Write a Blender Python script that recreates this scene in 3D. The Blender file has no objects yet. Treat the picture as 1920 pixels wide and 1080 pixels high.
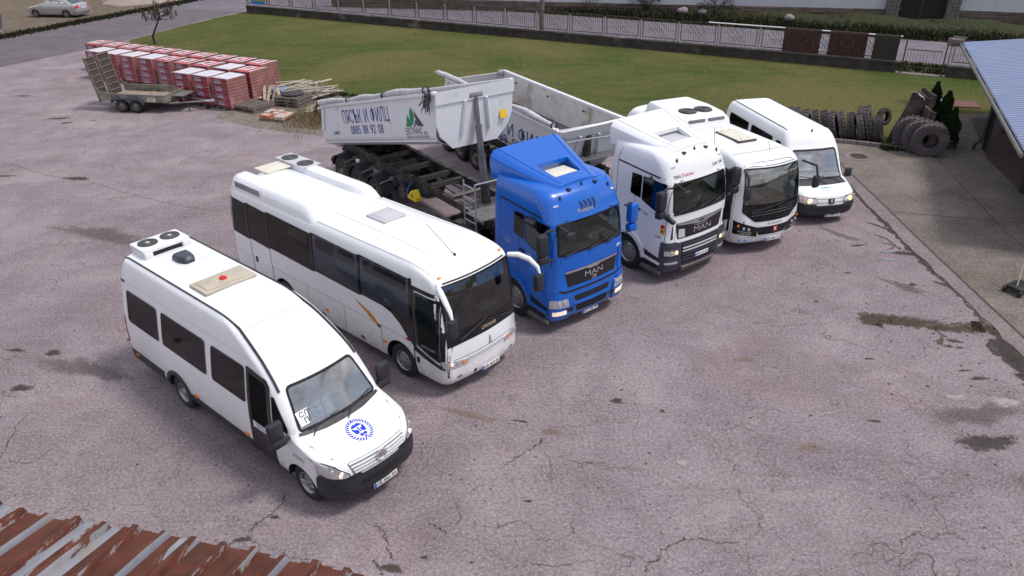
import bpy, bmesh, math, random
import numpy as np
from mathutils import Vector, Matrix
from mathutils.bvhtree import BVHTree
R = math.radians
scene = bpy.context.scene
random.seed(7)

# ---------------------------------------------------------------- camera
CAM_H = 9.59; PITCH = 28.34; ROLL = 0.67; FPX = 1430.1
cd = bpy.data.cameras.new('camera'); cam = bpy.data.objects.new('camera', cd)
scene.collection.objects.link(cam); scene.camera = cam
p_, r_ = R(PITCH), R(ROLL)
fw = Vector((0, math.cos(p_), -math.sin(p_))); x_ = Vector((1, 0, 0)); d_ = fw.cross(x_)
rt = x_*math.cos(r_) + d_*math.sin(r_); dn = -x_*math.sin(r_) + d_*math.cos(r_)
m_ = Matrix((( rt.x, -dn.x, -fw.x, 0), (rt.y, -dn.y, -fw.y, 0), (rt.z, -dn.z, -fw.z, CAM_H), (0, 0, 0, 1)))
cam.matrix_world = m_
cd.sensor_width = 36; cd.lens = FPX/1920*36; cd.clip_end = 1500; cd.clip_start = .05

# ---------------------------------------------------------------- light
SUN_AZ, SUN_EL = 98.0, 60.0          # azimuth from +Y towards +X
SKY = 0.10; SUNP = 2.1; EXPO = 0.30
w = bpy.data.worlds.new("World"); scene.world = w; w.use_nodes = True
n = w.node_tree.nodes; l = w.node_tree.links; n.clear()
out = n.new('ShaderNodeOutputWorld'); bg = n.new('ShaderNodeBackground'); bg.inputs[1].default_value = SKY
sky = n.new('ShaderNodeTexSky'); sky.sky_type = 'NISHITA'; sky.sun_disc = False
sky.sun_elevation = R(SUN_EL); sky.sun_rotation = R(SUN_AZ); sky.air_density = 1.4; sky.dust_density = 2.0
tc = n.new('ShaderNodeTexCoord'); mp = n.new('ShaderNodeMapping'); mp.inputs['Scale'].default_value = (1.2, 1.2, 2.6)
no = n.new('ShaderNodeTexNoise'); no.inputs['Scale'].default_value = 2.1; no.inputs['Detail'].default_value = 7; no.inputs['Roughness'].default_value = .6
cr = n.new('ShaderNodeValToRGB'); cr.color_ramp.elements[0].position = .40; cr.color_ramp.elements[1].position = .56
no2 = n.new('ShaderNodeTexNoise'); no2.inputs['Scale'].default_value = 3.0; no2.inputs['Detail'].default_value = 6
cr2 = n.new('ShaderNodeValToRGB')
cr2.color_ramp.elements[0].color = (3.6, 3.8, 4.7, 1); cr2.color_ramp.elements[1].color = (11.5, 11.2, 11.6, 1)
cr2.color_ramp.elements[0].position = .35; cr2.color_ramp.elements[1].position = .65
mx = n.new('ShaderNodeMix'); mx.data_type = 'RGBA'
l.new(tc.outputs['Generated'], mp.inputs[0]); l.new(mp.outputs[0], no.inputs['Vector']); l.new(mp.outputs[0], no2.inputs['Vector'])
l.new(no.outputs[0], cr.inputs[0]); l.new(no2.outputs[0], cr2.inputs[0])
l.new(cr.outputs[0], mx.inputs['Factor']); l.new(sky.outputs[0], mx.inputs['A']); l.new(cr2.outputs[0], mx.inputs['B'])
l.new(mx.outputs['Result'], bg.inputs[0]); l.new(bg.outputs[0], out.inputs[0])
sd = bpy.data.lights.new('sun', 'SUN'); sd.energy = SUNP; sd.angle = R(12); sd.color = (1, .96, .90)
so = bpy.data.objects.new('sun', sd); scene.collection.objects.link(so)
sdir = Vector((math.sin(R(SUN_AZ))*math.cos(R(SUN_EL)), math.cos(R(SUN_AZ))*math.cos(R(SUN_EL)), math.sin(R(SUN_EL))))
so.rotation_euler = (-sdir).to_track_quat('-Z', 'Y').to_euler(); so.location = sdir*60
vs = scene.view_settings; vs.view_transform = 'Standard'; vs.look = 'None'; vs.exposure = EXPO; vs.gamma = 1; vs.use_curve_mapping = False
scene.render.engine = 'CYCLES'
scene.cycles.max_bounces = 8; scene.cycles.transparent_max_bounces = 16

# ---------------------------------------------------------------- materials
MATS = {}
class NT:
    def __init__(s, mat): s.t = mat.node_tree; s.n = s.t.nodes; s.l = s.t.links
    def add(s, typ, ins=None, **kw):
        nd = s.n.new(typ)
        for k, v in kw.items(): setattr(nd, k, v)
        for k, v in (ins or {}).items():
            if hasattr(v, 'is_linked') or hasattr(v, 'links'): s.l.new(v, nd.inputs[k])
            else: nd.inputs[k].default_value = v
        return nd
    def noise(s, vec, scale, detail=5, rough=.55, dist=0):
        return s.add('ShaderNodeTexNoise', {'Vector': vec, 'Scale': scale, 'Detail': detail, 'Roughness': rough, 'Distortion': dist}).outputs[0]
    def ramp(s, v, p0, p1, c0=(0,0,0,1), c1=(1,1,1,1)):
        r = s.add('ShaderNodeValToRGB', {0: v}); e = r.color_ramp.elements
        e[0].position = p0; e[1].position = p1; e[0].color = c0; e[1].color = c1
        return r.outputs[0]
    def mix(s, f, a, b, mode='MIX'):
        m = s.n.new('ShaderNodeMix'); m.data_type = 'RGBA'; m.blend_type = mode; m.clamp_factor = True
        for k, v in (('Factor', f), ('A', a), ('B', b)):
            sock = [i for i in m.inputs if i.name == k and (i.type == ('VALUE' if k == 'Factor' else 'RGBA'))][0]
            if hasattr(v, 'links'): s.l.new(v, sock)
            else: sock.default_value = v
        return [o for o in m.outputs if o.type == 'RGBA'][0]
    def math(s, op, a, b=0, c=0):
        m = s.n.new('ShaderNodeMath'); m.operation = op
        for i, v in enumerate((a, b, c)):
            if hasattr(v, 'links'): s.l.new(v, m.inputs[i])
            else: m.inputs[i].default_value = v
        return m.outputs[0]
def c4(c): return (c[0], c[1], c[2], 1)
def newmat(name):
    m = bpy.data.materials.new(name); m.use_nodes = True; nt = NT(m)
    b = [x for x in nt.n if x.type == 'BSDF_PRINCIPLED'][0]
    MATS[name] = m
    return m, nt, b
def mat(name, col, rough=.5, metal=0, var=.12, scale=3.0, coat=0, bump=0, bscale=60, dirt=None, spec=.5, emis=None, sill=None):
    """plain surface with fine colour variation, optional dirt colour and fine bump"""
    if name in MATS: return MATS[name]
    m, nt, b = newmat(name)
    tc = nt.add('ShaderNodeTexCoord').outputs['Object']
    nz = nt.noise(tc, scale, 6, .6)
    a = tuple(max(0, x*(1-var)) for x in col); c = tuple(min(1, x*(1+var)) for x in col)
    out = nt.ramp(nz, .3, .7, c4(a), c4(c))
    if dirt:
        dn_ = nt.noise(tc, dirt[2] if len(dirt) > 2 else 1.3, 6, .6, .6)
        t = dirt[1]
        out = nt.mix(nt.ramp(dn_, t, t+.22), out, c4(dirt[0]))
    if sill:
        sx = nt.add('ShaderNodeSeparateXYZ', {0: tc}).outputs[2]
        g_ = nt.math('MULTIPLY_ADD', sx, -1.0/(sill[2]-sill[1]), sill[2]/(sill[2]-sill[1]))
        g_ = nt.math('MULTIPLY', nt.math('MAXIMUM', nt.math('MINIMUM', g_, 1), 0), nt.ramp(nt.noise(tc, 2.6, 7, .72, .5), .30, .75))
        out = nt.mix(nt.math('MULTIPLY', g_, .85), out, c4(sill[0]))
    nt.l.new(out, b.inputs['Base Color'])
    rr = nt.ramp(nt.noise(tc, scale*2.3, 5), .3, .7, c4((max(0, rough-min(.07, var*.5)),)*3), c4((min(1, rough+min(.1, var*.7)),)*3))
    nt.l.new(rr, b.inputs['Roughness'])
    b.inputs['Metallic'].default_value = metal; b.inputs['Specular IOR Level'].default_value = spec
    if coat: b.inputs['Coat Weight'].default_value = coat; b.inputs['Coat Roughness'].default_value = .06
    if bump:
        bn = nt.add('ShaderNodeBump', {'Height': nt.noise(tc, bscale, 4), 'Strength': bump, 'Distance': .02})
        nt.l.new(bn.outputs[0], b.inputs['Normal'])
    if emis: b.inputs['Emission Color'].default_value = c4(emis[0]); b.inputs['Emission Strength'].default_value = emis[1]
    return m
def glass(name, tint, refl=1.0, boost=.03):
    """pane: tinted see-through with a mirror-like surface"""
    m = bpy.data.materials.new(name); m.use_nodes = True; nt = NT(m); nt.n.clear(); MATS[name] = m
    o = nt.add('ShaderNodeOutputMaterial'); tr = nt.add('ShaderNodeBsdfTransparent', {0: c4(tint)})
    gl = nt.add('ShaderNodeBsdfGlossy', {'Color': (refl, refl, refl, 1), 'Roughness': .015})
    fr = nt.add('ShaderNodeFresnel', {'IOR': 2.0})
    f = nt.math('MULTIPLY_ADD', fr.outputs[0], 1.1, boost)
    ms = nt.add('ShaderNodeMixShader', {0: f}); nt.l.new(tr.outputs[0], ms.inputs[1]); nt.l.new(gl.outputs[0], ms.inputs[2])
    nt.l.new(ms.outputs[0], o.inputs[0]); return m
def asphalt(name, c0, c1, crack=.8, seed=0.0):
    m, nt, b = newmat(name)
    geo = nt.add('ShaderNodeNewGeometry').outputs['Position']
    mp = nt.add('ShaderNodeMapping', {'Vector': geo, 'Location': (seed, seed*.7, 0)}).outputs[0]
    big = nt.noise(mp, .09, 4, .6, .6); mid = nt.noise(mp, .55, 8, .72, .5); fine = nt.noise(mp, 34, 4, .75); sp = nt.noise(mp, 14, 6, .8)
    col = nt.ramp(nt.math('MULTIPLY_ADD', nt.noise(mp, .34, 6, .7, .8), .55, nt.math('MULTIPLY', big, .5)), .36, .62, c4(c0), c4(c1))
    col = nt.mix(nt.ramp(mid, .40, .62, (0,0,0,1), (.70,)*3+(1,)), col, c4(tuple(x*.66 for x in c0)))
    # worn, brushed streaks
    st = nt.add('ShaderNodeMapping', {'Vector': mp, 'Rotation': (0, 0, .5), 'Scale': (.22, 1.5, 1)}).outputs[0]
    col = nt.mix(nt.ramp(nt.noise(st, 1.6, 7, .7, .8), .5, .75, (0,0,0,1), (.35,)*3+(1,)), col, c4(tuple(x*1.22 for x in c1)))
    # exposed aggregate
    grain = nt.noise(mp, 17, 6, .85)
    col = nt.mix(nt.ramp(fine, .46, .64, (0,0,0,1), (.85,)*3+(1,)), col, c4(tuple(min(1, x*1.8) for x in c1)))
    col = nt.mix(nt.ramp(grain, .48, .62, (0,0,0,1), (.75,)*3+(1,)), col, c4(tuple(x*.55 for x in c0)))
    col = nt.mix(nt.ramp(sp, .56, .68, (0,0,0,1), (.55,)*3+(1,)), col, c4(tuple(x*.45 for x in c0)))
    # alligator mottling in worn zones
    vm = nt.add('ShaderNodeTexVoronoi', {'Vector': mp, 'Scale': 7.0}, feature='DISTANCE_TO_EDGE').outputs[0]
    zone = nt.ramp(nt.noise(mp, .28, 5, .65, .7), .50, .62)
    col = nt.mix(nt.math('MULTIPLY', nt.math('MULTIPLY', nt.ramp(vm, .0, .06, (1,1,1,1), (0,0,0,1)), zone), .45), col, c4(tuple(x*.45 for x in c0)))
    # moss/dirt brown tint
    col = nt.mix(nt.ramp(nt.noise(mp, .23, 6, .7, 1.0), .56, .72, (0,0,0,1), (.30,)*3+(1,)), col, c4((c0[0]*1.02, c0[1]*.86, c0[2]*.66)))
    # hairline cracks
    dv = nt.add('ShaderNodeVectorMath', {0: mp, 1: nt.add('ShaderNodeVectorMath', {0: nt.add('ShaderNodeTexNoise', {'Vector': mp, 'Scale': 1.6, 'Detail': 5}).outputs[1], 'Scale': 1.2}, operation='SCALE').outputs[0]}, operation='ADD').outputs[0]
    v1 = nt.add('ShaderNodeTexVoronoi', {'Vector': dv, 'Scale': .42}, feature='DISTANCE_TO_EDGE').outputs[0]
    v2 = nt.add('ShaderNodeTexVoronoi', {'Vector': dv, 'Scale': 1.5}, feature='DISTANCE_TO_EDGE').outputs[0]
    k1 = nt.ramp(v1, .0, .007, (1,1,1,1), (0,0,0,1)); k2 = nt.ramp(v2, .0, .016, (1,1,1,1), (0,0,0,1))
    k1 = nt.math('MULTIPLY', k1, nt.ramp(nt.noise(mp, .5, 5), .50, .60)); k2 = nt.math('MULTIPLY', k2, nt.ramp(nt.noise(mp, .45, 5), .53, .62))
    kk = nt.math('MULTIPLY', nt.math('MAXIMUM', k1, nt.math('MULTIPLY', k2, .7)), crack)
    col = nt.mix(kk, col, c4(tuple(x*.33 for x in c0)))
    # pits
    pv = nt.add('ShaderNodeTexVoronoi', {'Vector': mp, 'Scale': 4.2}, feature='F1').outputs[0]
    pit = nt.math('MULTIPLY', nt.ramp(pv, .07, .12, (1,1,1,1), (0,0,0,1)), nt.ramp(nt.noise(mp, .9, 3), .46, .56))
    col = nt.mix(nt.math('MULTIPLY', pit, .75), col, c4(tuple(x*.3 for x in c0)))
    nt.l.new(col, b.inputs['Base Color']); b.inputs['Roughness'].default_value = .97; b.inputs['Specular IOR Level'].default_value = .10
    h = nt.math('ADD', fine, nt.math('MULTIPLY', kk, -1.5)); h = nt.math('ADD', h, nt.math('MULTIPLY', mid, .8))
    bn = nt.add('ShaderNodeBump', {'Height': h, 'Strength': .75, 'Distance': .03}); nt.l.new(bn.outputs[0], b.inputs['Normal'])
    return m
def groundmat(name, cols, scales=(.3, 2.5, 30), rough=.95, bump=.8):
    m, nt, b = newmat(name)
    g = nt.add('ShaderNodeNewGeometry').outputs['Position']
    n1 = nt.noise(g, scales[0], 6, .65, .5); n2 = nt.noise(g, scales[1], 6, .7); n3 = nt.noise(g, scales[2], 4, .7)
    col = nt.ramp(n1, .36, .64, c4(cols[0]), c4(cols[1]))
    col = nt.mix(nt.ramp(n2, .42, .66, (0,0,0,1), (.8,)*3+(1,)), col, c4(cols[2]))
    col = nt.mix(nt.ramp(n3, .45, .75, (0,0,0,1), (.6,)*3+(1,)), col, c4(cols[3]))
    nt.l.new(col, b.inputs['Base Color']); b.inputs['Roughness'].default_value = rough; b.inputs['Specular IOR Level'].default_value = .2
    h = nt.math('ADD', nt.math('MULTIPLY', n2, 2.0), n3)
    bn = nt.add('ShaderNodeBump', {'Height': h, 'Strength': bump, 'Distance': .05}); nt.l.new(bn.outputs[0], b.inputs['Normal'])
    return m
def stain(name, col, dens=.75, sc=5.0):
    m, nt, b = newmat(name); g = nt.add('ShaderNodeNewGeometry').outputs['Position']
    nt.l.new(nt.ramp(nt.noise(g, sc, 6, .7), .3, .7, c4(tuple(x*.7 for x in col)), c4(tuple(x*1.3 for x in col))), b.inputs['Base Color']); b.inputs['Roughness'].default_value = .9
    f = nt.add('ShaderNodeAttribute', attribute_name='fall').outputs['Fac']
    v = nt.math('ADD', nt.math('MULTIPLY', f, 1.5), nt.math('MULTIPLY', nt.noise(g, sc*1.6, 9, .8, .8), 2.0))
    nt.l.new(nt.math('MULTIPLY', nt.ramp(nt.math('ADD', v, -1.32), .0, .40), dens), b.inputs['Alpha']); return m
WHITE = mat('white_paint', (.80, .81, .84), .22, var=.03, coat=.5, dirt=((.70, .70, .71), .60, .7), sill=((.33, .29, .27), .25, 1.15))
WHITE2 = mat('white_plastic', (.76, .76, .78), .4, var=.04, dirt=((.62, .61, .59), .62, 1.0))
ROOFW = mat('roof_white', (.80, .80, .82), .35, var=.03, dirt=((.66, .65, .63), .60, .8))
BLUE = mat('blue_paint', (.001, .108, .52), .28, var=.06, coat=.35, dirt=((.008, .125, .50), .60, 1.0), sill=((.08, .12, .25), .25, 1.1))
BLACKP = mat('black_plastic', (.022, .023, .030), .5, var=.2)
GREYP = mat('slate_bumper', (.036, .042, .062), .45, var=.15, dirt=((.09, .085, .08), .66))
TRIM = mat('black_trim', (.012, .012, .014), .3, var=.1)
FRIT = mat('black_glass_border', (.008, .008, .010), .08, var=.05)
INT = mat('interior_grey', (.085, .10, .10), .8, var=.2)
INTD = mat('interior_dark', (.012, .012, .014), .85, var=.2)
DASH = mat('dashboard_grey', (.20, .26, .24), .7, var=.15)
SEATM = mat('seat_fabric', (.16, .20, .30), .9, var=.25, scale=9)
SEATW = mat('seat_cover_pale', (.62, .66, .74), .85, var=.15)
RUB = mat('tyre_rubber', (.018, .018, .019), .78, var=.25, dirt=((.07, .062, .055), .58, 3.0), bump=.3)
RUB2 = mat('old_tyre_rubber', (.042, .038, .042), .85, var=.3, dirt=((.095, .080, .070), .50, 2.6), bump=.6, bscale=30)
RUB3 = mat('faded_tyre_rubber', (.080, .068, .076), .9, var=.3, dirt=((.14, .11, .10), .50, 2.6), bump=.6, bscale=30)
STEEL = mat('wheel_steel', (.36, .36, .38), .38, .75, var=.15, dirt=((.10, .07, .06), .55, 4))
STEELD = mat('wheel_steel_dirty', (.22, .20, .19), .55, .5, var=.2, dirt=((.09, .05, .035), .48, 5))
GALV = mat('galvanised_steel', (.42, .42, .45), .42, .7, var=.15, dirt=((.22, .20, .18), .58, 4))
CHROME = mat('chrome', (.75, .76, .78), .12, 1.0, var=.04)
FRAME = mat('chassis_black', (.020, .021, .024), .55, var=.3, dirt=((.13, .105, .085), .50, 2.2))
TANK = mat('dusty_tank', (.09, .082, .08), .6, .3, var=.25, dirt=((.19, .16, .13), .5, 2.4))
DUSTS = mat('dusty_crossmember', (.17, .15, .135), .75, var=.25, dirt=((.05, .045, .04), .52, 3))
TUBW = mat('tipper_white', (.72, .73, .77), .38, var=.04, dirt=((.42, .40, .38), .60, 1.2))
TUBIN = mat('tipper_inner_steel', (.20, .18, .185), .48, .55, var=.18, dirt=((.12, .095, .085), .50, 1.6))
TUBSIDE = mat('tipper_inner_wall', (.60, .59, .58), .55, var=.1, dirt=((.30, .23, .16), .52, 1.5))
TARP = mat('tarpaulin', (.52, .52, .55), .7, var=.15, scale=4, dirt=((.26, .24, .24), .56, 3), bump=.5, bscale=8)
YEL = mat('yellow_plastic', (.75, .55, .01), .5, var=.1)
YELS = mat('yellow_sticker', (.80, .48, .01), .4, var=.05)
AMB = mat('amber_lens', (.85, .22, .01), .25, var=.05)
REDL = mat('red_lens', (.45, .015, .015), .25, var=.08)
LENS = mat('clear_lens', (.62, .62, .66), .10, .6, var=.1, scale=14)
LAMPW = mat('lit_lamp', (.9, .8, .6), .3, emis=((1.0, .55, .18), 1.3))
LAMPS = mat('lit_lamp_soft', (.9, .85, .75), .3, emis=((1.0, .62, .30), .3))
PLATE = mat('plate_white', (.75, .75, .75), .4, var=.03)
EUB = mat('plate_blue', (.01, .09, .60), .4, var=.03)
INK = mat('ink_black', (.015, .015, .018), .5, var=.03)
BLK2 = mat('sign_dark_brown', (.09, .045, .045), .6, var=.05)
INKB = mat('sign_blue', (.012, .045, .27), .4, var=.05)
LIONB = mat('emblem_blue', (.006, .035, .60), .3, var=.05)
GRN = mat('sign_green', (.0, .24, .085), .4, var=.05)
RED = mat('sign_red', (.60, .01, .015), .4, var=.05)
ORG = mat('eagle_orange', (.70, .25, .01), .4, var=.3, scale=20)
CYAN = mat('sign_cyan', (.10, .42, .62), .4, var=.05)
SILV = mat('silver_letters', (.55, .55, .57), .3, .6, var=.05)
PAPER = mat('paper_white', (.80, .86, .88), .6, var=.03)
BEIGE = mat('beige_hatch', (.46, .41, .33), .6, var=.1, scale=6, dirt=((.30, .25, .18), .56, 5))
BEIGE2 = mat('beige_pad', (.66, .62, .53), .6, var=.08, dirt=((.5, .44, .36), .6, 5))
LGREY = mat('light_grey_plastic', (.50, .50, .54), .45, var=.05)
MGREY = mat('mid_grey_grille', (.16, .16, .18), .6, var=.2)
WOOD = mat('grey_wood', (.17, .14, .125), .85, var=.3, scale=7, dirt=((.08, .065, .055), .55, 5), bump=.5)
WOODP = mat('pale_wood', (.42, .36, .29), .8, var=.2, scale=7, dirt=((.22, .17, .13), .58, 5), bump=.4)
WOODD = mat('dark_ply', (.055, .042, .038), .85, var=.3, scale=5, dirt=((.13, .10, .085), .58, 3))
DUSTD = mat('trailer_deck', (.30, .235, .17), .85, var=.25, dirt=((.10, .08, .07), .52, 2.5))
GLW = glass('windscreen_glass', (.70, .82, .80), .8, .0); GLV = glass('minibus_windscreen_glass', (.62, .76, .80), 1.0, .22); GLD = glass('dark_tinted_glass', (.13, .135, .16), .42, .0); GLM = glass('side_glass', (.26, .32, .33), .12, .0)
GLB = glass('bus_side_glass', (.60, .63, .72), .35, .0)

# ---------------------------------------------------------------- object helpers
COL = scene.collection
def setp(o, label=None, cat=None, group=None, kind=None):
    if label: o['label'] = label
    if cat: o['category'] = cat
    if group: o['group'] = group
    if kind: o['kind'] = kind
    return o
def empty(name, loc=(0,0,0), rz=0, label=None, cat=None, group=None):
    o = bpy.data.objects.new(name, None); COL.objects.link(o); o.location = loc; o.rotation_euler = (0, 0, rz); o.empty_display_size = .2
    return setp(o, label, cat, group)
def link(name, me, m=None, parent=None, smooth=True, ang=35):
    if m is not None:
        for q in (m if isinstance(m, (list, tuple)) else [m]): me.materials.append(q)
    if smooth and len(me.polygons):
        me.polygons.foreach_set('use_smooth', [True]*len(me.polygons)); me.set_sharp_from_angle(angle=R(ang))
    o = bpy.data.objects.new(name, me); COL.objects.link(o)
    if parent is not None: o.parent = parent
    return o
def bmo(name, bm, m=None, parent=None, smooth=True, ang=35, norm=True):
    if norm: bmesh.ops.recalc_face_normals(bm, faces=bm.faces)
    me = bpy.data.meshes.new(name); bm.to_mesh(me); bm.free()
    return link(name, me, m, parent, smooth, ang)
def pydata(name, v, f, m=None, parent=None, smooth=False):
    me = bpy.data.meshes.new(name); me.from_pydata([tuple(q) for q in v], [], [tuple(q) for q in f]); me.update()
    return link(name, me, m, parent, smooth)
def box(bm, c, s, rot=None, mi=0, bev=0):
    r = bmesh.ops.create_cube(bm, size=1)
    vs = r['verts']
    bmesh.ops.scale(bm, vec=s, verts=vs)
    if bev:
        es = list({e for v in vs for e in v.link_edges})
        rr = bmesh.ops.bevel(bm, geom=es, offset=bev, segments=2, affect='EDGES', profile=.5)
        vs = list({v for f in rr['faces'] for v in f.verts} | {v for v in vs if v.is_valid})
    if rot is not None: bmesh.ops.rotate(bm, cent=(0,0,0), matrix=rot, verts=vs)
    bmesh.ops.translate(bm, vec=c, verts=vs)
    if mi:
        for f in {f for v in vs for f in v.link_faces}: f.material_index = mi
    return vs
def rot3(x=0, y=0, z=0):
    return Matrix.Rotation(R(z), 3, 'Z') @ Matrix.Rotation(R(y), 3, 'Y') @ Matrix.Rotation(R(x), 3, 'X')
def tube(bm, pts, r, n=8, cap=True):
    pts = [Vector(p) for p in pts]; rings = []
    up = None
    for i, p in enumerate(pts):
        a = pts[max(i-1, 0)]; b = pts[min(i+1, len(pts)-1)]; t = (b-a).normalized()
        if up is None: up = Vector((0,0,1)) if abs(t.z) < .9 else Vector((1,0,0))
        s = t.cross(up).normalized(); u = s.cross(t).normalized(); up = u
        rr = r[i] if isinstance(r, (list, tuple)) else r
        rings.append([bm.verts.new(p + (s*math.cos(2*math.pi*k/n) + u*math.sin(2*math.pi*k/n))*rr) for k in range(n)])
    for a, b in zip(rings, rings[1:]):
        for k in range(n): bm.faces.new((a[k], a[(k+1) % n], b[(k+1) % n], b[k]))
    if cap: bm.faces.new(rings[0][::-1]); bm.faces.new(rings[-1])
def lathe(bm, prof, n=24, axis='Y', c=(0,0,0), mi=0):
    """prof = [(radius, along)]"""
    rings = []
    for r, a in prof:
        ring = []
        for k in range(n):
            t = 2*math.pi*k/n; x, y = r*math.cos(t), r*math.sin(t)
            p = {'Y': (x, a, y), 'Z': (x, y, a), 'X': (a, x, y)}[axis]
            ring.append(bm.verts.new((p[0]+c[0], p[1]+c[1], p[2]+c[2])))
        rings.append(ring)
    for a, b in zip(rings, rings[1:]):
        for k in range(n):
            f = bm.faces.new((a[k], a[(k+1) % n], b[(k+1) % n], b[k])); f.material_index = mi
    for ring, pr in ((rings[0], prof[0]), (rings[-1], prof[-1])):
        if pr[0] > 1e-4: pass
    return rings
def disc(bm, r, a, n=20, axis='Y', c=(0,0,0), mi=0):
    vs = []
    for k in range(n):
        t = 2*math.pi*k/n; x, y = r*math.cos(t), r*math.sin(t)
        p = {'Y': (x, a, y), 'Z': (x, y, a), 'X': (a, x, y)}[axis]
        vs.append(bm.verts.new((p[0]+c[0], p[1]+c[1], p[2]+c[2])))
    f = bm.faces.new(vs); f.material_index = mi
def copy_tree(o, parent=None, loc=None, rz=None):
    c = o.copy(); COL.objects.link(c)
    if parent is not None: c.parent = parent
    if loc is not None: c.location = loc
    if rz is not None: c.rotation_euler = (0, 0, rz)
    for ch in list(o.children): copy_tree(ch, c)
    return c
def inset(poly, d):
    """move a closed 2-D polygon inwards by d"""
    n_ = len(poly); A = sum(poly[i][0]*poly[(i+1) % n_][1]-poly[(i+1) % n_][0]*poly[i][1] for i in range(n_))
    sg = 1 if A > 0 else -1; o = []
    for i in range(n_):
        p0, p1, p2 = Vector(poly[i-1]), Vector(poly[i]), Vector(poly[(i+1) % n_])
        e1 = (p1-p0).normalized(); e2 = (p2-p1).normalized()
        n1 = Vector((-e1.y, e1.x))*sg; n2 = Vector((-e2.y, e2.x))*sg; m = (n1+n2)
        k = m.length_squared
        m = m*(2/k) if k > .2 else n1
        o.append(tuple(p1+m*d))
    return o
def rpoly(pts, r, n=4):
    """round the corners of a 2-D polygon"""
    out = []; N = len(pts)
    for i in range(N):
        p0, p1, p2 = Vector(pts[i-1]), Vector(pts[i]), Vector(pts[(i+1) % N])
        rr = r[i] if isinstance(r, (list, tuple)) else r
        a = (p0-p1); b = (p2-p1); k = min(rr, a.length*.45, b.length*.45)
        if k < 1e-4: out.append(tuple(p1)); continue
        s = p1 + a.normalized()*k; e = p1 + b.normalized()*k
        for j in range(n+1):
            t = j/n; out.append(tuple(s*(1-t)**2 + p1*2*t*(1-t) + e*t*t))
    return out
def pchip(xs, ys, q):
    xs = np.asarray(xs, float); ys = np.asarray(ys, float); h = np.diff(xs); d = np.diff(ys)/h; m = np.zeros_like(ys)
    for i in range(1, len(xs)-1):
        if d[i-1]*d[i] > 0: w1 = 2*h[i]+h[i-1]; w2 = h[i]+2*h[i-1]; m[i] = (w1+w2)/(w1/d[i-1]+w2/d[i])
    m[0] = d[0]; m[-1] = d[-1]
    i = np.clip(np.searchsorted(xs, q)-1, 0, len(h)-1); t = (q-xs[i])/h[i]
    return ((2*t**3-3*t**2+1)*ys[i]+(t**3-2*t**2+t)*h[i]*m[i]+(-2*t**3+3*t**2)*ys[i+1]+(t**3-t**2)*h[i]*m[i+1])

# ---------------------------------------------------------------- vehicle bodies
EMB = {'R': lambda a, b, c: Vector((a, c, b)), 'L': lambda a, b, c: Vector((a, c, b)), 'F': lambda a, b, c: Vector((c, a, b)),
       'B': lambda a, b, c: Vector((c, a, b)), 'T': lambda a, b, c: Vector((a, b, c))}
OUTD = {'R': Vector((0,-1,0)), 'L': Vector((0,1,0)), 'F': Vector((1,0,0)), 'B': Vector((-1,0,0)), 'T': Vector((0,0,1))}
def cut(bm, poly, side):
    out_ = OUTD[side]; n_ = len(poly)
    A = sum(poly[i][0]*poly[(i+1) % n_][1]-poly[(i+1) % n_][0]*poly[i][1] for i in range(n_)); sg = 1 if A > 0 else -1
    ax = {'R': (0, 2), 'L': (0, 2), 'F': (1, 2), 'B': (1, 2), 'T': (0, 1)}[side]
    lo = [min(p[k] for p in poly)-.12 for k in (0, 1)]; hi = [max(p[k] for p in poly)+.12 for k in (0, 1)]
    def cand():
        fs = []
        for f in bm.faces:
            if f.normal.dot(out_) < .12: continue
            c = f.calc_center_median()
            if side in 'RL' and c.dot(out_) < .2: continue
            if lo[0] < c[ax[0]] < hi[0] and lo[1] < c[ax[1]] < hi[1]: fs.append(f)
        return fs
    for i in range(n_):
        p, q = Vector(poly[i]), Vector(poly[(i+1) % n_]); e = q-p
        if e.length < 1e-4: continue
        nn = Vector((e.y, -e.x)).normalized()*sg
        fs = cand(); geo = set(fs)
        for f in fs: geo.update(f.edges); geo.update(f.verts)
        bmesh.ops.bisect_plane(bm, geom=list(geo), plane_co=EMB[side](p.x, p.y, 0), plane_no=EMB[side](nn.x, nn.y, 0), dist=1e-4)
    bm.normal_update(); dl = []
    for f in cand():
        c = f.calc_center_median(); P = Vector((c[ax[0]], c[ax[1]])); ok = True
        for i in range(n_):
            p, q = Vector(poly[i]), Vector(poly[(i+1) % n_]); e = q-p
            if e.length < 1e-4: continue
            if (e.x*(P.y-p.y)-e.y*(P.x-p.x))*sg < 0: ok = False; break
        if ok: dl.append(f)
    bmesh.ops.delete(bm, geom=dl, context='FACES')
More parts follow.
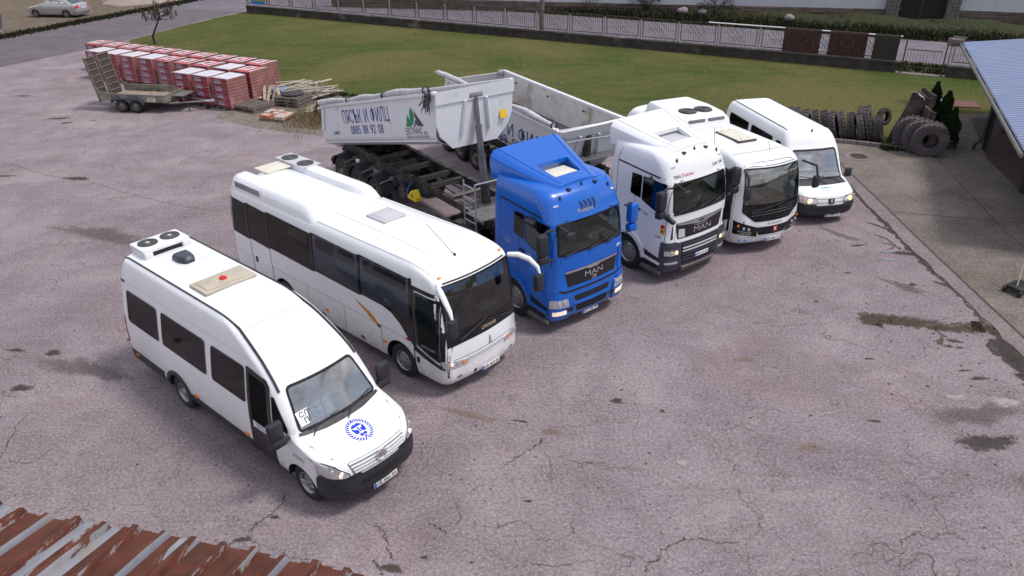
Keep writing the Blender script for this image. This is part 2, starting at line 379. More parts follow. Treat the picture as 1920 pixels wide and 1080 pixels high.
class Veh:
    def __init__(s, root, rows, taper=(0, -1.5), ns=36, paint=None, step=.07, bottom=True, liner=True, zb=None):
        """rows: (z, x_front, x_rear, half_width, r_front, r_rear, bulge)"""
        s.root = root; s.paint = paint or WHITE; s.rows = rows; s.taper = taper; s.ns = ns; s.step = step
        s.bm = s.shell(0); s.bm.normal_update(); s.bvh = BVHTree.FromBMesh(s.bm); s.liner = s.shell(.035) if liner else None
        if s.liner: s.liner.normal_update()
    def shell(s, ins):
        rows = np.array(s.rows, float); t = [0]
        for a, b in zip(rows, rows[1:]): t.append(t[-1]+max(abs(b[0]-a[0]), abs(b[1]-a[1]), abs(b[3]-a[3]), .02))
        q = []
        for a, b in zip(t, t[1:]):
            k = max(1, int(math.ceil((b-a)/s.step))); q += [a+(b-a)*i/k for i in range(k)]
        q.append(t[-1]); q = np.array(q); cols = [pchip(t, rows[:, k], q) for k in range(7)]
        bm = bmesh.new(); prev = None; nC = 7; nF = 9; nR = 5
        for j in range(len(q)):
            z, xf, xr, hw, rf, rr, bu = [c[j] for c in cols]
            hw = max(hw-ins, .01); xf -= ins; xr += ins; z = z-ins*(1 if j > len(q)*.7 else 0)
            rf = min(rf, hw*.98, (xf-xr)*.45); rr = min(rr, hw*.98, (xf-xr)*.45); half = []
            def fx(y): return xf-bu*(y/max(hw, .3))**2
            yc = hw-rf
            for i in range(nF): y = yc*i/nF; half.append((fx(y), y))
            xc = fx(yc)-rf*.999
            for i in range(nC): a = math.pi/2*i/nC; half.append((xc+rf*math.cos(a), yc+rf*math.sin(a)))
            xe = xr+rr
            for i in range(s.ns): half.append((xc+(xe-xc)*i/s.ns, hw))
            for i in range(nC): a = math.pi/2*i/nC; half.append((xe-rr*math.sin(a), hw-rr+rr*math.cos(a)))
            for i in range(nR+1): half.append((xr, (hw-rr)*(1-i/nR)))
            tp, x0 = s.taper
            if tp: half = [(x, y*(1-tp*max(0, (x-x0)/(-x0))**2)) for x, y in half]
            pts = [(x, -y) for x, y in half] + [(x, y) for x, y in half[-2:0:-1]]
            ring = [bm.verts.new((x, y, z)) for x, y in pts]
            if prev:
                for k in range(len(ring)): bm.faces.new((prev[k], ring[k], ring[(k+1) % len(ring)], prev[(k+1) % len(ring)]))
            else: bm.faces.new(ring[::-1])
            prev = ring
        bm.faces.new(prev)
        bmesh.ops.recalc_face_normals(bm, faces=bm.faces)
        return bm
    def cast(s, side, a, b, off=0):
        o = OUTD[side]; P = EMB[side](a, b, 0); P = P - o*P.dot(o) + o*15
        h = s.bvh.ray_cast(P, -o)
        if h[0] is None:
            P = EMB[side](a, b, 0); P = P-o*P.dot(o)+o*{'F': .35, 'B': -s.rows[1][2]+.3, 'R': 1.35, 'L': 1.35, 'T': 3.2}[side]; h = s.bvh.find_nearest(P)
            return h[0]+h[1]*off
        return h[0]+h[1]*off
    def patch(s, name, poly, side, m, off=.003, thick=0, step=.09, parent=None, label=None, ang=40):
        bm = bmesh.new(); vs = [bm.verts.new((x, y, 0)) for x, y in poly]; bm.faces.new(vs)
        refine(bm, poly, step); s.project(bm, side, off+thick)
        if thick: skirt(bm, lambda v: None, s, side, -.01)
        o = bmo(name, bm, m, parent or s.root, ang=ang)
        if label: o['label'] = label
        return o
    def project(s, bm, side, off):
        for v in bm.verts: v.co = s.cast(side, v.co.x, v.co.y, off)
    def ring(s, name, outer, inner, side, m, off=.004, parent=None, step=.12):
        bm = bmesh.new(); A = [bm.verts.new((x, y, 0)) for x, y in outer]; B = [bm.verts.new((x, y, 0)) for x, y in inner]; n_ = len(A)
        for i in range(n_): bm.faces.new((A[i], A[(i+1) % n_], B[(i+1) % n_], B[i]))
        refine(bm, outer, step); s.project(bm, side, off)
        return bmo(name, bm, m, parent or s.root, ang=60)
    def window(s, poly, side, g, r=.08, fr=.05, name='window', hole=True, label=None, frm=None, off=.006):
        """glass pane with a black border over a real opening in the body and its liner"""
        o = rpoly(poly, r); i = inset(o, fr)
        if hole:
            h = inset(o, fr*.6)
            for b in ([s.bm, s.liner] if s.liner else [s.bm]): cut(b, h, side)
        bm = bmesh.new(); vs = [bm.verts.new((x, y, 0)) for x, y in inset(o, fr*.5)]; bm.faces.new(vs); refine(bm, o, .14); s.project(bm, side, off)
        w_ = bmo(name, bm, g, s.root, ang=80)
        s.ring('frame', o, i, side, frm or FRIT, off+.003, w_)
        if label: w_['label'] = label
        return w_
    def arch(s, cx, cz, r, side, liner=True, depth=.35):
        pts = [(cx+r*math.cos(a), cz+r*math.sin(a)) for a in [math.pi*k/12 for k in range(13)]] + [(cx-r, cz-.5), (cx+r, cz-.5)]
        for b in ([s.bm, s.liner] if s.liner else [s.bm]): cut(b, pts, side)
        y = s.cast(side, cx, cz+r+.05).y; bm = bmesh.new(); sg = 1 if y > 0 else -1
        A = [bm.verts.new((x, y-.012*sg, z)) for x, z in pts[:13]]; B = [bm.verts.new((x, y-depth*sg, z)) for x, z in pts[:13]]
        for i in range(12): bm.faces.new((A[i], A[i+1], B[i+1], B[i]))
        bm.faces.new(B)
        bmo('wheel_well', bm, INTD, s.root)
    def seam(s, pts, side, wd=.012, m=None, name='seam', off=.0025):
        bm = bmesh.new(); P = [Vector(p) for p in pts]
        for a, b in zip(P, P[1:]):
            k = max(1, int((b-a).length/.12)); d = (b-a).normalized(); nn = Vector((-d.y, d.x))*wd/2
            prev = None
            for i in range(k+1):
                c = a+(b-a)*i/k; q = [bm.verts.new(s.cast(side, *(c+nn), off)), bm.verts.new(s.cast(side, *(c-nn), off))]
                if prev: bm.faces.new((prev[0], q[0], q[1], prev[1]))
                prev = q
        return bmo(name, bm, m or TRIM, s.root, ang=80)
    def text(s, string, side, at, size, m, rot=0, parent=None, name='lettering', off=.006, sx=1.0, bold=0, align='CENTER', shear=0):
        me = text_mesh(string, size, bold, align, shear); c_, s_ = math.cos(R(rot)), math.sin(R(rot))
        for v in me.vertices:
            u, w_ = v.co.x*sx, v.co.y; u, w_ = u*c_-w_*s_, u*s_+w_*c_
            if side == 'R': q = (at[0]+u, at[1]+w_)
            elif side == 'F': q = (at[0]+u, at[1]+w_)
            elif side == 'L': q = (at[0]-u, at[1]+w_)
            else: q = (at[0]-w_, at[1]+u)
            v.co = s.cast(side, q[0], q[1], off)
        return link(name, me, m, parent or s.root, smooth=False)
    def finish(s, name='body'):
        o = bmo(name, s.bm, s.paint, s.root, ang=28, norm=False)
        if s.liner: bmo('interior_lining', s.liner, INT, s.root, ang=40, norm=False)
        s.body = o; return o
def refine(bm, poly, step):
    for ax in (0, 1):
        lo = min(p[ax] for p in poly); hi = max(p[ax] for p in poly); k = int((hi-lo)/step)
        for i in range(1, k+1):
            c = lo+(hi-lo)*i/(k+1); co = [0, 0, 0]; co[ax] = c; no_ = [0, 0, 0]; no_[ax] = 1
            bmesh.ops.bisect_plane(bm, geom=bm.verts[:]+bm.edges[:]+bm.faces[:], plane_co=co, plane_no=no_, dist=1e-5)
def skirt(bm, fn, veh, side, off):
    es = [e for e in bm.edges if len(e.link_faces) == 1]
    r = bmesh.ops.extrude_edge_only(bm, edges=es)
    for v in [g for g in r['geom'] if isinstance(g, bmesh.types.BMVert)]:
        h = veh.bvh.find_nearest(v.co)
        v.co = h[0]+h[1]*off
def text_mesh(string, size, bold=0, align='CENTER', shear=0):
    cu = bpy.data.curves.new('txt', 'FONT'); cu.body = string; cu.size = size; cu.align_x = align; cu.align_y = 'CENTER'; cu.offset = bold*size; cu.shear = shear
    cu.resolution_u = 3; cu.space_word = 1.5
    o = bpy.data.objects.new('txt', cu); COL.objects.link(o); bpy.context.view_layer.update()
    dg = bpy.context.evaluated_depsgraph_get(); me = bpy.data.meshes.new_from_object(o.evaluated_get(dg))
    bpy.data.objects.remove(o); bpy.data.curves.remove(cu); me.materials.clear()
    return me
def textat(string, size, m, M4, parent=None, name='lettering', bold=0, sx=1, align='CENTER', shear=0):
    """flat lettering: text x -> first column of M4, text y -> second column"""
    me = text_mesh(string, size, bold, align, shear)
    for v in me.vertices: v.co = M4 @ Vector((v.co.x*sx, v.co.y, 0))
    return link(name, me, m, parent, smooth=False)
def frame4(o, xa, ya):
    xa, ya = Vector(xa).normalized(), Vector(ya).normalized(); za = xa.cross(ya)
    return Matrix(((xa.x, ya.x, za.x, o[0]), (xa.y, ya.y, za.y, o[1]), (xa.z, ya.z, za.z, o[2]), (0,0,0,1)))

# ---------------------------------------------------------------- shared vehicle pieces
WCACHE = {}
def wheel(parent, loc, Rr, wd, side, rim=.58, style='van', tyre_m=None, rim_m=None):
    """origin at the hub; side -1 = right, +1 = left"""
    key = (round(Rr, 3), round(wd, 3), side, style, rim)
    if key in WCACHE:
        return copy_tree(WCACHE[key], parent, loc)
    s = side; rr = Rr*rim; bm = bmesh.new()
    def P(l): return [(a, b*s) for a, b in l]
    if style == 'front':      # convex heavy-vehicle wheel with hand holes and hub
        lathe(bm, P([(rr*1.04, wd*.48), (rr*1.0, wd*.50), (rr*.93, wd*.40), (rr*.88, wd*.30), (rr*.78, wd*.40), (rr*.55, wd*.50), (rr*.42, wd*.50), (rr*.40, wd*.58), (rr*.18, wd*.62), (.001, wd*.62)]), 28)
        for k in range(10): disc(bm, rr*.085, (wd*.405)*s, 8, c=(rr*.70*math.cos(k*.628), .018*s, rr*.70*math.sin(k*.628)), mi=1)
        for k in range(10): lathe(bm, P([(.018, wd*.5), (.018, wd*.56), (.001, wd*.56)]), 6, c=(rr*.48*math.cos(k*.628+.3), 0, rr*.48*math.sin(k*.628+.3)))
    elif style == 'deep':
        lathe(bm, P([(rr*1.04, wd*.48), (rr, wd*.50), (rr*.92, wd*.42), (rr*.88, wd*.05), (rr*.60, -wd*.02), (rr*.45, wd*.02), (rr*.42, wd*.40), (rr*.30, wd*.46), (.001, wd*.46)]), 28)
        for k in range(10): disc(bm, rr*.08, wd*.035*s, 8, c=(rr*.74*math.cos(k*.628), 0, rr*.74*math.sin(k*.628)), mi=1)
    elif style == 'alloy':
        lathe(bm, P([(rr*1.04, wd*.44), (rr, wd*.46), (rr*.93, wd*.40), (rr*.90, wd*.1), (.001, wd*.1)]), 28, mi=1)
        lathe(bm, P([(rr*1.045, wd*.44), (rr*1.0, wd*.47), (rr*.92, wd*.43)]), 28)
        for k in range(9): box(bm, (rr*.5*math.cos(k*.698), wd*.40*s, rr*.5*math.sin(k*.698)), (rr*.92, .02, rr*.13), rot=Matrix.Rotation(-k*.698, 3, 'Y'))
        lathe(bm, P([(rr*.2, wd*.38), (rr*.2, wd*.44), (.001, wd*.46)]), 12)
    else:
        lathe(bm, P([(rr*1.04, wd*.46), (rr, wd*.49), (rr*.92, wd*.42), (rr*.86, wd*.20), (rr*.70, wd*.26), (rr*.48, wd*.34), (rr*.30, wd*.34), (rr*.26, wd*.44), (.001, wd*.46)]), 28)
        for k in range(12): box(bm, (rr*.74*math.cos(k*.5236), wd*.25*s, rr*.74*math.sin(k*.5236)), (rr*.16, .012, rr*.12), rot=Matrix.Rotation(-k*.5236, 3, 'Y'), mi=1)
        for k in range(6): lathe(bm, P([(.016, wd*.34), (.016, wd*.42), (.001, wd*.42)]), 6, c=(rr*.38*math.cos(k*1.047), 0, rr*.38*math.sin(k*1.047)))
    h = bmo('wheel', bm, [rim_m or STEEL, INTD], parent); h.location = loc
    bm = bmesh.new()
    lathe(bm, P([(rr*1.0, -wd*.48), (rr*1.05, -wd*.5), (Rr*.90, -wd*.5), (Rr*.97, -wd*.44), (Rr, -wd*.36), (Rr, -wd*.16), (Rr*.975, -wd*.15), (Rr*.975, -wd*.12), (Rr, -wd*.11), (Rr, wd*.11), (Rr*.975, wd*.12), (Rr*.975, wd*.15), (Rr, wd*.16), (Rr, wd*.36), (Rr*.97, wd*.44), (Rr*.90, wd*.5), (rr*1.22, wd*.515), (rr*1.05, wd*.5), (rr*1.0, wd*.46)]), 36)
    t = bmo('tyre', bm, tyre_m or RUB, h, ang=50)
    WCACHE[key] = h
    return h
def plate(v, at, txt, off=.02, wd=.52, x=None, tilt=0):
    """licence plate standing upright on the nose"""
    c = v.cast('F', at[0], at[1], off) if x is None else Vector((x, at[0], at[1]))
    bm = bmesh.new(); box(bm, c, (.012, wd, .115), bev=.004)
    p = bmo('license_plate', bm, PLATE, v.root)
    bm = bmesh.new(); box(bm, c+Vector((.0072, -wd/2+.028, 0)), (.003, .044, .108)); bmo('blue_band', bm, EUB, p)
    textat(txt, .098, INK, frame4(c+Vector((.0085, .022, 0)), (0,1,0), (0,0,1)), p, bold=.012, sx=.80)
    return p
def seat(parent, x, y, z, m, w_=.42, h=.62):
    bm = bmesh.new(); box(bm, (x, y, z+.08), (.44, w_, .14), bev=.04); box(bm, (x-.24, y, z+.10+h/2), (.13, w_, h), rot=rot3(y=-8), bev=.05)
    box(bm, (x-.31, y, z+h+.18), (.09, w_*.6, .18), bev=.035)
    return bmo('seat', bm, m, parent)
def steering(parent, x, y, z, r=.22):
    bm = bmesh.new(); M = Matrix.Rotation(R(-55), 3, 'Y')
    pts = [Vector((x, y, z))+M@Vector((r*math.cos(a), r*math.sin(a), 0)) for a in [2*math.pi*k/24 for k in range(25)]]
    tube(bm, pts, .016, 6, cap=False)
    for a in (0, 2.3, 4.0): tube(bm, [Vector((x, y, z)), Vector((x, y, z))+M@Vector((r*math.cos(a), r*math.sin(a), 0))], .014, 5)
    tube(bm, [(x, y, z), (x+.35, y, z-.35)], .03, 6)
    return bmo('steering_wheel', bm, BLACKP, parent)
def wiper(v, a, b, arm=.5, lift=.02):
    """a = pivot, b = far end, both in (y,z) on the nose"""
    bm = bmesh.new(); A, B = Vector(a), Vector(b); n_ = 8
    pts = [v.cast('F', *(A+(B-A)*i/n_), lift+.012) for i in range(n_+1)]
    tube(bm, pts, .008, 5); mid = A+(B-A)*arm
    tube(bm, [v.cast('F', A.x, A.y-.06, .02), v.cast('F', *((A+mid)/2), lift+.035), v.cast('F', mid.x, mid.y, lift+.03)], .011, 6)
    return bmo('wiper', bm, BLACKP, v.root)
# ================================================================ ground
GR = asphalt('yard_asphalt', (.172, .137, .154), (.328, .272, .288), .6)
GR2 = asphalt('lane_asphalt', (.120, .100, .118), (.165, .142, .162), .3, 40)  # lane asphalt set darker: corner vignetting is put into its colour
ROADM = asphalt('road_asphalt', (.135, .120, .145), (.195, .178, .205), .25, 17)  # street colour lowered too, with the lens falloff painted into it
CONC = asphalt('concrete_slab', (.115, .096, .086), (.235, .205, .185), .0, 9)
CONC2 = asphalt('concrete_edge', (.175, .145, .15), (.25, .21, .215), .4, 21)
def lawnmat():
    m, nt, b = newmat('lawn'); g = nt.add('ShaderNodeNewGeometry').outputs['Position']
    st = nt.add('ShaderNodeMapping', {'Vector': g, 'Rotation': (0, 0, .35), 'Scale': (.35, 1.6, 1)}).outputs[0]
    n1 = nt.noise(g, .09, 6, .65, .6); n2 = nt.noise(st, .9, 8, .75, .6); n3 = nt.noise(g, 7, 6, .8); n4 = nt.noise(g, 26, 3, .8)
    col = nt.ramp(n1, .40, .60, (.046, .076, .016, 1), (.125, .110, .042, 1))
    col = nt.mix(nt.ramp(n2, .45, .68, (0,0,0,1), (.75,)*3+(1,)), col, (.125, .105, .052, 1))
    col = nt.mix(nt.ramp(n3, .46, .68, (0,0,0,1), (.7,)*3+(1,)), col, (.024, .045, .009, 1))
    col = nt.mix(nt.ramp(n4, .52, .75, (0,0,0,1), (.7,)*3+(1,)), col, (.19, .19, .085, 1))
    col = nt.mix(nt.ramp(nt.noise(g, .35, 7, .75, 1), .64, .72, (0,0,0,1), (.7,)*3+(1,)), col, (.19, .155, .115, 1))
    nt.l.new(col, b.inputs['Base Color']); b.inputs['Roughness'].default_value = 1; b.inputs['Specular IOR Level'].default_value = .05
    bn = nt.add('ShaderNodeBump', {'Height': nt.math('ADD', n3, n4), 'Strength': .6, 'Distance': .04}); nt.l.new(bn.outputs[0], b.inputs['Normal']); return m
GRASSM = lawnmat(); GRASSX = groundmat('grass_strip', ((.034, .068, .013), (.095, .085, .036), (.050, .056, .020), (.20, .17, .09)), (.10, .8, 18))
DIRTM = groundmat('dry_dirt', ((.13, .10, .075), (.18, .14, .105), (.075, .060, .042), (.24, .19, .145)), (.35, 1.8, 16), bump=1.0)
DIRTW = groundmat('gritty_dirt', ((.19, .155, .135), (.26, .22, .19), (.11, .088, .066), (.33, .285, .24)), (.6, 2.6, 16), bump=1.0)
VERGE = groundmat('verge_soil', ((.022, .035, .012), (.045, .045, .022), (.030, .024, .014), (.07, .07, .035)), (.3, 1.6, 12), bump=1.0)
def sheet(name, pts, z, m, kind='structure', step=None):
    bm = bmesh.new(); bm.faces.new([bm.verts.new((x, y, 0)) for x, y in pts])
    if step: refine(bm, pts, step)
    for v in bm.verts: v.co.z = z
    o = bmo(name, bm, m, None, smooth=False); o['kind'] = kind; return o
sheet('ground', [(-400, -120), (400, -120), (400, 500), (-400, 500)], -.03, VERGE)
sheet('yard', [(-75, -12), (60, -12), (60, 30), (10, 46), (-19, 72), (-28, 95), (-75, 95)], 0, GR)
lawn = [(-21.4, 66.9), (-23.2, 62.9), (-24.6, 58.9), (-25.9, 54.6), (-25.7, 51.0), (-22, 46.4), (-12.1, 40.3), (-8.2, 38.2), (2, 34.2), (12.2, 30.2), (13.4, 29.75), (15.0, 29.0), (16.4, 29.0), (17.6, 30.2), (19.0, 33.6), (30, 34.9), (60, 36), (60, 30), (28, 38.2), (24.3, 40.05), (21.5, 41.1), (14.0, 45.7), (6.6, 49.9), (-1.3, 54.5), (-10.1, 59.6)]
sheet('lawn', [(-21.4, 66.9), (-23.2, 62.9), (-24.6, 58.9), (-25.9, 54.6), (-25.7, 51.0), (-22, 46.4), (-12.1, 40.3), (-8.2, 38.2), (2, 34.2), (12.2, 30.2), (13.4, 29.75), (15.0, 29.0), (16.4, 29.0), (17.6, 30.2), (19.0, 33.6), (60, 36.6), (60, 24), (24.3, 40.4), (21.5, 41.6), (14.0, 45.9), (6.6, 50.2), (-1.3, 54.8), (-10.1, 59.9)][:16]+[(60, 36.6), (26.5, 38.9), (24.3, 40.1), (21.5, 41.5), (14.0, 45.8), (6.6, 50.0), (-1.3, 54.6), (-10.1, 59.7)], .018, GRASSM)
# concrete forecourt on the right with its worn edging strip
sheet('forecourt', [(12.38, 29.98), (13.35, 29.75), (15.0, 29.0), (16.4, 29.0), (17.6, 30.2), (19.0, 33.6), (60, 36.6), (60, -10), (12.6, -10), (11.7, 6), (11.82, 12), (11.96, 18), (12.2, 24)], .012, CONC)
edge = [(12.00, 30.0), (11.90, 27.0), (11.80, 24.0), (11.66, 21.0), (11.56, 18.0), (11.48, 15.0), (11.42, 12.0), (11.3, 6)]
rnd = random.Random(2); L_, R_ = [], []
for (x0, y0), (x1, y1) in zip(edge, edge[1:]):
    for k in range(9):
        t = k/9; x, y = x0+(x1-x0)*t, y0+(y1-y0)*t; L_.append((x-.04+rnd.uniform(-.07, .04), y)); R_.append((x+.42, y))
sheet('edging_strip', L_+R_[::-1], .020, CONC2)
bm = bmesh.new()
for (x0, y0), (x1, y1) in zip(edge, edge[1:]):
    d = Vector((x1-x0, y1-y0)).normalized(); nn = Vector((-d.y, d.x))*.03; bm.faces.new([bm.verts.new((x0+.42+nn.x, y0+nn.y, .024)), bm.verts.new((x1+.42+nn.x, y1+nn.y, .024)), bm.verts.new((x1+.42-nn.x, y1-nn.y, .024)), bm.verts.new((x0+.42-nn.x, y0-nn.y, .024))])
JOINT = mat('joint_dark', (.05, .042, .04), .9, var=.3)
o = bmo('edging_joint', bm, JOINT, None, smooth=False); o['kind'] = 'structure'
def ribbon(name, pts, wd, z, m, jit=.0, seed=1, sub=6, kind='structure', taper=True):
    rnd = random.Random(seed); P = []
    for a, b in zip(pts, pts[1:]):
        for k in range(sub): t = k/sub; P.append(Vector((a[0]+(b[0]-a[0])*t+rnd.uniform(-jit, jit), a[1]+(b[1]-a[1])*t+rnd.uniform(-jit, jit))))
    P.append(Vector(pts[-1])); V, F = [], []
    for i, p in enumerate(P):
        d = (P[min(i+1, len(P)-1)]-P[max(i-1, 0)]).normalized(); nn = Vector((-d.y, d.x)); w_ = wd*(.45+rnd.random()*1.1)*(min(1, .25+min(i, len(P)-1-i)/3) if taper else 1)
        V += [(p.x+nn.x*w_/2, p.y+nn.y*w_/2, z), (p.x-nn.x*w_/2, p.y-nn.y*w_/2, z)]
    for i in range(len(P)-1): F.append((2*i, 2*i+1, 2*i+3, 2*i+2))
    o = pydata(name, V, F, m); o['kind'] = kind; return o
for k, pts in enumerate([[(16.4, 28.9), (14.9, 21.0), (14.2, 12)], [(21.0, 33.7), (19.2, 27.0), (16.6, 20.5)], [(12.2, 22.6), (20, 20.4), (34, 17)]]): ribbon('slab_joint', pts, .03, .0165, JOINT, .01, k, 8, taper=False)
PAVE = asphalt('reddish_paving', (.075, .052, .054), (.11, .082, .082), .0, 33)
sheet('paved_floor', [(20.3, 33.0), (18.0, 27.6), (16.0, 18), (40, 12), (44, 34)], .016, PAVE)
# kerb between lawn and concrete behind the tyres
bm = bmesh.new(); kp = [(12.3, 30.05), (13.4, 29.75), (14.3, 29.35), (15.0, 28.92), (15.6, 28.75)]
for (x0, y0), (x1, y1) in zip(kp, kp[1:]):
    L__ = math.hypot(x1-x0, y1-y0); box(bm, ((x0+x1)/2, (y0+y1)/2, .07), (L__-.012, .16, .15), rot=None, bev=.012)
    a = math.atan2(y1-y0, x1-x0); vs_ = bm.verts[-1:] 
bm.free()
for (x0, y0), (x1, y1) in zip(kp, kp[1:]):
    n_ = max(1, round(math.hypot(x1-x0, y1-y0)/.6)); a = math.atan2(y1-y0, x1-x0)
    for k in range(n_):
        t = (k+.5)/n_; bm = bmesh.new(); box(bm, (0, 0, 0), (math.hypot(x1-x0, y1-y0)/n_-.012, .15, .17), bev=.012)
        o = bmo('kerb_stone', bm, CONC2, None); o.location = (x0+(x1-x0)*t, y0+(y1-y0)*t, .075); o.rotation_euler.z = a; o['kind'] = 'structure'
# dirt lot top left, sandy strip beside the pallets
sheet('dirt_lot', [(-75, 30), (-38.5, 46.5), (-35.4, 54.6), (-34.5, 57.4), (-33.6, 61), (-32.3, 64.4), (-30, 69.3), (-28.2, 73), (-27, 95), (-110, 130), (-120, 60)], .010, DIRTM)
sheet('dusty_patch', [(-13.6, 34.6), (-11.4, 33.0), (-9.2, 32.0), (-7.4, 31.6), (-6.0, 33.0), (-6.2, 36.0), (-7.6, 38.4), (-9.3, 39.0), (-12.3, 40.4), (-14.2, 39.0), (-13.2, 36.5)], .008, DIRTW, step=.5)
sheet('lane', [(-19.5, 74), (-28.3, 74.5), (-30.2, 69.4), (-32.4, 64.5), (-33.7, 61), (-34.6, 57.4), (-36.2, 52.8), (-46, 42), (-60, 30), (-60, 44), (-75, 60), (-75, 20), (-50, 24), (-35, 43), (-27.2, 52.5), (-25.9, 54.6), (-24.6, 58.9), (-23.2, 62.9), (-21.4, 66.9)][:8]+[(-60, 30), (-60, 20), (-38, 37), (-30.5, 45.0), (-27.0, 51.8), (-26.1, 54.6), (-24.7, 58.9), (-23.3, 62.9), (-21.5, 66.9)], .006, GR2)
ribbon('lane_edge', [(-25.95, 54.4), (-24.75, 58.9), (-23.35, 62.9), (-21.8, 66.3)], .28, .022, CONC2, .03, 4, 10, taper=False)
ribbon('lane_seam', [(-36, 46), (-31, 52.2), (-29.5, 56.6), (-31.6, 58.3)], .10, .010, JOINT, .05, 5)
# street behind the fence: axis runs down to the right
fd = Vector((.872, -.490)); fn = Vector((.490, .872)); F0 = Vector((-1.3, 54.6))
def along(t, d): p = F0+fd*t+fn*d; return (p.x, p.y)
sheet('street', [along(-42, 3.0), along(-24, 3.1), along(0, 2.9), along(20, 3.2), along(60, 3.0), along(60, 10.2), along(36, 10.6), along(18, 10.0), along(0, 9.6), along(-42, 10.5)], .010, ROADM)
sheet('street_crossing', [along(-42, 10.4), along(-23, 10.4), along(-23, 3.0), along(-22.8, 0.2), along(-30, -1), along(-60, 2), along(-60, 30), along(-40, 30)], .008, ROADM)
sheet('verge', [along(-23, .25), along(64, .25), along(64, 3.1), along(-23, 3.1)], .012, GRASSX)
ribbon('road_line', [along(-30, 6.6), along(60, 6.6)], .05, .015, JOINT, .03, 8, 60, taper=False)
# bank between the street and the far garden wall
bm = bmesh.new(); prev = None
for k in range(60):
    t = -26+k*1.6; row = []
    for j in range(8):
        d = 10.3+j*.9; h_ = .55*min(1, j/4)+.18*math.sin(t*.9+j)*(.3+j*.08); p = along(t, d); row.append(bm.verts.new((p[0], p[1], max(.0, h_-.02))))
    if prev:
        for j in range(7): bm.faces.new((prev[j], row[j], row[j+1], prev[j+1]))
    prev = row
o = bmo('bank', bm, VERGE, None); o['kind'] = 'structure'
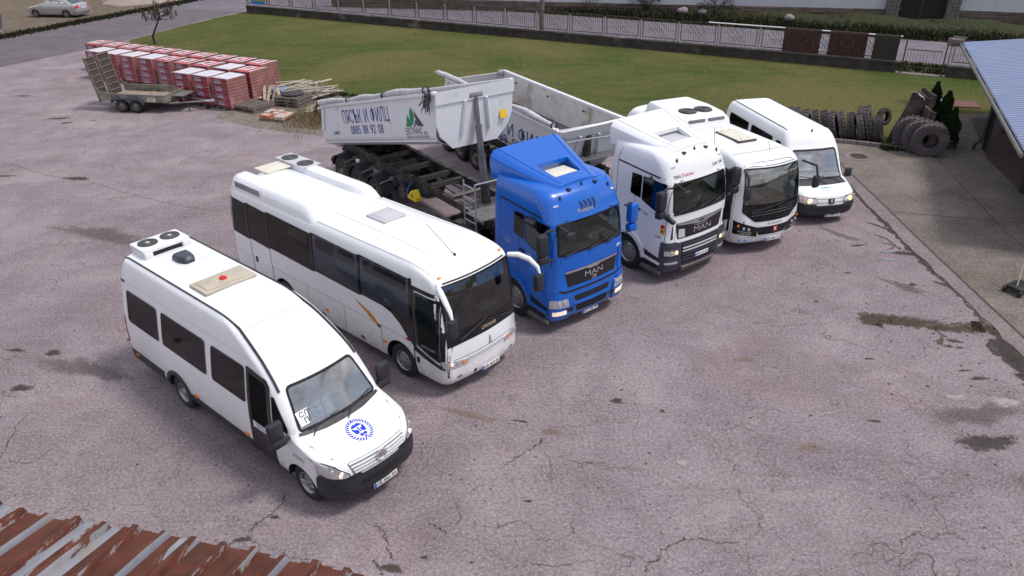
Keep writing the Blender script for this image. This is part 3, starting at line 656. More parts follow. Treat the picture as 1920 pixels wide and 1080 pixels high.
# ------------------------------------------------ cracks, stains, patches in the yard
MOSS = stain('crack_moss', (.075, .055, .032), .8, 7)
DARKST = stain('dark_stain', (.048, .036, .034), .85, 6); HAIR = stain('hair_crack', (.05, .038, .036), .6, 9); FAINT = stain('faint_stain', (.085, .068, .064), .42, 3.5); GRIT = mat('dark_grit', (.05, .04, .037), .9, var=.3)
WETST = stain('wet_silt', (.060, .046, .034), .85, 4)
PALE = stain('pale_patch', (.32, .285, .29), .85, 4)
SANDST = stain('sand_smear', (.235, .165, .115), .45, 2.2)
PUD = mat('puddle', (.16, .16, .20), .04, var=.1)
def fallattr(o, val=None, vals=None):
    at = o.data.attributes.new('fall', 'FLOAT', 'POINT'); n_ = len(o.data.vertices); at.data.foreach_set('value', [val]*n_ if vals is None else vals); return o
CR = [([(-0.18, 10.85), (0.03, 11.08), (0.29, 11.29), (0.48, 11.45), (0.55, 11.65)], 0.06), ([(0.48, 11.45), (0.65, 11.03), (0.68, 10.76), (0.68, 10.35)], 0.03), ([(-2.38, 9.44), (-2.19, 9.29), (-2.11, 9.05), (-2.04, 8.86), (-1.93, 8.67)], 0.06), ([(-2.27, 8.68), (-2.15, 8.5), (-2.06, 8.36)], 0.07), ([(-2.19, 9.29), (-1.99, 9.28)], 0.03), ([(-1.45, 9.48), (-1.25, 9.32), (-1.13, 9.22)], 0.05), ([(-1.06, 10.1), (-0.99, 9.78), (-0.91, 9.62), (-0.94, 9.42)], 0.035), ([(-1.13, 9.22), (-0.65, 9.07), (-0.28, 8.74), (0.0, 8.51), (0.43, 8.55)], 0.03), ([(-0.34, 9.07), (-0.29, 9.41), (-0.27, 9.77), (0.02, 10.14)], 0.03), ([(1.02, 9.64), (0.96, 9.34), (0.99, 9.22), (0.74, 9.05), (0.3, 9.03)], 0.03), ([(0.99, 9.22), (1.17, 8.95), (1.45, 8.85), (1.99, 8.62)], 0.02), ([(2.02, 8.35), (2.12, 8.57), (2.27, 8.61), (2.34, 8.79), (2.54, 8.91), (2.78, 9.04), (3.04, 9.04), (3.34, 8.94), (3.68, 8.98)], 0.05), ([(4.06, 10.41), (3.92, 10.02), (4.04, 9.75), (4.15, 9.54), (4.01, 9.15), (3.8, 9.03)], 0.03), ([(3.8, 9.03), (3.71, 8.59), (3.66, 8.28)], 0.035), ([(3.14, 10.2), (3.95, 10.16)], 0.02), ([(0.5, 11.45), (0.69, 11.78), (0.87, 11.84)], 0.03), ([(0.94, 11.0), (1.35, 10.93), (1.7, 10.71), (2.16, 10.79), (2.54, 10.67), (2.89, 10.37), (3.14, 10.2)], 0.02), ([(3.14, 10.2), (3.24, 9.76), (3.24, 9.45)], 0.018), ([(-1.4, 11.82), (-1.35, 12.3), (-1.28, 12.67)], 0.02), ([(-1.76, 10.62), (-1.63, 10.98), (-1.46, 11.48), (-1.4, 11.82)], 0.02), ([(-1.86, 10.06), (-1.4, 10.27), (-1.08, 10.21)], 0.02), ([(4.25, 12.64), (4.28, 12.06), (4.01, 11.52), (3.89, 11.2)], 0.02), ([(4.28, 12.06), (4.64, 11.77), (5.08, 11.5), (5.42, 11.23)], 0.02), ([(5.44, 13.73), (5.5, 13.31), (5.61, 12.92)], 0.02), ([(0.74, 13.82), (0.9, 13.24), (1.02, 12.85)], 0.018), ([(0.22, 8.6), (0.5, 8.5), (0.92, 8.55), (1.28, 8.63)], 0.04), ([(-4.01, 10.26), (-4.08, 9.89), (-4.19, 9.67), (-4.32, 9.56), (-4.42, 9.37), (-4.42, 9.16)], 0.05), ([(-4.42, 9.16), (-4.23, 9.02), (-3.89, 8.93), (-3.66, 8.75), (-3.16, 8.69)], 0.03), ([(-4.79, 8.94), (-4.69, 9.02), (-4.59, 9.1), (-4.41, 9.12)], 0.05), ([(-7.57, 10.6), (-7.68, 10.27), (-7.8, 10.04), (-7.84, 9.86), (-7.99, 9.77)], 0.02), ([(-7.16, 10.6), (-7.16, 10.31), (-7.17, 10.03)], 0.015), ([(6.82, 13.58), (7.1, 13.29), (7.42, 13.14), (7.79, 13.0), (8.14, 12.81), (8.57, 12.72)], 0.03), ([(11.17, 23.07), (11.41, 22.63), (11.57, 22.52)], 0.03), ([(7.5, 17.39), (7.93, 17.1), (8.14, 16.44)], 0.015), ([(10.21, 15.83), (10.79, 16.0), (11.11, 16.12)], 0.02), ([(9.35, 15.32), (9.49, 14.97), (9.69, 14.53)], 0.03), ([(-19.95, 28.69), (-18.69, 27.96), (-17.22, 27.03), (-16.38, 26.69)], 0.05), ([(-15.22, 26.24), (-13.62, 25.2), (-12.36, 24.51), (-11.5, 24.04), (-10.56, 23.66), (-9.39, 23.29)], 0.05), ([(-14.68, 21.56), (-14.34, 21.84), (-14.3, 22.62)], 0.02), ([(-14.43, 20.15), (-13.4, 19.74), (-12.5, 19.09)], 0.03), ([(-19.97, 31.91), (-18.6, 31.03), (-17.49, 30.46)], 0.03), ([(-15.25, 28.88), (-14.54, 28.67), (-13.36, 28.82)], 0.02), ([(-9.64, 11.07), (-9.96, 12.18), (-9.93, 12.7)], 0.05), ([(-9.58, 11.14), (-9.03, 11.06), (-8.87, 11.51)], 0.04), ([(0.33, 13.83), (1.13, 13.52), (1.87, 14.01)], 0.012), ([(2.85, 15.09), (3.51, 13.97), (4.29, 13.75)], 0.012), ([(3.84, 17.11), (4.43, 16.03), (5.33, 15.51), (6.24, 15.98)], 0.015), ([(7.0, 19.53), (7.77, 18.2), (7.72, 16.47)], 0.015), ([(0.5, 15.61), (1.61, 15.11), (2.53, 15.45)], 0.012), ([(8.49, 16.24), (8.85, 16.0), (9.33, 15.91), (9.98, 15.65), (10.54, 15.49), (11.1, 15.57), (11.4, 15.42)], 0.85), ([(8.63, 15.93), (8.82, 15.63), (8.82, 15.93)], 0.5), ([(9.96, 15.6), (10.12, 15.16), (9.83, 14.82), (10.11, 14.66)], 0.22), ([(10.64, 15.44), (11.51, 15.86), (11.66, 16.25)], 0.4), ([(11.35, 15.57), (11.55, 15.13), (11.33, 14.34), (11.06, 13.61)], 0.8), ([(10.93, 20.89), (11.16, 20.51), (11.22, 19.77), (11.51, 19.41), (11.75, 19.13)], 0.2), ([(10.84, 20.33), (11.2, 20.06), (10.54, 19.61)], 0.12)]
for k, (pts, wd) in enumerate(CR): fallattr(ribbon('crack', pts, wd*.45, .006+.0003*(k % 5), MOSS if wd > .035 else HAIR, .035, k+3, 9), .40)
def blob(name, x, y, rx, ry, m, seed, ang=0, z=.007, rough=.35, n=26):
    rnd = random.Random(seed); ph = [rnd.uniform(0, 6.28) for _ in range(5)]; V = []
    for k in range(n):
        a = 2*math.pi*k/n; r = 1+rough*(.5*math.sin(2*a+ph[0])+.35*math.sin(3*a+ph[1])+.25*math.sin(5*a+ph[2])+.2*math.sin(8*a+ph[3]))+rnd.uniform(-.06, .06)
        u, v_ = rx*r*math.cos(a), ry*r*math.sin(a); V.append((x+u*math.cos(ang)-v_*math.sin(ang), y+u*math.sin(ang)+v_*math.cos(ang), z))
    rings = [[(x+(q[0]-x)*s_, y+(q[1]-y)*s_, z) for q in V] for s_ in (1.25, .8, .4)]; VV = sum(rings, [])+[(x, y, z)]
    F = [(r*n+i, r*n+(i+1) % n, (r+1)*n+(i+1) % n, (r+1)*n+i) for r in range(2) for i in range(n)]+[(2*n+i, 2*n+(i+1) % n, 3*n) for i in range(n)]
    o = pydata(name, VV, F, m); o['kind'] = 'structure'; return fallattr(o, vals=[0.0]*n+[.30]*n+[.52]*n+[.62])
for k, q in enumerate([(2.14, 12.79, 0.17, 0.1, 0, 'd'), (3.02, 12.44, 0.07, 0.05, 0, 'd'), (4.74, 12.18, 0.05, 0.03, 0, 'd'), (0.24, 9.94, 0.08, 0.05, 0, 'd'), (-10.59, 13.49, 0.26, 0.15, 0.2, 'd'), (-10.63, 14.87, 0.22, 0.14, 0, 'd'), (-11.57, 15.01, 0.25, 0.08, 0, 'd'), (-4.1, 9.63, 0.1, 0.05, 0, 'w'), (-4.48, 9.14, 0.16, 0.07, 0, 'w'), (-1.46, 8.72, 0.07, 0.05, 0, 'd'), (-0.69, 8.6, 0.05, 0.03, 0, 'd'), (-7.79, 8.49, 0.2, 0.15, 0, 'w'), (-1.95, 8.51, 0.25, 0.1, 0, 'w'), (0.13, 12.16, 0.22, 0.04, -0.3, 'd'), (3.12, 10.88, 0.2, 0.1, 0, 'p'), (-1.01, 12.44, 0.9, 0.1, -0.42, 's'), (0.75, 11.82, 0.22, 0.16, -0.3, 's'), (8.82, 15.93, 0.55, 0.24, 0, 'w'), (9.52, 15.76, 0.8, 0.16, -0.12, 'w'), (10.18, 15.52, 0.45, 0.12, -0.1, 'w'), (9.05, 16.0, 0.22, 0.09, 0, 'p'), (10.25, 14.93, 0.25, 0.08, -0.4, 'w'), (11.25, 15.5, 0.45, 0.14, 0, 'd'), (11.55, 15.25, 0.5, 0.16, -0.6, 'd'), (11.59, 16.12, 0.25, 0.12, 0.7, 'd'), (11.46, 14.56, 0.3, 0.35, 0, 'd'), (11.14, 19.6, 0.45, 0.14, -0.5, 'd'), (10.93, 19.74, 0.22, 0.07, 0, 'u'), (10.61, 19.2, 0.2, 0.06, 0, 'u'), (11.34, 21.48, 0.6, 0.07, -0.9, 'd'), (11.69, 20.99, 0.5, 0.05, -0.9, 'd'), (9.19, 12.77, 0.28, 0.16, 0, 'p'), (10.08, 12.59, 0.52, 0.2, -0.1, 'p'), (10.0, 13.44, 0.25, 0.07, 0.1, 'd'), (9.85, 13.74, 0.16, 0.05, 0, 'd'), (7.17, 12.03, 0.15, 0.05, 0, 'd'), (9.02, 11.35, 0.6, 0.3, 0.2, 'd'), (11.73, 19.41, 0.3, 0.04, -0.9, 'd'), (11.45, 17.65, 0.35, 0.12, -0.8, 'w'), (13.04, 23.39, 0.25, 0.05, -1, 'd'), (9.15, 18.42, 0.12, 0.06, 0, 'd'), (10.59, 17.7, 0.13, 0.1, 0, 'w'), (7.99, 14.24, 0.1, 0.05, 0, 'd'), (10.23, 14.65, 0.12, 0.05, 0, 'd'), (9.59, 22.37, 0.13, 0.05, 0, 'd'), (10.15, 20.16, 0.3, 0.07, 0.3, 'd'), (-21.0, 35.38, 1.0, 0.35, 0.1, 'p'), (-19.38, 33.17, 0.4, 0.22, 0, 'p'), (-20.79, 34.75, 0.7, 0.18, 0.2, 'w'), (-20.06, 34.03, 0.35, 0.14, 0.2, 'w'), (-18.97, 34.33, 0.16, 0.09, 0, 'w'), (-15.9, 26.62, 0.6, 0.2, -0.3, 'd'), (-12.96, 33.74, 0.14, 0.06, 0, 'w'), (-24.76, 39.01, 0.5, 0.15, 0, 'w'), (-18.86, 27.0, 0.5, 0.12, 0, 'w'), (5.18, 14.26, 0.25, 0.12, 0, 's'), (5.63, 11.26, 0.3, 0.14, 0.2, 's')]):
    x, y, rx, ry, a, t = q
    blob({'d': 'oil_stain', 'w': 'silt', 'p': 'pale_patch', 's': 'sand_smear', 'u': 'puddle'}[t], x, y, rx, ry, {'d': DARKST, 'w': WETST, 'p': PALE, 's': SANDST, 'u': PUD}[t], k+5, a, z=.0045+.0005*(k % 9) if t != 'u' else .0105)
for k, (off, wd_, i0, i1) in enumerate(((-.08, .10, 0, 7), (-.12, .16, 2, 4), (-.20, .38, 5, 6), (-.40, .30, 5, 6), (-.06, .12, 1, 3), (-.25, .28, 5, 7))):
    fallattr(ribbon('edge_silt', [(x+off, y) for x, y in edge[i0:i1+1]], wd_, .0112+.0004*k, DARKST if k % 2 else WETST, .07, 90+k, 22), .44)
for k, (x, y, rx, ry, an) in enumerate(((9.7, 15.9, .9, .22, -.25), (10.6, 15.4, .7, .2, -.3), (10.3, 17.6, .8, .18, -.9), (9.9, 20.9, .7, .2, -1.0), (9.3, 12.2, 1.0, .4, .3), (10.3, 10.3, 1.2, .6, .1), (-9.6, 14.2, 1.4, .35, -.4), (-12.5, 21.5, 2.2, .5, -.3))):
    o = blob('worn_stain', x, y, rx, ry, FAINT, 200+k, an, z=.0030+.0001*k, rough=.5)
rnd = random.Random(31)
V, F = [], []
for k in range(520):                       # small pits, bits of grit and leaf litter
    x, y = rnd.uniform(-14, 13), rnd.uniform(7.5, 27)
    if rnd.random() < .35: x, y = rnd.uniform(7.5, 11.6), rnd.uniform(9, 25)
    if x > 11.2: continue
    r = rnd.uniform(.008, .030)*(1.9 if rnd.random() < .06 else 1); n0 = len(V); nn_ = 7
    V += [(x+r*rnd.uniform(.6, 1.3)*math.cos(6.28*i/nn_), y+r*rnd.uniform(.5, 1.1)*math.sin(6.28*i/nn_), .0095) for i in range(nn_)]; F.append(tuple(range(n0, n0+nn_)))
o = pydata('litter', V, F, GRIT); o['kind'] = 'stuff'
# ------------------------------------------------ grass blades and weeds
def inside(x, y, P):
    c = False; j = len(P)-1
    for i in range(len(P)):
        if (P[i][1] > y) != (P[j][1] > y) and x < (P[j][0]-P[i][0])*(y-P[i][1])/(P[j][1]-P[i][1])+P[i][0]: c = not c
        j = i
    return c
LAWNP = [(-21.4, 66.9), (-25.9, 54.6), (-25.7, 51.0), (-22, 46.4), (-12.1, 40.3), (-8.2, 38.2), (12.2, 30.2), (15.0, 29.2), (17.6, 30.6), (19.0, 33.8), (27, 34.6), (26, 39), (21.5, 41.4), (14.0, 45.6), (-1.3, 54.4)]
def blades(name, N, region, h0, h1, m, seed, width=.03, lean=1):
    rnd = random.Random(seed); V, F = [], []
    while len(F) < N:
        x, y = region(rnd)
        if x is None: continue
        h_ = rnd.uniform(h0, h1); a = rnd.uniform(0, 6.28); w_ = width*rnd.uniform(.6, 1.4); lx, ly = rnd.uniform(-.6, .6)*h_*lean, rnd.uniform(-.6, .6)*h_*lean; n0 = len(V)
        V += [(x-w_*math.cos(a), y-w_*math.sin(a), .01), (x+w_*math.cos(a), y+w_*math.sin(a), .01), (x+lx, y+ly, .01+h_)]; F.append((n0, n0+1, n0+2))
    o = pydata(name, V, F, m); o['kind'] = 'stuff'; return o
def leafmat(name, c1, c2, c3=None, sc=.5):
    m, nt, b = newmat(name); g = nt.add('ShaderNodeNewGeometry').outputs['Position']
    col = nt.ramp(nt.noise(g, sc, 5, .7), .35, .65, c4(c1), c4(c2))
    if c3: col = nt.mix(nt.ramp(nt.noise(g, sc*9, 3), .5, .75, (0,0,0,1), (.8,)*3+(1,)), col, c4(c3))
    nt.l.new(col, b.inputs['Base Color']); b.inputs['Roughness'].default_value = .8; b.inputs['Specular IOR Level'].default_value = .15
    return m
GB = leafmat('grass_blades', (.10, .165, .035), (.20, .18, .075), (.24, .22, .11), .2)
WB = leafmat('weed_leaves', (.011, .021, .006), (.026, .027, .012), (.055, .048, .026), .6)
DB = leafmat('dry_stalks', (.16, .12, .07), (.24, .18, .10), None, .8)
def lawnreg(rnd):
    x, y = rnd.uniform(-26, 27), rnd.uniform(29, 67)
    return (x, y) if inside(x, y, LAWNP) else (None, None)
blades('grass', 22000, lawnreg, .010, .035, GB, 1, .04, 6)
def stripreg(t0, t1, d0, d1):
    def f(rnd): p = along(rnd.uniform(t0, t1), rnd.uniform(d0, d1)); return p
    return f
blades('verge_grass', 16000, stripreg(-23, 40, .3, 2.6), .05, .22, WB, 2, .05)
blades('bank_grass', 30000, stripreg(-24, 50, 10.3, 16.5), .35, .62, WB, 3, .07)
def edgereg(rnd):
    k = rnd.random(); a, b = random.Random(int(k*6)).choice([((-19.5, 44.6), (-8.2, 38.3)), ((-8.2, 38.3), (12.2, 30.2))]), 0
    t = rnd.random(); return a[0][0]+(a[1][0]-a[0][0])*t+rnd.gauss(0, .12), a[0][1]+(a[1][1]-a[0][1])*t+rnd.gauss(0, .12)
blades('edge_grass', 5000, edgereg, .05, .2, WB, 4, .03)
blades('dry_weeds', 2600, lambda r: (r.gauss(-8.6, .8), r.gauss(34.3, 1.0)), .08, .42, DB, 5, .016)
blades('lot_weeds', 7000, lambda r: (lambda t: (-38.5+10.5*t+r.gauss(0, .35)-.2, 47+26*t+r.gauss(0, .5)+1.2))(r.random()), .05, .22, WB, 6, .06)
blades('kerb_weeds', 500, lambda r: (r.uniform(14.6, 15.6), 28.95+r.gauss(0, .15)), .05, .25, WB, 7, .03)
blades('lot_scrub', 9000, lambda r: (r.uniform(-75, -34), r.uniform(78, 95)), .2, .9, WB, 8, .12)
# ================================================================ fence, plinth wall, rugs
WALLM = mat('old_plinth', (.045, .040, .034), .92, var=.5, scale=1.6, dirt=((.30, .28, .27), .60, .8), bump=.8, bscale=9)
RUST = mat('rusty_iron', (.060, .045, .042), .8, var=.35, dirt=((.12, .07, .05), .5, 5))
POSTM = mat('fence_post_grey', (.26, .23, .22), .8, var=.25)
bm = bmesh.new(); rnd = random.Random(5)
def wallseg(t0, t1):
    n_ = int((t1-t0)/.5); prev = None
    for k in range(n_+1):
        t = t0+(t1-t0)*k/n_; row = []
        for d, z in ((-.16, -.03), (-.15, .30), (-.17, .47), (-.19, .49), (-.18, .57), (.15, .58), (.14, -.03)):
            p = along(t, d+rnd.uniform(-.012, .012)); row.append(bm.verts.new((p[0], p[1], z+rnd.uniform(-.012, .012)*(z > 0))))
        if prev:
            for j in range(6): bm.faces.new((prev[j], prev[j+1], row[j+1], row[j]))
        else: bm.faces.new(row)
        prev = row
    bm.faces.new(prev[::-1])
wallseg(-23.0, 25.6); wallseg(28.0, 44.0)
o = bmo('plinth_wall', bm, WALLM, None, ang=30); setp(o, 'low stained concrete plinth wall carrying the iron fence along the lawn', 'wall')
fence = empty('iron_fence', (*along(-23, 0), .58), math.atan2(fd.y, fd.x), 'rusty iron bar fence with diagonal motifs standing on the low plinth wall', 'fence')
BAY = 2.42; pm = None; pom = None
def panel_mesh(H=1.20, Lb=BAY-.30, up=0):
    bm = bmesh.new()
    for z in (.10, H): box(bm, (0, 0, z), (Lb, .03, .045))
    for s in (-1, 1): box(bm, (s*Lb/2, 0, H/2+.05), (.04, .04, H-.05))
    nb = 15
    for k in range(nb): box(bm, (-Lb/2+Lb*(k+.5)/nb, 0, H/2+.05+up/2), (.016, .016, H-.08+up))
    for a, b in (((-.75, H-.02), (.15, .25)), ((-.45, H-.02), (.40, .25)), ((-.75, .85), (-.20, .30)), ((-.05, H-.02), (.45, .65))):
        tube(bm, [(a[0], -.02, a[1]), (b[0], -.02, b[1])], .013, 4)
    return bm
nb_ = int(48.6/BAY)
for k in range(nb_+1):
    if k < nb_:
        if pm is None: p = bmo('fence_panel', panel_mesh(), RUST, fence, smooth=False); pm = p
        else: p = pm.copy(); COL.objects.link(p); p.parent = fence
        p.location = (BAY*(k+.5), 0, .05)
    if pom is None:
        bm = bmesh.new(); box(bm, (0, 0, .60), (.07, .07, 1.22)); q = bmo('fence_post', bm, POSTM, fence, smooth=False); pom = q
    else: q = pom.copy(); COL.objects.link(q); q.parent = fence
    q.location = (BAY*k, 0, -.02)
fence2 = empty('iron_fence', (*along(28.0, 0), .58), math.atan2(fd.y, fd.x), 'shorter run of iron bar fence right of the wicket gate, behind the canopy', 'fence')
for k in range(5):
    p = pm.copy(); COL.objects.link(p); p.parent = fence2; p.location = (BAY*(k+.5), 0, .1)
    q = pom.copy(); COL.objects.link(q); q.parent = fence2; q.location = (BAY*k, 0, 0)
g = empty('wicket_gate', (*along(25.85, 0), 0), math.atan2(fd.y, fd.x), 'low iron wicket gate standing in the gap of the plinth wall', 'gate')
bm = bmesh.new()
for z in (.35, 1.25): box(bm, (.95, 0, z), (1.7, .03, .04))
for k in range(11): box(bm, (.15+k*.16, 0, .80), (.016, .016, .92))
bmo('gate_leaf', bm, RUST, g, smooth=False)
for x in (.0, 1.95): bm = bmesh.new(); box(bm, (x, 0, .85), (.07, .07, 1.7)); bmo('gate_post', bm, RUST, g, smooth=False)
# white pipe on top of the fence, rugs hung over it
bm = bmesh.new(); tube(bm, [(*along(15.1, -.05), 1.88), (*along(25.6, -.05), 1.88)], .035, 8)
o = bmo('white_pipe', bm, WHITE2, None); setp(o, 'long white pipe lying on top of the fence above the rugs', 'pipe')
RUG1 = mat('rug_maroon', (.050, .022, .022), .95, var=.3, scale=6); RUG2 = mat('rug_wine', (.045, .018, .020), .95, var=.3, scale=6); RUG3 = mat('rug_brown', (.035, .028, .024), .95, var=.2, scale=8); RUGD = mat('rug_pattern', (.085, .032, .030), .95, var=.2, scale=8)
for (t0, t1, m, lab, pat) in ((19.5, 21.5, RUG1, 'maroon rug with round medallions, leftmost of three hung over the fence', 1), (21.95, 23.9, RUG2, 'wine red medallion rug hung over the fence between two other rugs', 1), (24.25, 25.5, RUG3, 'plain dark brown rug, rightmost of three hung over the fence', 0)):
    bm = bmesh.new(); NX, prof = 16, [(-.16, .62), (-.15, .9), (-.14, 1.2), (-.13, 1.5), (-.12, 1.8), (-.10, 1.90), (-.04, 1.93), (.03, 1.90), (.06, 1.7), (.07, 1.4)]
    prev = None
    for i in range(NX+1):
        t = t0+(t1-t0)*i/NX; row = [bm.verts.new((*along(t, d+.012*math.sin(i*1.3+z*2)), z)) for d, z in prof]
        if prev:
            for j in range(len(row)-1): bm.faces.new((prev[j], prev[j+1], row[j+1], row[j]))
        prev = row
    rg = bmo('rug', bm, m, None, ang=80); setp(rg, lab, 'rug', 'rugs hung over the iron fence')
    if pat:
        for cx_, cz_, r_ in ((.5, 1.38, .30), (.04, 1.05, .26), (.96, 1.05, .26), (.04, 1.70, .22), (.96, 1.70, .22), (.5, .82, .18)):
            bm = bmesh.new(); tt = t0+(t1-t0)*cx_; ri, ro = [], []
            for a in np.linspace(0, 2*math.pi, 25):
                for lst, rr in ((ri, r_*.72), (ro, r_)):
                    u = min(max(tt+rr*1.25*math.cos(a), t0+.02), t1-.02); z = min(max(cz_+rr*math.sin(a), .63), 1.82); lst.append(bm.verts.new((*along(u, -.19+(z-.62)*.03), z)))
            for a in range(24): bm.faces.new((ri[a], ri[a+1], ro[a+1], ro[a]))
            bmo('rug_medallion', bm, RUGD, rg, smooth=False)
# utility pole
bm = bmesh.new(); tube(bm, [(2.3, 55.6, -.1), (2.3, 55.6, 8.5)], [.17, .11], 12); o = bmo('utility_pole', bm, mat('pole_wood', (.17, .13, .12), .9, var=.3), None); setp(o, 'weathered grey utility pole standing just behind the fence', 'pole')
# ================================================================ garden wall, gate with stone piers
PLA = mat('white_plaster', (.50, .51, .56), .8, var=.08, dirt=((.30, .28, .26), .60, .35), bump=.3, bscale=6)
STONEB = mat('rubble_base', (.13, .10, .085), .95, var=.4, scale=2, bump=1.0, bscale=5); STONEP = mat('pier_stone', (.15, .135, .13), .9, var=.35, scale=5, bump=.8, bscale=10)
gd = Vector((.973, -.232)); gn = Vector((.232, .973)); G0 = Vector((14.2, 61.6))
def gat(t, d): p = G0+gd*t+gn*d; return (p.x, p.y)
def slab(name, t0, t1, d0, d1, z0, z1, m, parent=None, n=1, jit=0, ang=30):
    bm = bmesh.new(); cs = [(*gat(t, d), z) for t in (t0, t1) for d in (d0, d1) for z in (z0, z1)]; vs_ = [bm.verts.new(c) for c in cs]
    for f in ((0,1,3,2), (4,6,7,5), (0,4,5,1), (2,3,7,6), (0,2,6,4), (1,5,7,3)): bm.faces.new([vs_[i] for i in f])
    if jit:
        bmesh.ops.subdivide_edges(bm, edges=bm.edges[:], cuts=n, use_grid_fill=True); rr = random.Random(3)
        for v in bm.verts: v.co += Vector((rr.uniform(-jit, jit), rr.uniform(-jit, jit), rr.uniform(-jit, jit)*.6))
    return bmo(name, bm, m, parent, ang=ang)
for t0, t1, lab in ((-30, 13.6, 'long white plastered garden wall with a rubble base across the street'), (18.4, 40, 'white plastered garden wall on the right of the dark driveway gate')):
    o = slab('garden_wall', t0, t1, .0, .35, .75, 3.6, PLA); setp(o, lab, 'wall')
    slab('rubble_base', t0, t1, -.12, .40, -.03, .80, STONEB, o, 12, .05)
for t0, lab in ((13.6, 'rough stone pier on the left side of the dark driveway gate'), (17.6, 'rough stone pier on the right side of the dark driveway gate')):
    o = slab('gate_pier', t0, t0+.85, -.45, .5, -.03, 3.6, STONEP, None, 10, .035); setp(o, lab, 'pier')
    rr = random.Random(int(t0)); 
    stone = None
    for k in range(13):
        for j in range(3):
            bm = bmesh.new(); box(bm, (0, 0, 0), (.24*rr.uniform(.8, 1.1), .05, .20*rr.uniform(.8, 1.1)), bev=.03); q = bmo('stone', bm, STONEP, o)
            p = gat(t0+.15+j*.28+(.07 if k % 2 else 0), -.47); q.location = (p[0], p[1], .15+k*.26); q.rotation_euler.z = math.atan2(gd.y, gd.x)
gt = empty('driveway_gate', (*gat(14.45, 0), 0), math.atan2(gd.y, gd.x), 'dark brown solid driveway gate between two stone piers', 'gate')
DG = mat('gate_dark', (.012, .009, .010), .6, var=.3)
for k in range(2): 
    bm = bmesh.new(); box(bm, (.8+k*1.58, 0, 1.4), (1.55, .06, 2.7)); lf = bmo('gate_leaf', bm, DG, gt)
    for j in range(8): bm = bmesh.new(); box(bm, (.12+k*1.58+j*.19, -.04, 1.4), (.16, .03, 2.6)); bmo('board', bm, DG, lf, smooth=False)
for x, z, m, w_ in ((.8, 2.5, PAPER, .22), (1.9, 2.3, mat('notice_pink', (.5, .3, .28), .6), .12), (2.4, 2.4, YELS, .13)): bm = bmesh.new(); box(bm, (x, -.07, z), (w_, .01, w_*.8)); bmo('notice', bm, m, gt)
bm = bmesh.new(); prev = None
for k in range(48):
    x = -.4+k*.085; row = [bm.verts.new((x, y, z+.03*math.cos(k*1.57))) for y, z in ((-1.1, 2.75), (.8, 3.15))]
    if prev: bm.faces.new((prev[0], prev[1], row[1], row[0]))
    prev = row
bmo('gate_canopy', bm, mat('canopy_tin', (.30, .24, .26), .6), gt, ang=60)
# trees overhanging the wall: trunk, limbs and leaf-size faces
def leafcloud(bm, c, r, N, size, rnd, squash=.7, mi=0):
    for _ in range(N):
        while True:
            d = Vector((rnd.uniform(-1, 1), rnd.uniform(-1, 1), rnd.uniform(-1, 1)))
            if d.length < 1: break
        p = Vector(c)+Vector((d.x*r, d.y*r, d.z*r*squash)); a = Vector((rnd.gauss(0, 1), rnd.gauss(0, 1), rnd.gauss(0, .6))).normalized(); b = a.cross(Vector((rnd.gauss(0, 1), rnd.gauss(0, 1), rnd.gauss(0, 1)))).normalized()
        s = size*rnd.uniform(.6, 1.4); bm.faces.new([bm.verts.new(p-a*s), bm.verts.new(p+b*s*.5), bm.verts.new(p+a*s)])
LEAFD = leafmat('dark_needles', (.008, .016, .007), (.020, .030, .012), None, .8)
BARK = mat('bark_dark', (.045, .035, .030), .95, var=.4, scale=6, bump=.6)
for i, (x, y, ht, lab, seed) in enumerate(((21.0, 62.4, 7, 'dark conifer with drooping branches leaning over the white wall, left of two', 1), (26.2, 60.9, 8, 'dark conifer overhanging the white wall nearest the stone pier', 2), (38.2, 57.5, 7, 'dark conifer spreading over the wall right of the driveway gate', 3))):
    rnd = random.Random(seed); t = empty('conifer_tree', (x, y, 0), 0, lab, 'tree', 'dark conifers over the garden wall')
    bm = bmesh.new(); tube(bm, [(0, 0, -.1), (.15, -.2, 2), (.1, -.3, ht)], [.28, .22, .10], 9)
    for k in range(9): a = rnd.uniform(0, 6.28); tube(bm, [(.1, -.25, 2.8+k*.45), (1.2*math.cos(a), 1.2*math.sin(a), 2.7+k*.45), (2.2*math.cos(a), 2.2*math.sin(a), 2.2+k*.45)], [.07, .05, .02], 5)
    bmo('trunk', bm, BARK, t); bm = bmesh.new()
    for k in range(34):
        a = rnd.uniform(0, 6.28); rr = rnd.uniform(.4, 2.6); z = 2.6+rnd.random()*(ht-2.2)-rr*.25; leafcloud(bm, (rr*math.cos(a), rr*math.sin(a), z), rnd.uniform(.35, .7), 130, .11, rnd, .6)
    bmo('crown', bm, LEAFD, t, smooth=False, norm=False)
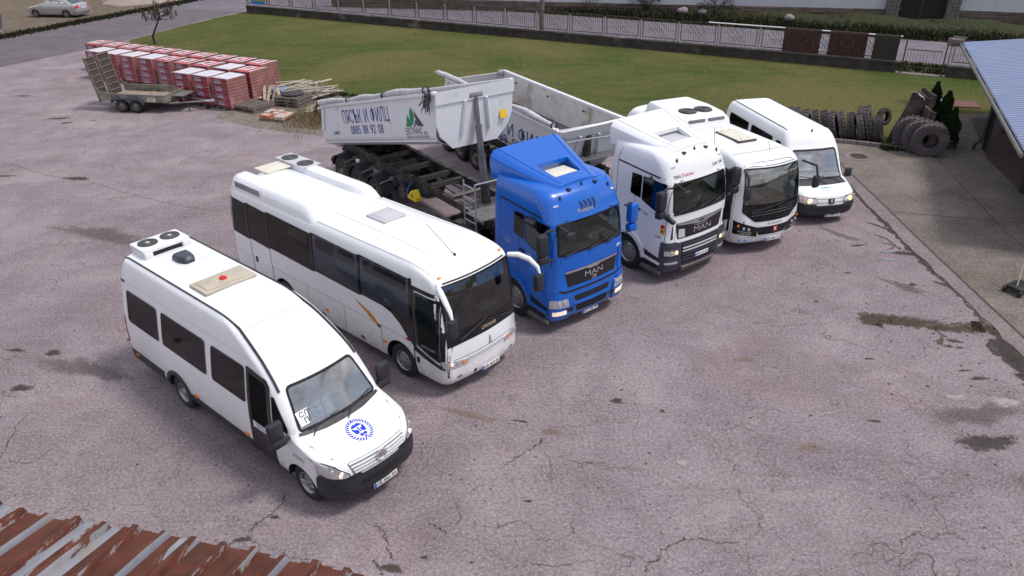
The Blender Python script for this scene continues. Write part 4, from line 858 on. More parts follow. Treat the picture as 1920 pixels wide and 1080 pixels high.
for i, (t_, lab) in enumerate(((3.0, 'scrubby dark bush on the bank beside the utility pole'), (6.6, 'leafless tangled shrub on the bank at the far kerb'), (12.0, 'low dark shrub on the bank under the white wall'), (-8, 'dark overgrown bush on the bank left of the utility pole'), (-16, 'spreading bush on the bank near the lane junction'))):
    rnd = random.Random(40+i); p = along(t_, 12.6); t = empty('bush', (p[0], p[1], .4), 0, lab, 'bush'); bm = bmesh.new()
    for k in range(22): a = rnd.uniform(0, 6.28); tube(bm, [(0, 0, 0), (.5*math.cos(a), .5*math.sin(a), .6), (1.1*math.cos(a)+rnd.uniform(-.3, .3), 1.1*math.sin(a), 1.2+rnd.uniform(-.2, .5))], [.025, .015, .006], 4)
    bmo('twigs', bm, mat('twig_brown', (.055, .042, .036), .95), t); bm = bmesh.new()
    for k in range(20): leafcloud(bm, (rnd.uniform(-1.4, 1.4), rnd.uniform(-1.0, 1.0), rnd.uniform(.1, 1.1)), .45, 60, .07, rnd)
    bmo('foliage', bm, LEAFD if i % 2 == 0 else WB, t, smooth=False, norm=False)
rb = [(21.8, .32, .45), (22.5, .22, .3), (23.5, .3, .4)]
for k, (t_, r_, lab) in enumerate(((9.7, .42, 'large pale boulder lying on the bank, left of two'), (11.2, .34, 'smaller pale boulder on the bank, just right of the larger one'), (17.5, .40, 'flat pale boulder lying on the bank under the white wall'))):
    p = along(t_, 12.2); bm = bmesh.new(); bmesh.ops.create_icosphere(bm, subdivisions=3, radius=r_); rr = random.Random(k)
    for v in bm.verts: v.co *= 1+.12*math.sin(v.co.x*9+k)+.08*math.sin(v.co.y*13); v.co.z *= .6
    bmesh.ops.translate(bm, vec=(p[0], p[1], .55), verts=bm.verts); o = bmo('boulder', bm, mat('boulder', (.20, .17, .18), .9, var=.3), None, ang=60); setp(o, lab, 'boulder')
# ================================================================ brick packs
FILM = mat('red_film', (.24, .022, .038), .22, var=.3, scale=4, coat=.4, dirt=((.42, .20, .24), .56, 3)); CLEARB = mat('wrapped_brick', (.30, .13, .12), .35, var=.22, scale=2.5, coat=.35, dirt=((.46, .29, .30), .52, 3))
TOPR = mat('film_top_red', (.50, .035, .035), .3, var=.2, scale=4, coat=.3); TOPW = mat('film_top_white', (.62, .58, .62), .28, var=.1, scale=3, coat=.3, dirt=((.50, .36, .40), .62, 4)); STR = mat('film_crease', (.55, .33, .36), .3, var=.2)
LBL = mat('pack_print', (.45, .45, .58), .4, var=.1)
def pack_meshes(top, seed):
    """1.07 wide (x), 1.15 deep (y), 1.5 high; x = along the row, y = away from the yard"""
    W_, D_, H_ = 1.08, 1.16, 1.36; rnd = random.Random(seed); res = []
    bm = bmesh.new()
    nl = 9
    for k in range(nl):          # brick courses bulging slightly under the film, recessed joints between
        z0 = .13+k*H_/nl; ins = rnd.uniform(0, .008); box(bm, (0, 0, z0+H_/nl/2), (W_-ins, D_-ins, H_/nl-.012), bev=.010)
    box(bm, (0, 0, .13+H_/2), (W_-.03, D_-.03, H_-.02))
    for f in bm.faces:
        if f.normal.y < -.8: f.material_index = 1
    res.append(('brick_courses', bm, [CLEARB, FILM]))
    bm = bmesh.new(); NX = 8; rows = []
    for i in range(NX+1):
        rows.append([bm.verts.new((-W_/2-.004+(W_+.008)*i/NX, -D_/2-.004+(D_+.008)*j/NX, .13+H_+.004+(rnd.uniform(.0, .030) if 0 < i < NX and 0 < j < NX else -.01))) for j in range(NX+1)])
    for i in range(NX):
        for j in range(NX): bm.faces.new((rows[i][j], rows[i+1][j], rows[i+1][j+1], rows[i][j+1]))
    res.append(('top_film', bm, [TOPR if top else TOPW]))
    bm = bmesh.new()             # film creases on the end and the front edge
    for k in range(9):
        y0, z0 = rnd.uniform(-D_/2, D_/2), rnd.uniform(.3, 1.45); tube(bm, [(W_/2+.006, max(-D_/2, min(D_/2, y0)), z0), (W_/2+.009, max(-D_/2, min(D_/2, y0+rnd.uniform(-.5, .5))), max(.15, z0-rnd.uniform(.1, .8)))], .006, 4)
    for s in (-1, 1): tube(bm, [(s*W_/2*.985, -D_/2-.006, .2), (s*W_/2*.99, -D_/2-.007, 1.45)], .008, 4)
    for k in range(4): tube(bm, [(-W_/2, -D_/2-.006, .30+k*.33), (W_/2, -D_/2-.006, .30+k*.33+rnd.uniform(-.02, .02))], .005, 4)
    res.append(('film_creases', bm, [STR])); 
    bm = bmesh.new()
    if top:
        for a in (-.36, .12): box(bm, (a+.02, -.08, .13+H_+.035), (.16, .74, .004))
        box(bm, (-.10, -.30, .13+H_+.0355), (.34, .13, .004)); box(bm, (-.10, .22, .13+H_+.0355), (.34, .12, .004)); box(bm, (.50, .0, .13+H_+.030), (.10, 1.1, .004))
    else: box(bm, (.0, -.56, .13+H_+.012), (1.0, .02, .01))
    res.append(('top_print', bm, [TOPW]))
    bm = bmesh.new()
    for x in (-.44, 0, .44): box(bm, (x, 0, .055), (.12, D_, .09))
    for y in (-.5, 0, .5): box(bm, (0, y, .115), (W_, .12, .022)); box(bm, (0, y, .011), (W_, .10, .02))
    res.append(('pallet_base', bm, [WOOD]))
    return res
PACK = {}
def pack(x, y, top, lab, seed, gz):
    key = (top, seed % 3)
    if key not in PACK:
        root = empty('brick_pack', (x, y, 0), R(-28.3), lab, 'brick pack', 'shrink-wrapped brick packs on pallets')
        for nm, bm, ms in pack_meshes(top, seed): bmo(nm, bm, ms, root, ang=40, norm=True)
        for k in range(4):
            z = .34+k*.335; me = text_mesh('TUHLA', .17, .02)
            for v in me.vertices: v.co = Vector((v.co.x*.85-.12, -.588, z+v.co.y+.02))
            link('pack_print', me, LBL, root, smooth=False)
            bm = bmesh.new(); box(bm, (-.12, -.586, z-.085), (.42, .006, .05)); bmo('print_bar', bm, LBL, root, smooth=False)
        PACK[key] = root
    else:
        root = copy_tree(PACK[key], None, (x, y, 0), R(-28.3)); root['label'] = lab
    root.rotation_euler.z += R(gz); return root
ORD = ['first', 'second', 'third', 'fourth', 'fifth', 'sixth', 'seventh', 'eighth', 'ninth', 'tenth']
ax, ay = math.cos(R(-28.3)), math.sin(R(-28.3)); hx, hy = .54*ax-.58*ay*1, .54*ay+.58*ax
rnd = random.Random(8)
for i in range(10): pack(-24.16+1.211*i+hx, 44.96-.653*i+hy, True, f'red topped brick pack, {ORD[i]} from the left in the back row by the lawn', i, rnd.uniform(-2, 2))
for i in range(9): pack(-23.13+1.221*i+hx, 42.85-.665*i+hy, i in (4, 5, 6, 8), f'{"red" if i in (4, 5, 6, 8) else "white"} topped brick pack, {ORD[i]} from the left in the middle row', i+1, rnd.uniform(-2, 2))
for i in range(3): pack(-16.25+1.13*i+hx, 37.29-.575*i+hy, False, f'white topped brick pack, {ORD[i]} from the left in the short front row', i+2, rnd.uniform(-2, 2))
# ================================================================ twin-axle plant trailer with raised ramps
def plant_trailer():
    v0 = Vector((-18.95, 35.76)); v1 = Vector((-15.83, 35.16)); a = math.atan2(v1.y-v0.y, v1.x-v0.x)
    root = empty('plant_trailer', (-17.45, 36.55, 0), a, 'flatbed twin axle trailer with two tall ramps folded up, before the brick packs', 'trailer')
    L_, W_ = 3.35, 1.85; GT = mat('trailer_galv', (.20, .20, .20), .55, .5, var=.2, dirt=((.24, .20, .15), .48, 2.2)); GS = mat('trailer_side', (.24, .22, .18), .7, .1, var=.25, dirt=((.10, .09, .075), .5, 2))
    bm = bmesh.new(); box(bm, (0, 0, .52), (L_, W_, .05)); bmo('deck', bm, DUSTD, root)
    for s in (-1, 1):
        bm = bmesh.new(); box(bm, (0, s*W_/2, .66), (L_, .04, .30)); bmo('side_board', bm, GS, root); bm = bmesh.new(); tube(bm, [(-L_/2, s*W_/2, .83), (L_/2, s*W_/2, .83)], .035, 8); bmo('side_rail', bm, GT, root)
    bm = bmesh.new(); box(bm, (L_/2, 0, .66), (.04, W_, .30)); tube(bm, [(L_/2, -W_/2, .83), (L_/2, W_/2, .83)], .035, 8); bmo('head_board', bm, GS, root)
    bm = bmesh.new(); box(bm, (0, 0, .44), (L_, 1.2, .08)); box(bm, (0, 0, .36), (.12, W_-.2, .10)); bmo('under_frame', bm, GT, root)
    for s in (-1, 1):
        for x in (-.58, .14): wheel(root, (x, s*(W_/2+.02), .30), .30, .20, s, style='van', rim_m=STEELD, rim=.60)
        bm = bmesh.new(); prev = None
        for x, z in ((-1.05, .45), (-.98, .60), (-.80, .67), (.36, .67), (.52, .60), (.62, .42)):
            q = [bm.verts.new((x, s*(W_/2-.05), z)), bm.verts.new((x, s*(W_/2+.20), z)), bm.verts.new((x, s*(W_/2+.20), z-.06))]
            if prev: bm.faces.new((prev[0], prev[1], q[1], q[0])); bm.faces.new((prev[1], prev[2], q[2], q[1]))
            prev = q
        bmo('mudguard', bm, GREYP, root, ang=20)
    bm = bmesh.new(); box(bm, (.98, -W_/2-.025, .62), (.42, .012, .15)); bmo('name_plate', bm, BEIGE2, root); bm = bmesh.new(); box(bm, (.98, -W_/2-.033, .64), (.30, .006, .03)); box(bm, (.98, -W_/2-.033, .59), (.24, .006, .02)); bmo('plate_print', bm, MGREY, root)
    for s in (-1, 1):
        bm = bmesh.new(); tube(bm, [(L_/2, s*.65, .42), (L_/2+1.55, .0, .42)], .045, 6); bmo('draw_bar', bm, GT, root)
    bm = bmesh.new(); tube(bm, [(L_/2+1.4, 0, .42), (L_/2+1.85, 0, .45)], .05, 8); box(bm, (L_/2+1.85, 0, .46), (.16, .12, .12), bev=.03); bmo('coupling', bm, LGREY, root)
    bm = bmesh.new(); tube(bm, [(L_/2+1.45, .12, .62), (L_/2+1.45, .12, .08)], .03, 8); lathe(bm, [(.09, .0), (.09, .05), (.001, .05)], 12, 'Y', (L_/2+1.45, .10, .09)); tube(bm, [(L_/2+.8, -.4, .42), (L_/2+.85, -.45, .02)], .025, 6); bmo('jockey_wheel', bm, BLACKP, root)
    bm = bmesh.new(); box(bm, (L_/2+.40, .0, .74), (.62, 1.0, .03)); tube(bm, [(L_/2+.15, -.45, .42), (L_/2+.15, -.45, .73)], .02, 6); tube(bm, [(L_/2+.66, -.45, .42), (L_/2+.66, -.45, .73)], .02, 6); tube(bm, [(L_/2+.66, .45, .42), (L_/2+.66, .45, .73)], .02, 6); bmo('front_tray', bm, GT, root)
    for k, (y, w_) in enumerate(((-.58, .62), (.35, .80))):
        bm = bmesh.new(); box(bm, (0, 0, 1.02), (.06, w_, 2.0)); rot = Matrix.Rotation(R(-9), 4, 'Y'); bm.transform(Matrix.Translation((-L_/2-.06, y, .42))@rot); rp = bmo('ramp', bm, WOODD, root, smooth=False)
        bm = bmesh.new()
        for q in (-.5, .5): box(bm, (.0, q*w_, 1.02), (.10, .05, 2.04))
        for z in np.linspace(.05, 2.0, 8): box(bm, (.045, 0, z), (.04, w_, .04))
        bm.transform(Matrix.Translation((-L_/2-.06, y, .42))@rot); bmo('ramp_frame', bm, WOOD, rp, smooth=False)
    for s in (-1, 1): bm = bmesh.new(); tube(bm, [(-L_/2-.12, s*W_/2, 1.1), (-L_/2-.02, s*W_/2, .95), (-L_/2+.22, s*W_/2, .85)], .022, 6); bmo('ramp_stay', bm, GT, root)
plant_trailer()
# ================================================================ pallets, loose timber, brick pallet, lid
def pallet(root, z0, nm='pallet'):
    objs = []
    for k in range(7):
        bm = bmesh.new(); box(bm, (0, 0, 0), (1.2, .105, .022)); o = bmo('slat', bm, WOOD, root, smooth=False) if k == 0 and z0 == 0 else None
        if o is None: bm.free(); o = root['_slat'].copy() if False else None
    return objs
def pallet_stack(x, y, rz, n_, lab, cat='pallets', lw=1.2, dw=.80, group=None, m=WOOD):
    root = empty('pallet_stack', (x, y, 0), rz, lab, cat, group); sm = bm_ = None
    bs = bmesh.new(); box(bs, (0, 0, 0), (lw, .095, .022)); slat = bmo('slat', bs, m, root, smooth=False); bs = bmesh.new(); box(bs, (0, 0, 0), (.10, dw, .09)); bearer = bmo('bearer', bs, m, root, smooth=False)
    first = [True, True]; rnd = random.Random(int(x*10))
    for j in range(n_):
        z0 = j*.15; dx, dy = rnd.uniform(-.03, .03), rnd.uniform(-.03, .03)
        for k in range(7):
            o = slat if first[0] else slat.copy()
            if not first[0]: COL.objects.link(o); o.parent = root
            first[0] = False; o.location = (dx, dy-dw/2+.05+(dw-.1)*k/6, z0+.138); o.rotation_euler.z = rnd.uniform(-.015, .015)
        for k in range(3):
            o = slat.copy(); COL.objects.link(o); o.parent = root; o.location = (dx, dy+(-1+k)*(dw/2-.05), z0+.012); o.rotation_euler.z = 0
        for k in range(3):
            o = bearer if first[1] else bearer.copy()
            if not first[1]: COL.objects.link(o); o.parent = root
            first[1] = False; o.location = (dx+(-1+k)*(lw/2-.06), dy, z0+.075)
    return root
pallet_stack(-12.2, 35.95, R(-33), 2, 'stack of two grey pallets next to the brick packs', lw=1.55, dw=1.1)
pallet_stack(-10.45, 36.75, R(-20), 3, 'stack of three grey pallets with a round iron lid on top', lw=1.35, dw=1.2)
bm = bmesh.new(); lathe(bm, [(.001, 0), (.50, 0), (.52, .02), (.52, .07), (.48, .085), (.001, .085)], 28, 'Z'); lathe(bm, [(.38, .086), (.40, .10), (.42, .086)], 28, 'Z')
o = bmo('manhole_lid', bm, mat('lid_iron', (.050, .042, .048), .6, .4, var=.25), None); o.location = (-10.45, 36.85, .46); setp(o, 'round dark iron lid lying on the grey pallet stack', 'lid')
bp = empty('brick_pallet', (-10.55, 34.2, 0), R(-20), 'small pallet with a few layers of pale and orange bricks', 'brick pallet')
bm = bmesh.new()
for y in (-.40, 0, .40): box(bm, (0, y, .05), (1.3, .10, .09))
for k in range(7): box(bm, (-.56+k*.187, 0, .108), (.12, .95, .022))
bmo('pallet_base', bm, WOOD, bp, smooth=False)
BRO = mat('brick_orange', (.42, .15, .08), .85, var=.3); BRW = mat('brick_limed', (.52, .42, .37), .85, var=.2); rnd = random.Random(77); proto = {}
for z in range(3):
    for i in range(5):
        for j in range(7):
            if z == 2 and (i > 2 or j < 2 or rnd.random() < .25): continue
            if z == 1 and rnd.random() < .12: continue
            m = BRW if rnd.random() < (.25 if z == 0 else .7) else BRO; q = proto.get(m.name)
            if q is None: bm = bmesh.new(); box(bm, (0, 0, 0), (.235, .115, .065), bev=.005); q = bmo('brick', bm, m, bp); proto[m.name] = q
            else: q = q.copy(); COL.objects.link(q); q.parent = bp
            q.location = (-.50+i*.25+rnd.uniform(-.01, .01), -.40+j*.128+rnd.uniform(-.008, .008), .155+z*.068); q.rotation_euler.z = rnd.uniform(-.06, .06)*(1 if z == 0 else 2.5)
rnd = random.Random(21); pg = None
for k in range(56):
    L_ = rnd.uniform(1.0, 2.5); x = rnd.uniform(-12.0, -8.8); y = 38.7-.42*(x+10.3)+rnd.uniform(-1.1, .6)-.1; z = .05+.62*max(0, 1-abs(x+10.5)/1.9)*rnd.random()+.03*(k % 5)
    bm = bmesh.new(); box(bm, (0, 0, 0), (L_, rnd.uniform(.08, .17), .030)); o = bmo('loose_plank', bm, WOODP if rnd.random() < .8 else WOOD, None, smooth=False)
    o.location = (x, y, z+.05); o.rotation_euler = (rnd.uniform(-.2, .2), rnd.uniform(-.16, .16), R(rnd.choice([30, 35, 42, 25, 50, -20])+rnd.uniform(-14, 14)))
    setp(o, 'weathered loose plank in the timber heap behind the pallets', 'plank', 'loose planks in the timber heap')
for k, (x, y, a, tl) in enumerate(((-11.75, 37.0, 80, 50), (-11.5, 37.0, 60, 62), (-11.2, 37.15, 110, 35), (-11.95, 37.2, 100, 45))):
    bm = bmesh.new(); box(bm, (.35, 0, 0), (.8, .14, .03)); o = bmo('upright_board', bm, WOODP, None, smooth=False); o.location = (x, y, .15); o.rotation_euler = (0, -R(tl), R(a)); setp(o, ['steep pale board sticking up, second from left beside the brick pack', 'steepest pale board sticking up in the middle of four', 'low leaning board sticking up, rightmost by the pallets', 'short grey board sticking up, leftmost by the brick pack'][k], 'board', 'boards sticking up by the brick pack')
for k, (x, y, a) in enumerate(((-9.25, 36.3, 75), (-8.9, 35.6, 60))):
    bm = bmesh.new(); box(bm, (0, 0, 0), (1.9, .30, .03)); o = bmo('wide_plank', bm, WOODP, None, smooth=False); o.location = (x, y, .08+k*.05); o.rotation_euler = (0, .03, R(a)); setp(o, 'wide pale plank lying flat right of the pallet stack' if k == 0 else 'wide pale plank lying nearest the raised tipper body', 'plank')
tb = empty('tile_stack', (-11.5, 38.1, 0), R(-28), 'half pack of orange roof blocks with bluish tops behind the upright boards', 'block stack'); q0 = None
for z in range(4):
    for i in range(4):
        for j in range(3):
            if z == 3 and i < 1: continue
            mt = mat('block_blue', (.20, .26, .38), .6, var=.2) if z == 3 or (z == 2 and i == 0) else BRO; q = proto.get('t'+mt.name)
            if q is None: bm = bmesh.new(); box(bm, (0, 0, 0), (.29, .24, .11), bev=.008); q = bmo('block', bm, mt, tb); proto['t'+mt.name] = q
            else: q = q.copy(); COL.objects.link(q); q.parent = tb
            q.location = (-.45+i*.31, -.26+j*.26, .08+z*.12); q.rotation_euler.z = rnd.uniform(-.05, .05)
# ================================================================ tyres, stumps, thujas at the forecourt
def lug_tyre(name, Rr, wd, m, nl, lab, grp, rimr=.5, seed=0):
    root = bpy.data.objects.new(name, None); bm = bmesh.new()
    prof = [(Rr*rimr, -wd*.42), (Rr*(rimr+.03), -wd*.47), (Rr*.72, -wd*.52), (Rr*.88, -wd*.50), (Rr*.955, -wd*.42), (Rr*.955, wd*.42), (Rr*.88, wd*.50), (Rr*.72, wd*.52), (Rr*(rimr+.03), wd*.47), (Rr*rimr, wd*.42), (Rr*(rimr+.06), wd*.30), (Rr*.80, wd*.36), (Rr*.80, -wd*.36), (Rr*(rimr+.06), -wd*.30), (Rr*rimr, -wd*.42)]
    lathe(bm, prof, 36, 'Y'); tyre = bmo(name, bm, m, None, ang=40); bm = bmesh.new()
    for k in range(nl):
        for s in (-1, 1):
            a = 2*math.pi*(k+(.5 if s > 0 else 0))/nl; da = .16
            pts = [(a, s*wd*.03), (a+da*.5, s*wd*.26), (a+da, s*wd*.50)]
            V = []
            for (aa, yy) in pts:
                for dz, ww in ((.93, .035), (1.0, .026)):
                    for q in (-1, 1): t = aa+q*ww/Rr*1.3; V.append(bm.verts.new((Rr*dz*math.cos(t), yy, Rr*dz*math.sin(t))))
            for i in range(2):
                b0, b1 = i*4, (i+1)*4
                for f in ((b0, b0+2, b1+2, b1), (b0+1, b1+1, b1+3, b0+3), (b0+2, b0+3, b1+3, b1+2)): bm.faces.new([V[x] for x in f])
            bm.faces.new([V[8], V[9], V[11], V[10]]); e0 = [bm.verts.new((Rr*.86*math.cos(a+da+q*.03), s*wd*.51, Rr*.86*math.sin(a+da+q*.03))) for q in (-1, 1)]
            bm.faces.new([V[10], V[11], e0[1], e0[0]])
    tr = bmo('tread_lugs', bm, m, tyre, ang=30); bpy.data.objects.remove(root); setp(tyre, lab, 'tyre', grp); return tyre
def place(o, x, y, z, yaw, lean=0): o.location = (x, y, z); o.rotation_euler = (R(lean), 0, R(yaw))
rowlab = ['faded tractor tyre standing third from the right in the kerb row']
T0 = lug_tyre('tractor_tyre', .57, .25, RUB3, 20, '', 'tractor tyres standing in a row along the kerb')
T1 = lug_tyre('tractor_tyre', .55, .25, RUB2, 20, '', 'tractor tyres standing in a row along the kerb')
names_ = ['first', 'second', 'third', 'fourth', 'fifth', 'sixth', 'seventh', 'eighth', 'ninth', 'tenth', 'eleventh']
used = set()
for k in range(11):
    src = T0 if k in (2, 4, 5, 8, 9, 10) else T1
    if src.name not in used: o = src; used.add(src.name)
    else: o = copy_tree(src)
    x = 14.80-.315*k; y = 29.92+.125*k; place(o, x, y, .55-.02*(k % 3), 62+((k*7) % 5)*2.5, -14-(k*5) % 7)
    o['label'] = f'{"faded" if src is T0 else "dark"} tractor tyre standing {names_[k]} from the right in the kerb row'
TB = lug_tyre('loader_tyre', .62, .42, RUB3, 22, 'big faded tyre resting on top of the kerb row at its right end', 'loader tyres'); place(TB, 14.45, 30.42, .70, 60, -18)
TS = copy_tree(T1); place(TS, 15.2, 30.5, .85, 25, -10); TS.scale = (.62, .8, .62); TS['label'] = 'small dark tyre resting behind the left end of the tree stumps'
L1 = lug_tyre('loader_tyre', .66, .46, RUB3, 22, 'big grey loader tyre standing nearest, its open side facing the yard', 'loader tyres', .42)
place(L1, 15.92, 28.05, .655, -20, 6)
L2 = copy_tree(L1); place(L2, 15.75, 28.45, .65, -22, 3); L2['label'] = 'brown loader tyre half hidden behind the nearest big loader tyre'
L3 = copy_tree(L1); place(L3, 15.65, 28.98, .62, -24, 2); L3['label'] = 'dark loader tyre at the back of the three standing loader tyres'
# split stumps standing upright
STM = mat('stump_bark', (.055, .042, .038), .95, var=.5, scale=4, dirt=((.17, .13, .12), .52, 2.5), bump=1.0, bscale=14); STT = mat('stump_cut', (.30, .26, .34), .85, var=.2)
for k, (x, y, h_, rr_, lean, lab) in enumerate(((15.45, 29.75, 1.95, .20, .34, 'leaning split stump with a pale cut face, leftmost of the stumps'), (15.75, 29.95, 1.85, .22, .22, 'dark split stump with a mossy edge, second from the left'), (16.15, 30.05, 1.85, .25, .14, 'broad split stump in the middle of the stump group'), (16.6, 30.25, 1.9, .24, .05, 'brown split stump beside the conifer shrubs'), (16.35, 29.6, 1.4, .22, .1, 'shorter dark stump behind the loader tyres'))):
    rnd = random.Random(50+k); bm = bmesh.new(); prev = None; N_ = 18; ph = [rnd.uniform(0, 6.28) for _ in range(4)]
    for i in range(13):
        t = i/12; row = []
        for j in range(N_):
            a = 2*math.pi*j/N_; r = rr_*(1.15-.25*t)*(1+.22*math.sin(3*a+ph[0]+t*2)+.15*math.sin(7*a+ph[1])+.08*math.sin(11*a+t*9+ph[2])); row.append(bm.verts.new((r*math.cos(a)*1.15+lean*t*h_*.8, r*math.sin(a)*.75, t*h_*(1-.0*math.cos(a)) - (.14*math.cos(a)*(i == 12)))))
        if prev:
            for j in range(N_): bm.faces.new((prev[j], prev[(j+1) % N_], row[(j+1) % N_], row[j]))
        prev = row
    f = bm.faces.new(prev); f.material_index = 1 if k < 2 else 0
    o = bmo('tree_stump', bm, [STM, STT], None, ang=50); o.location = (x, y, 0); o.rotation_euler.z = R(-20); setp(o, lab, 'stump', 'upright split stumps')
THU = leafmat('thuja_leaves', (.008, .026, .006), (.018, .042, .012), (.028, .055, .018), 2.0)
for k, (x, y, h_, r_, lab) in enumerate(((17.3, 30.9, 2.05, .42, 'pointed dark green conifer shrub, tallest and furthest of three'), (17.35, 30.0, 1.9, .46, 'pointed dark green conifer shrub, middle one of three'), (17.15, 28.95, 1.50, .38, 'dark green conifer shrub nearest, right of the big loader tyre'))):
    rnd = random.Random(60+k); t = empty('conifer_shrub', (x, y, 0), 0, lab, 'shrub', 'conifer shrubs by the loader tyres')
    bm = bmesh.new(); tube(bm, [(0, 0, 0), (.02, 0, h_*.8)], [.04, .015], 6); bmo('stem', bm, BARK, t); bm = bmesh.new()
    for i in range(4200):
        z = rnd.random()**.8*h_; pr_ = r_*math.sin(min(1, (1-z/h_)*1.25+.05)*math.pi/2)*(.85+.15*math.sin(z*9)); a = rnd.uniform(0, 6.28); rr = pr_*(.55+.45*rnd.random()**.5)*(1+.14*math.sin(4*a+z*5)); p = Vector((rr*math.cos(a), rr*math.sin(a), z+.05))
        u = Vector((math.cos(a)*.5, math.sin(a)*.5, 1)).normalized(); w_ = Vector((-math.sin(a+rnd.uniform(-1, 1)), math.cos(a+rnd.uniform(-1, 1)), 0)); s = rnd.uniform(.03, .06)
        bm.faces.new([bm.verts.new(p-w_*s*.5), bm.verts.new(p+w_*s*.5), bm.verts.new(p+u*s*1.8)])
    bmo('crown', bm, THU, t, smooth=False, norm=False)
tub_ = empty('round_planter', (18.55, 33.2, 0), 0, 'round dark tub with a blue water surface at the lawn corner', 'tub'); bm = bmesh.new()
lathe(bm, [(.001, .0), (.42, .0), (.52, .85), (.54, .88), (.50, .88), (.48, .80)], 28, 'Z'); bmo('planter_shell', bm, RUB2, tub_); bm = bmesh.new(); lathe(bm, [(.49, .835), (.001, .835)], 28, 'Z'); bmo('water', bm, mat('tub_water', (.20, .34, .40), .06), tub_)
bm = bmesh.new(); box(bm, (0, 0, .03), (2.3, 1.1, .03), bev=.01); o = bmo('doormat', bm, mat('mat_redbrown', (.15, .065, .055), .95, var=.2), None); o.location = (20.6, 35.3, .02); o.rotation_euler.z = R(-12); setp(o, 'flat red brown mat lying on the grass behind the tub', 'mat')
bm = bmesh.new(); bmesh.ops.create_icosphere(bm, subdivisions=3, radius=.17)
for v in bm.verts: v.co *= 1+.15*math.sin(v.co.x*22); v.co.z *= .8
o = bmo('edge_stone', bm, mat('stone_grey', (.22, .20, .21), .9, var=.3), None); o.location = (15.35, 29.3, .12); setp(o, 'fist shaped grey stone at the kerb before the stumps', 'stone')
mh = empty('manhole', (13.35, 28.05, 0), 0, 'round rusty manhole cover in the yard behind the far minibus', 'manhole cover'); bm = bmesh.new(); lathe(bm, [(.55, .021), (.50, .026), (.33, .026)], 30, 'Z', (0, 0, 0)); bmo('collar', bm, CONC2, mh); bm = bmesh.new(); lathe(bm, [(.33, .024), (.32, .034), (.001, .036)], 30, 'Z')
for i in range(-3, 4):
    for j in range(-3, 4):
        if i*i+j*j < 9: box(bm, (i*.085, j*.085, .038), (.05, .05, .006))
bmo('cover', bm, mat('manhole_iron', (.065, .045, .04), .75, .3, var=.3), mh)
# ================================================================ canopy with blue-grey tin roof
TIN = mat('roof_tin', (.27, .32, .47), .5, .1, var=.08, scale=.8, dirt=((.30, .34, .46), .6, .8)); TING = mat('tin_seam', (.10, .11, .16), .6); STB = mat('steel_black', (.014, .013, .015), .55, var=.25)
def canopy():
    e0, e1 = Vector((20.35, 35.2)), Vector((14.05, 20.0)); d = (e1-e0).normalized(); nn = Vector((-d.y, d.x)); nn = nn if nn.x > 0 else -nn
    root = empty('canopy', (18.5, 28.6, 0), 0, 'open shelter with a corrugated blue grey tin roof on black posts', 'shelter'); O = Vector((18.5, 28.6))
    L_ = (e1-e0).length; bm = bmesh.new(); n_ = int(L_/.0325); prev = None; zb = 2.80
    for k in range(n_+1):
        s = k*L_/n_; ph = (k % 8); hz = .07 if ph in (3, 4, 5) else 0; row = []
        for q, dz in ((0, 0), (4, .50), (11, 1.4)): p = e0+d*s+nn*q-O; row.append(bm.verts.new((p.x, p.y, zb+dz+hz)))
        if prev: bm.faces.new((prev[0], prev[1], row[1], row[0])); bm.faces.new((prev[1], prev[2], row[2], row[1]))
        prev = row
    r = bmesh.ops.extrude_face_region(bm, geom=bm.faces[:]); bmesh.ops.translate(bm, vec=(0, 0, -.012), verts=[g for g in r['geom'] if isinstance(g, bmesh.types.BMVert)])
    bmo('tin_roof', bm, TIN, root, ang=20)
    L_ += .0
    def P(s, q, z): p = e0+d*s+nn*q-O; return (p.x, p.y, z)
    bm = bmesh.new(); tube(bm, [P(-.05, -.06, zb-.08), P(L_, -.06, zb-.08)], .065, 10); bmo('gutter', bm, mat('gutter_grey', (.13, .12, .12), .5), root)
    bm = bmesh.new()
    for q in (.45, 4.2, 8): tube(bm, [P(.1, q, zb-.14+q*.125), P(L_, q, zb-.14+q*.125)], .07, 4)
    for s in np.arange(.2, L_, 1.45): tube(bm, [P(s, .1, zb-.07), P(s, 9, zb-.07+9*.125)], .045, 4)
    bmo('roof_frame', bm, STB, root)
    posts = ((18.48, 28.64), (20.49, 30.81), (21.25, 33.05), (17.25, 24.12), (21.9, 29.3), (20.3, 24.9))
    for x, y in posts:
        ztop = zb-.12+max(0, (Vector((x, y))-e0).dot(nn))*.125; bm = bmesh.new(); box(bm, (x-O.x, y-O.y, ztop/2), (.13, .13, ztop)); bmo('post', bm, STB, root, smooth=False)
    bm = bmesh.new(); x, y = 18.48-O.x-.16, 28.64-O.y; tube(bm, [P(6.0, -.04, zb-.12), (x, y, 2.25), (x, y, .50), (x-.22, y+.05, .22), (x-.25, y+.05, .03)], .055, 8); bmo('downpipe', bm, STB, root)
    bm = bmesh.new(); tube(bm, [P(.15, -.04, zb-.12), P(.4, .5, 2.25), P(1.6, 1.2, 1.85)], .06, 8); bmo('downpipe', bm, STB, root)
    bm = bmesh.new(); box(bm, P(-.35, -.25, zb-.02), (.55, .45, .32), rot=None, bev=.03); box(bm, P(-.5, -.1, zb+.16), (.10, .55, .08), rot=rot3(z=40)); bmo('gutter_end_box', bm, mat('box_pinkgrey', (.13, .10, .10), .8), root)
canopy()
tb_ = empty('metal_table', (22.0, 31.6, 0), R(-25), 'dark metal table with thin legs standing under the shelter roof', 'table'); bm = bmesh.new(); box(bm, (0, 0, .95), (1.6, .9, .04)); bmo('table_top', bm, STB, tb_)
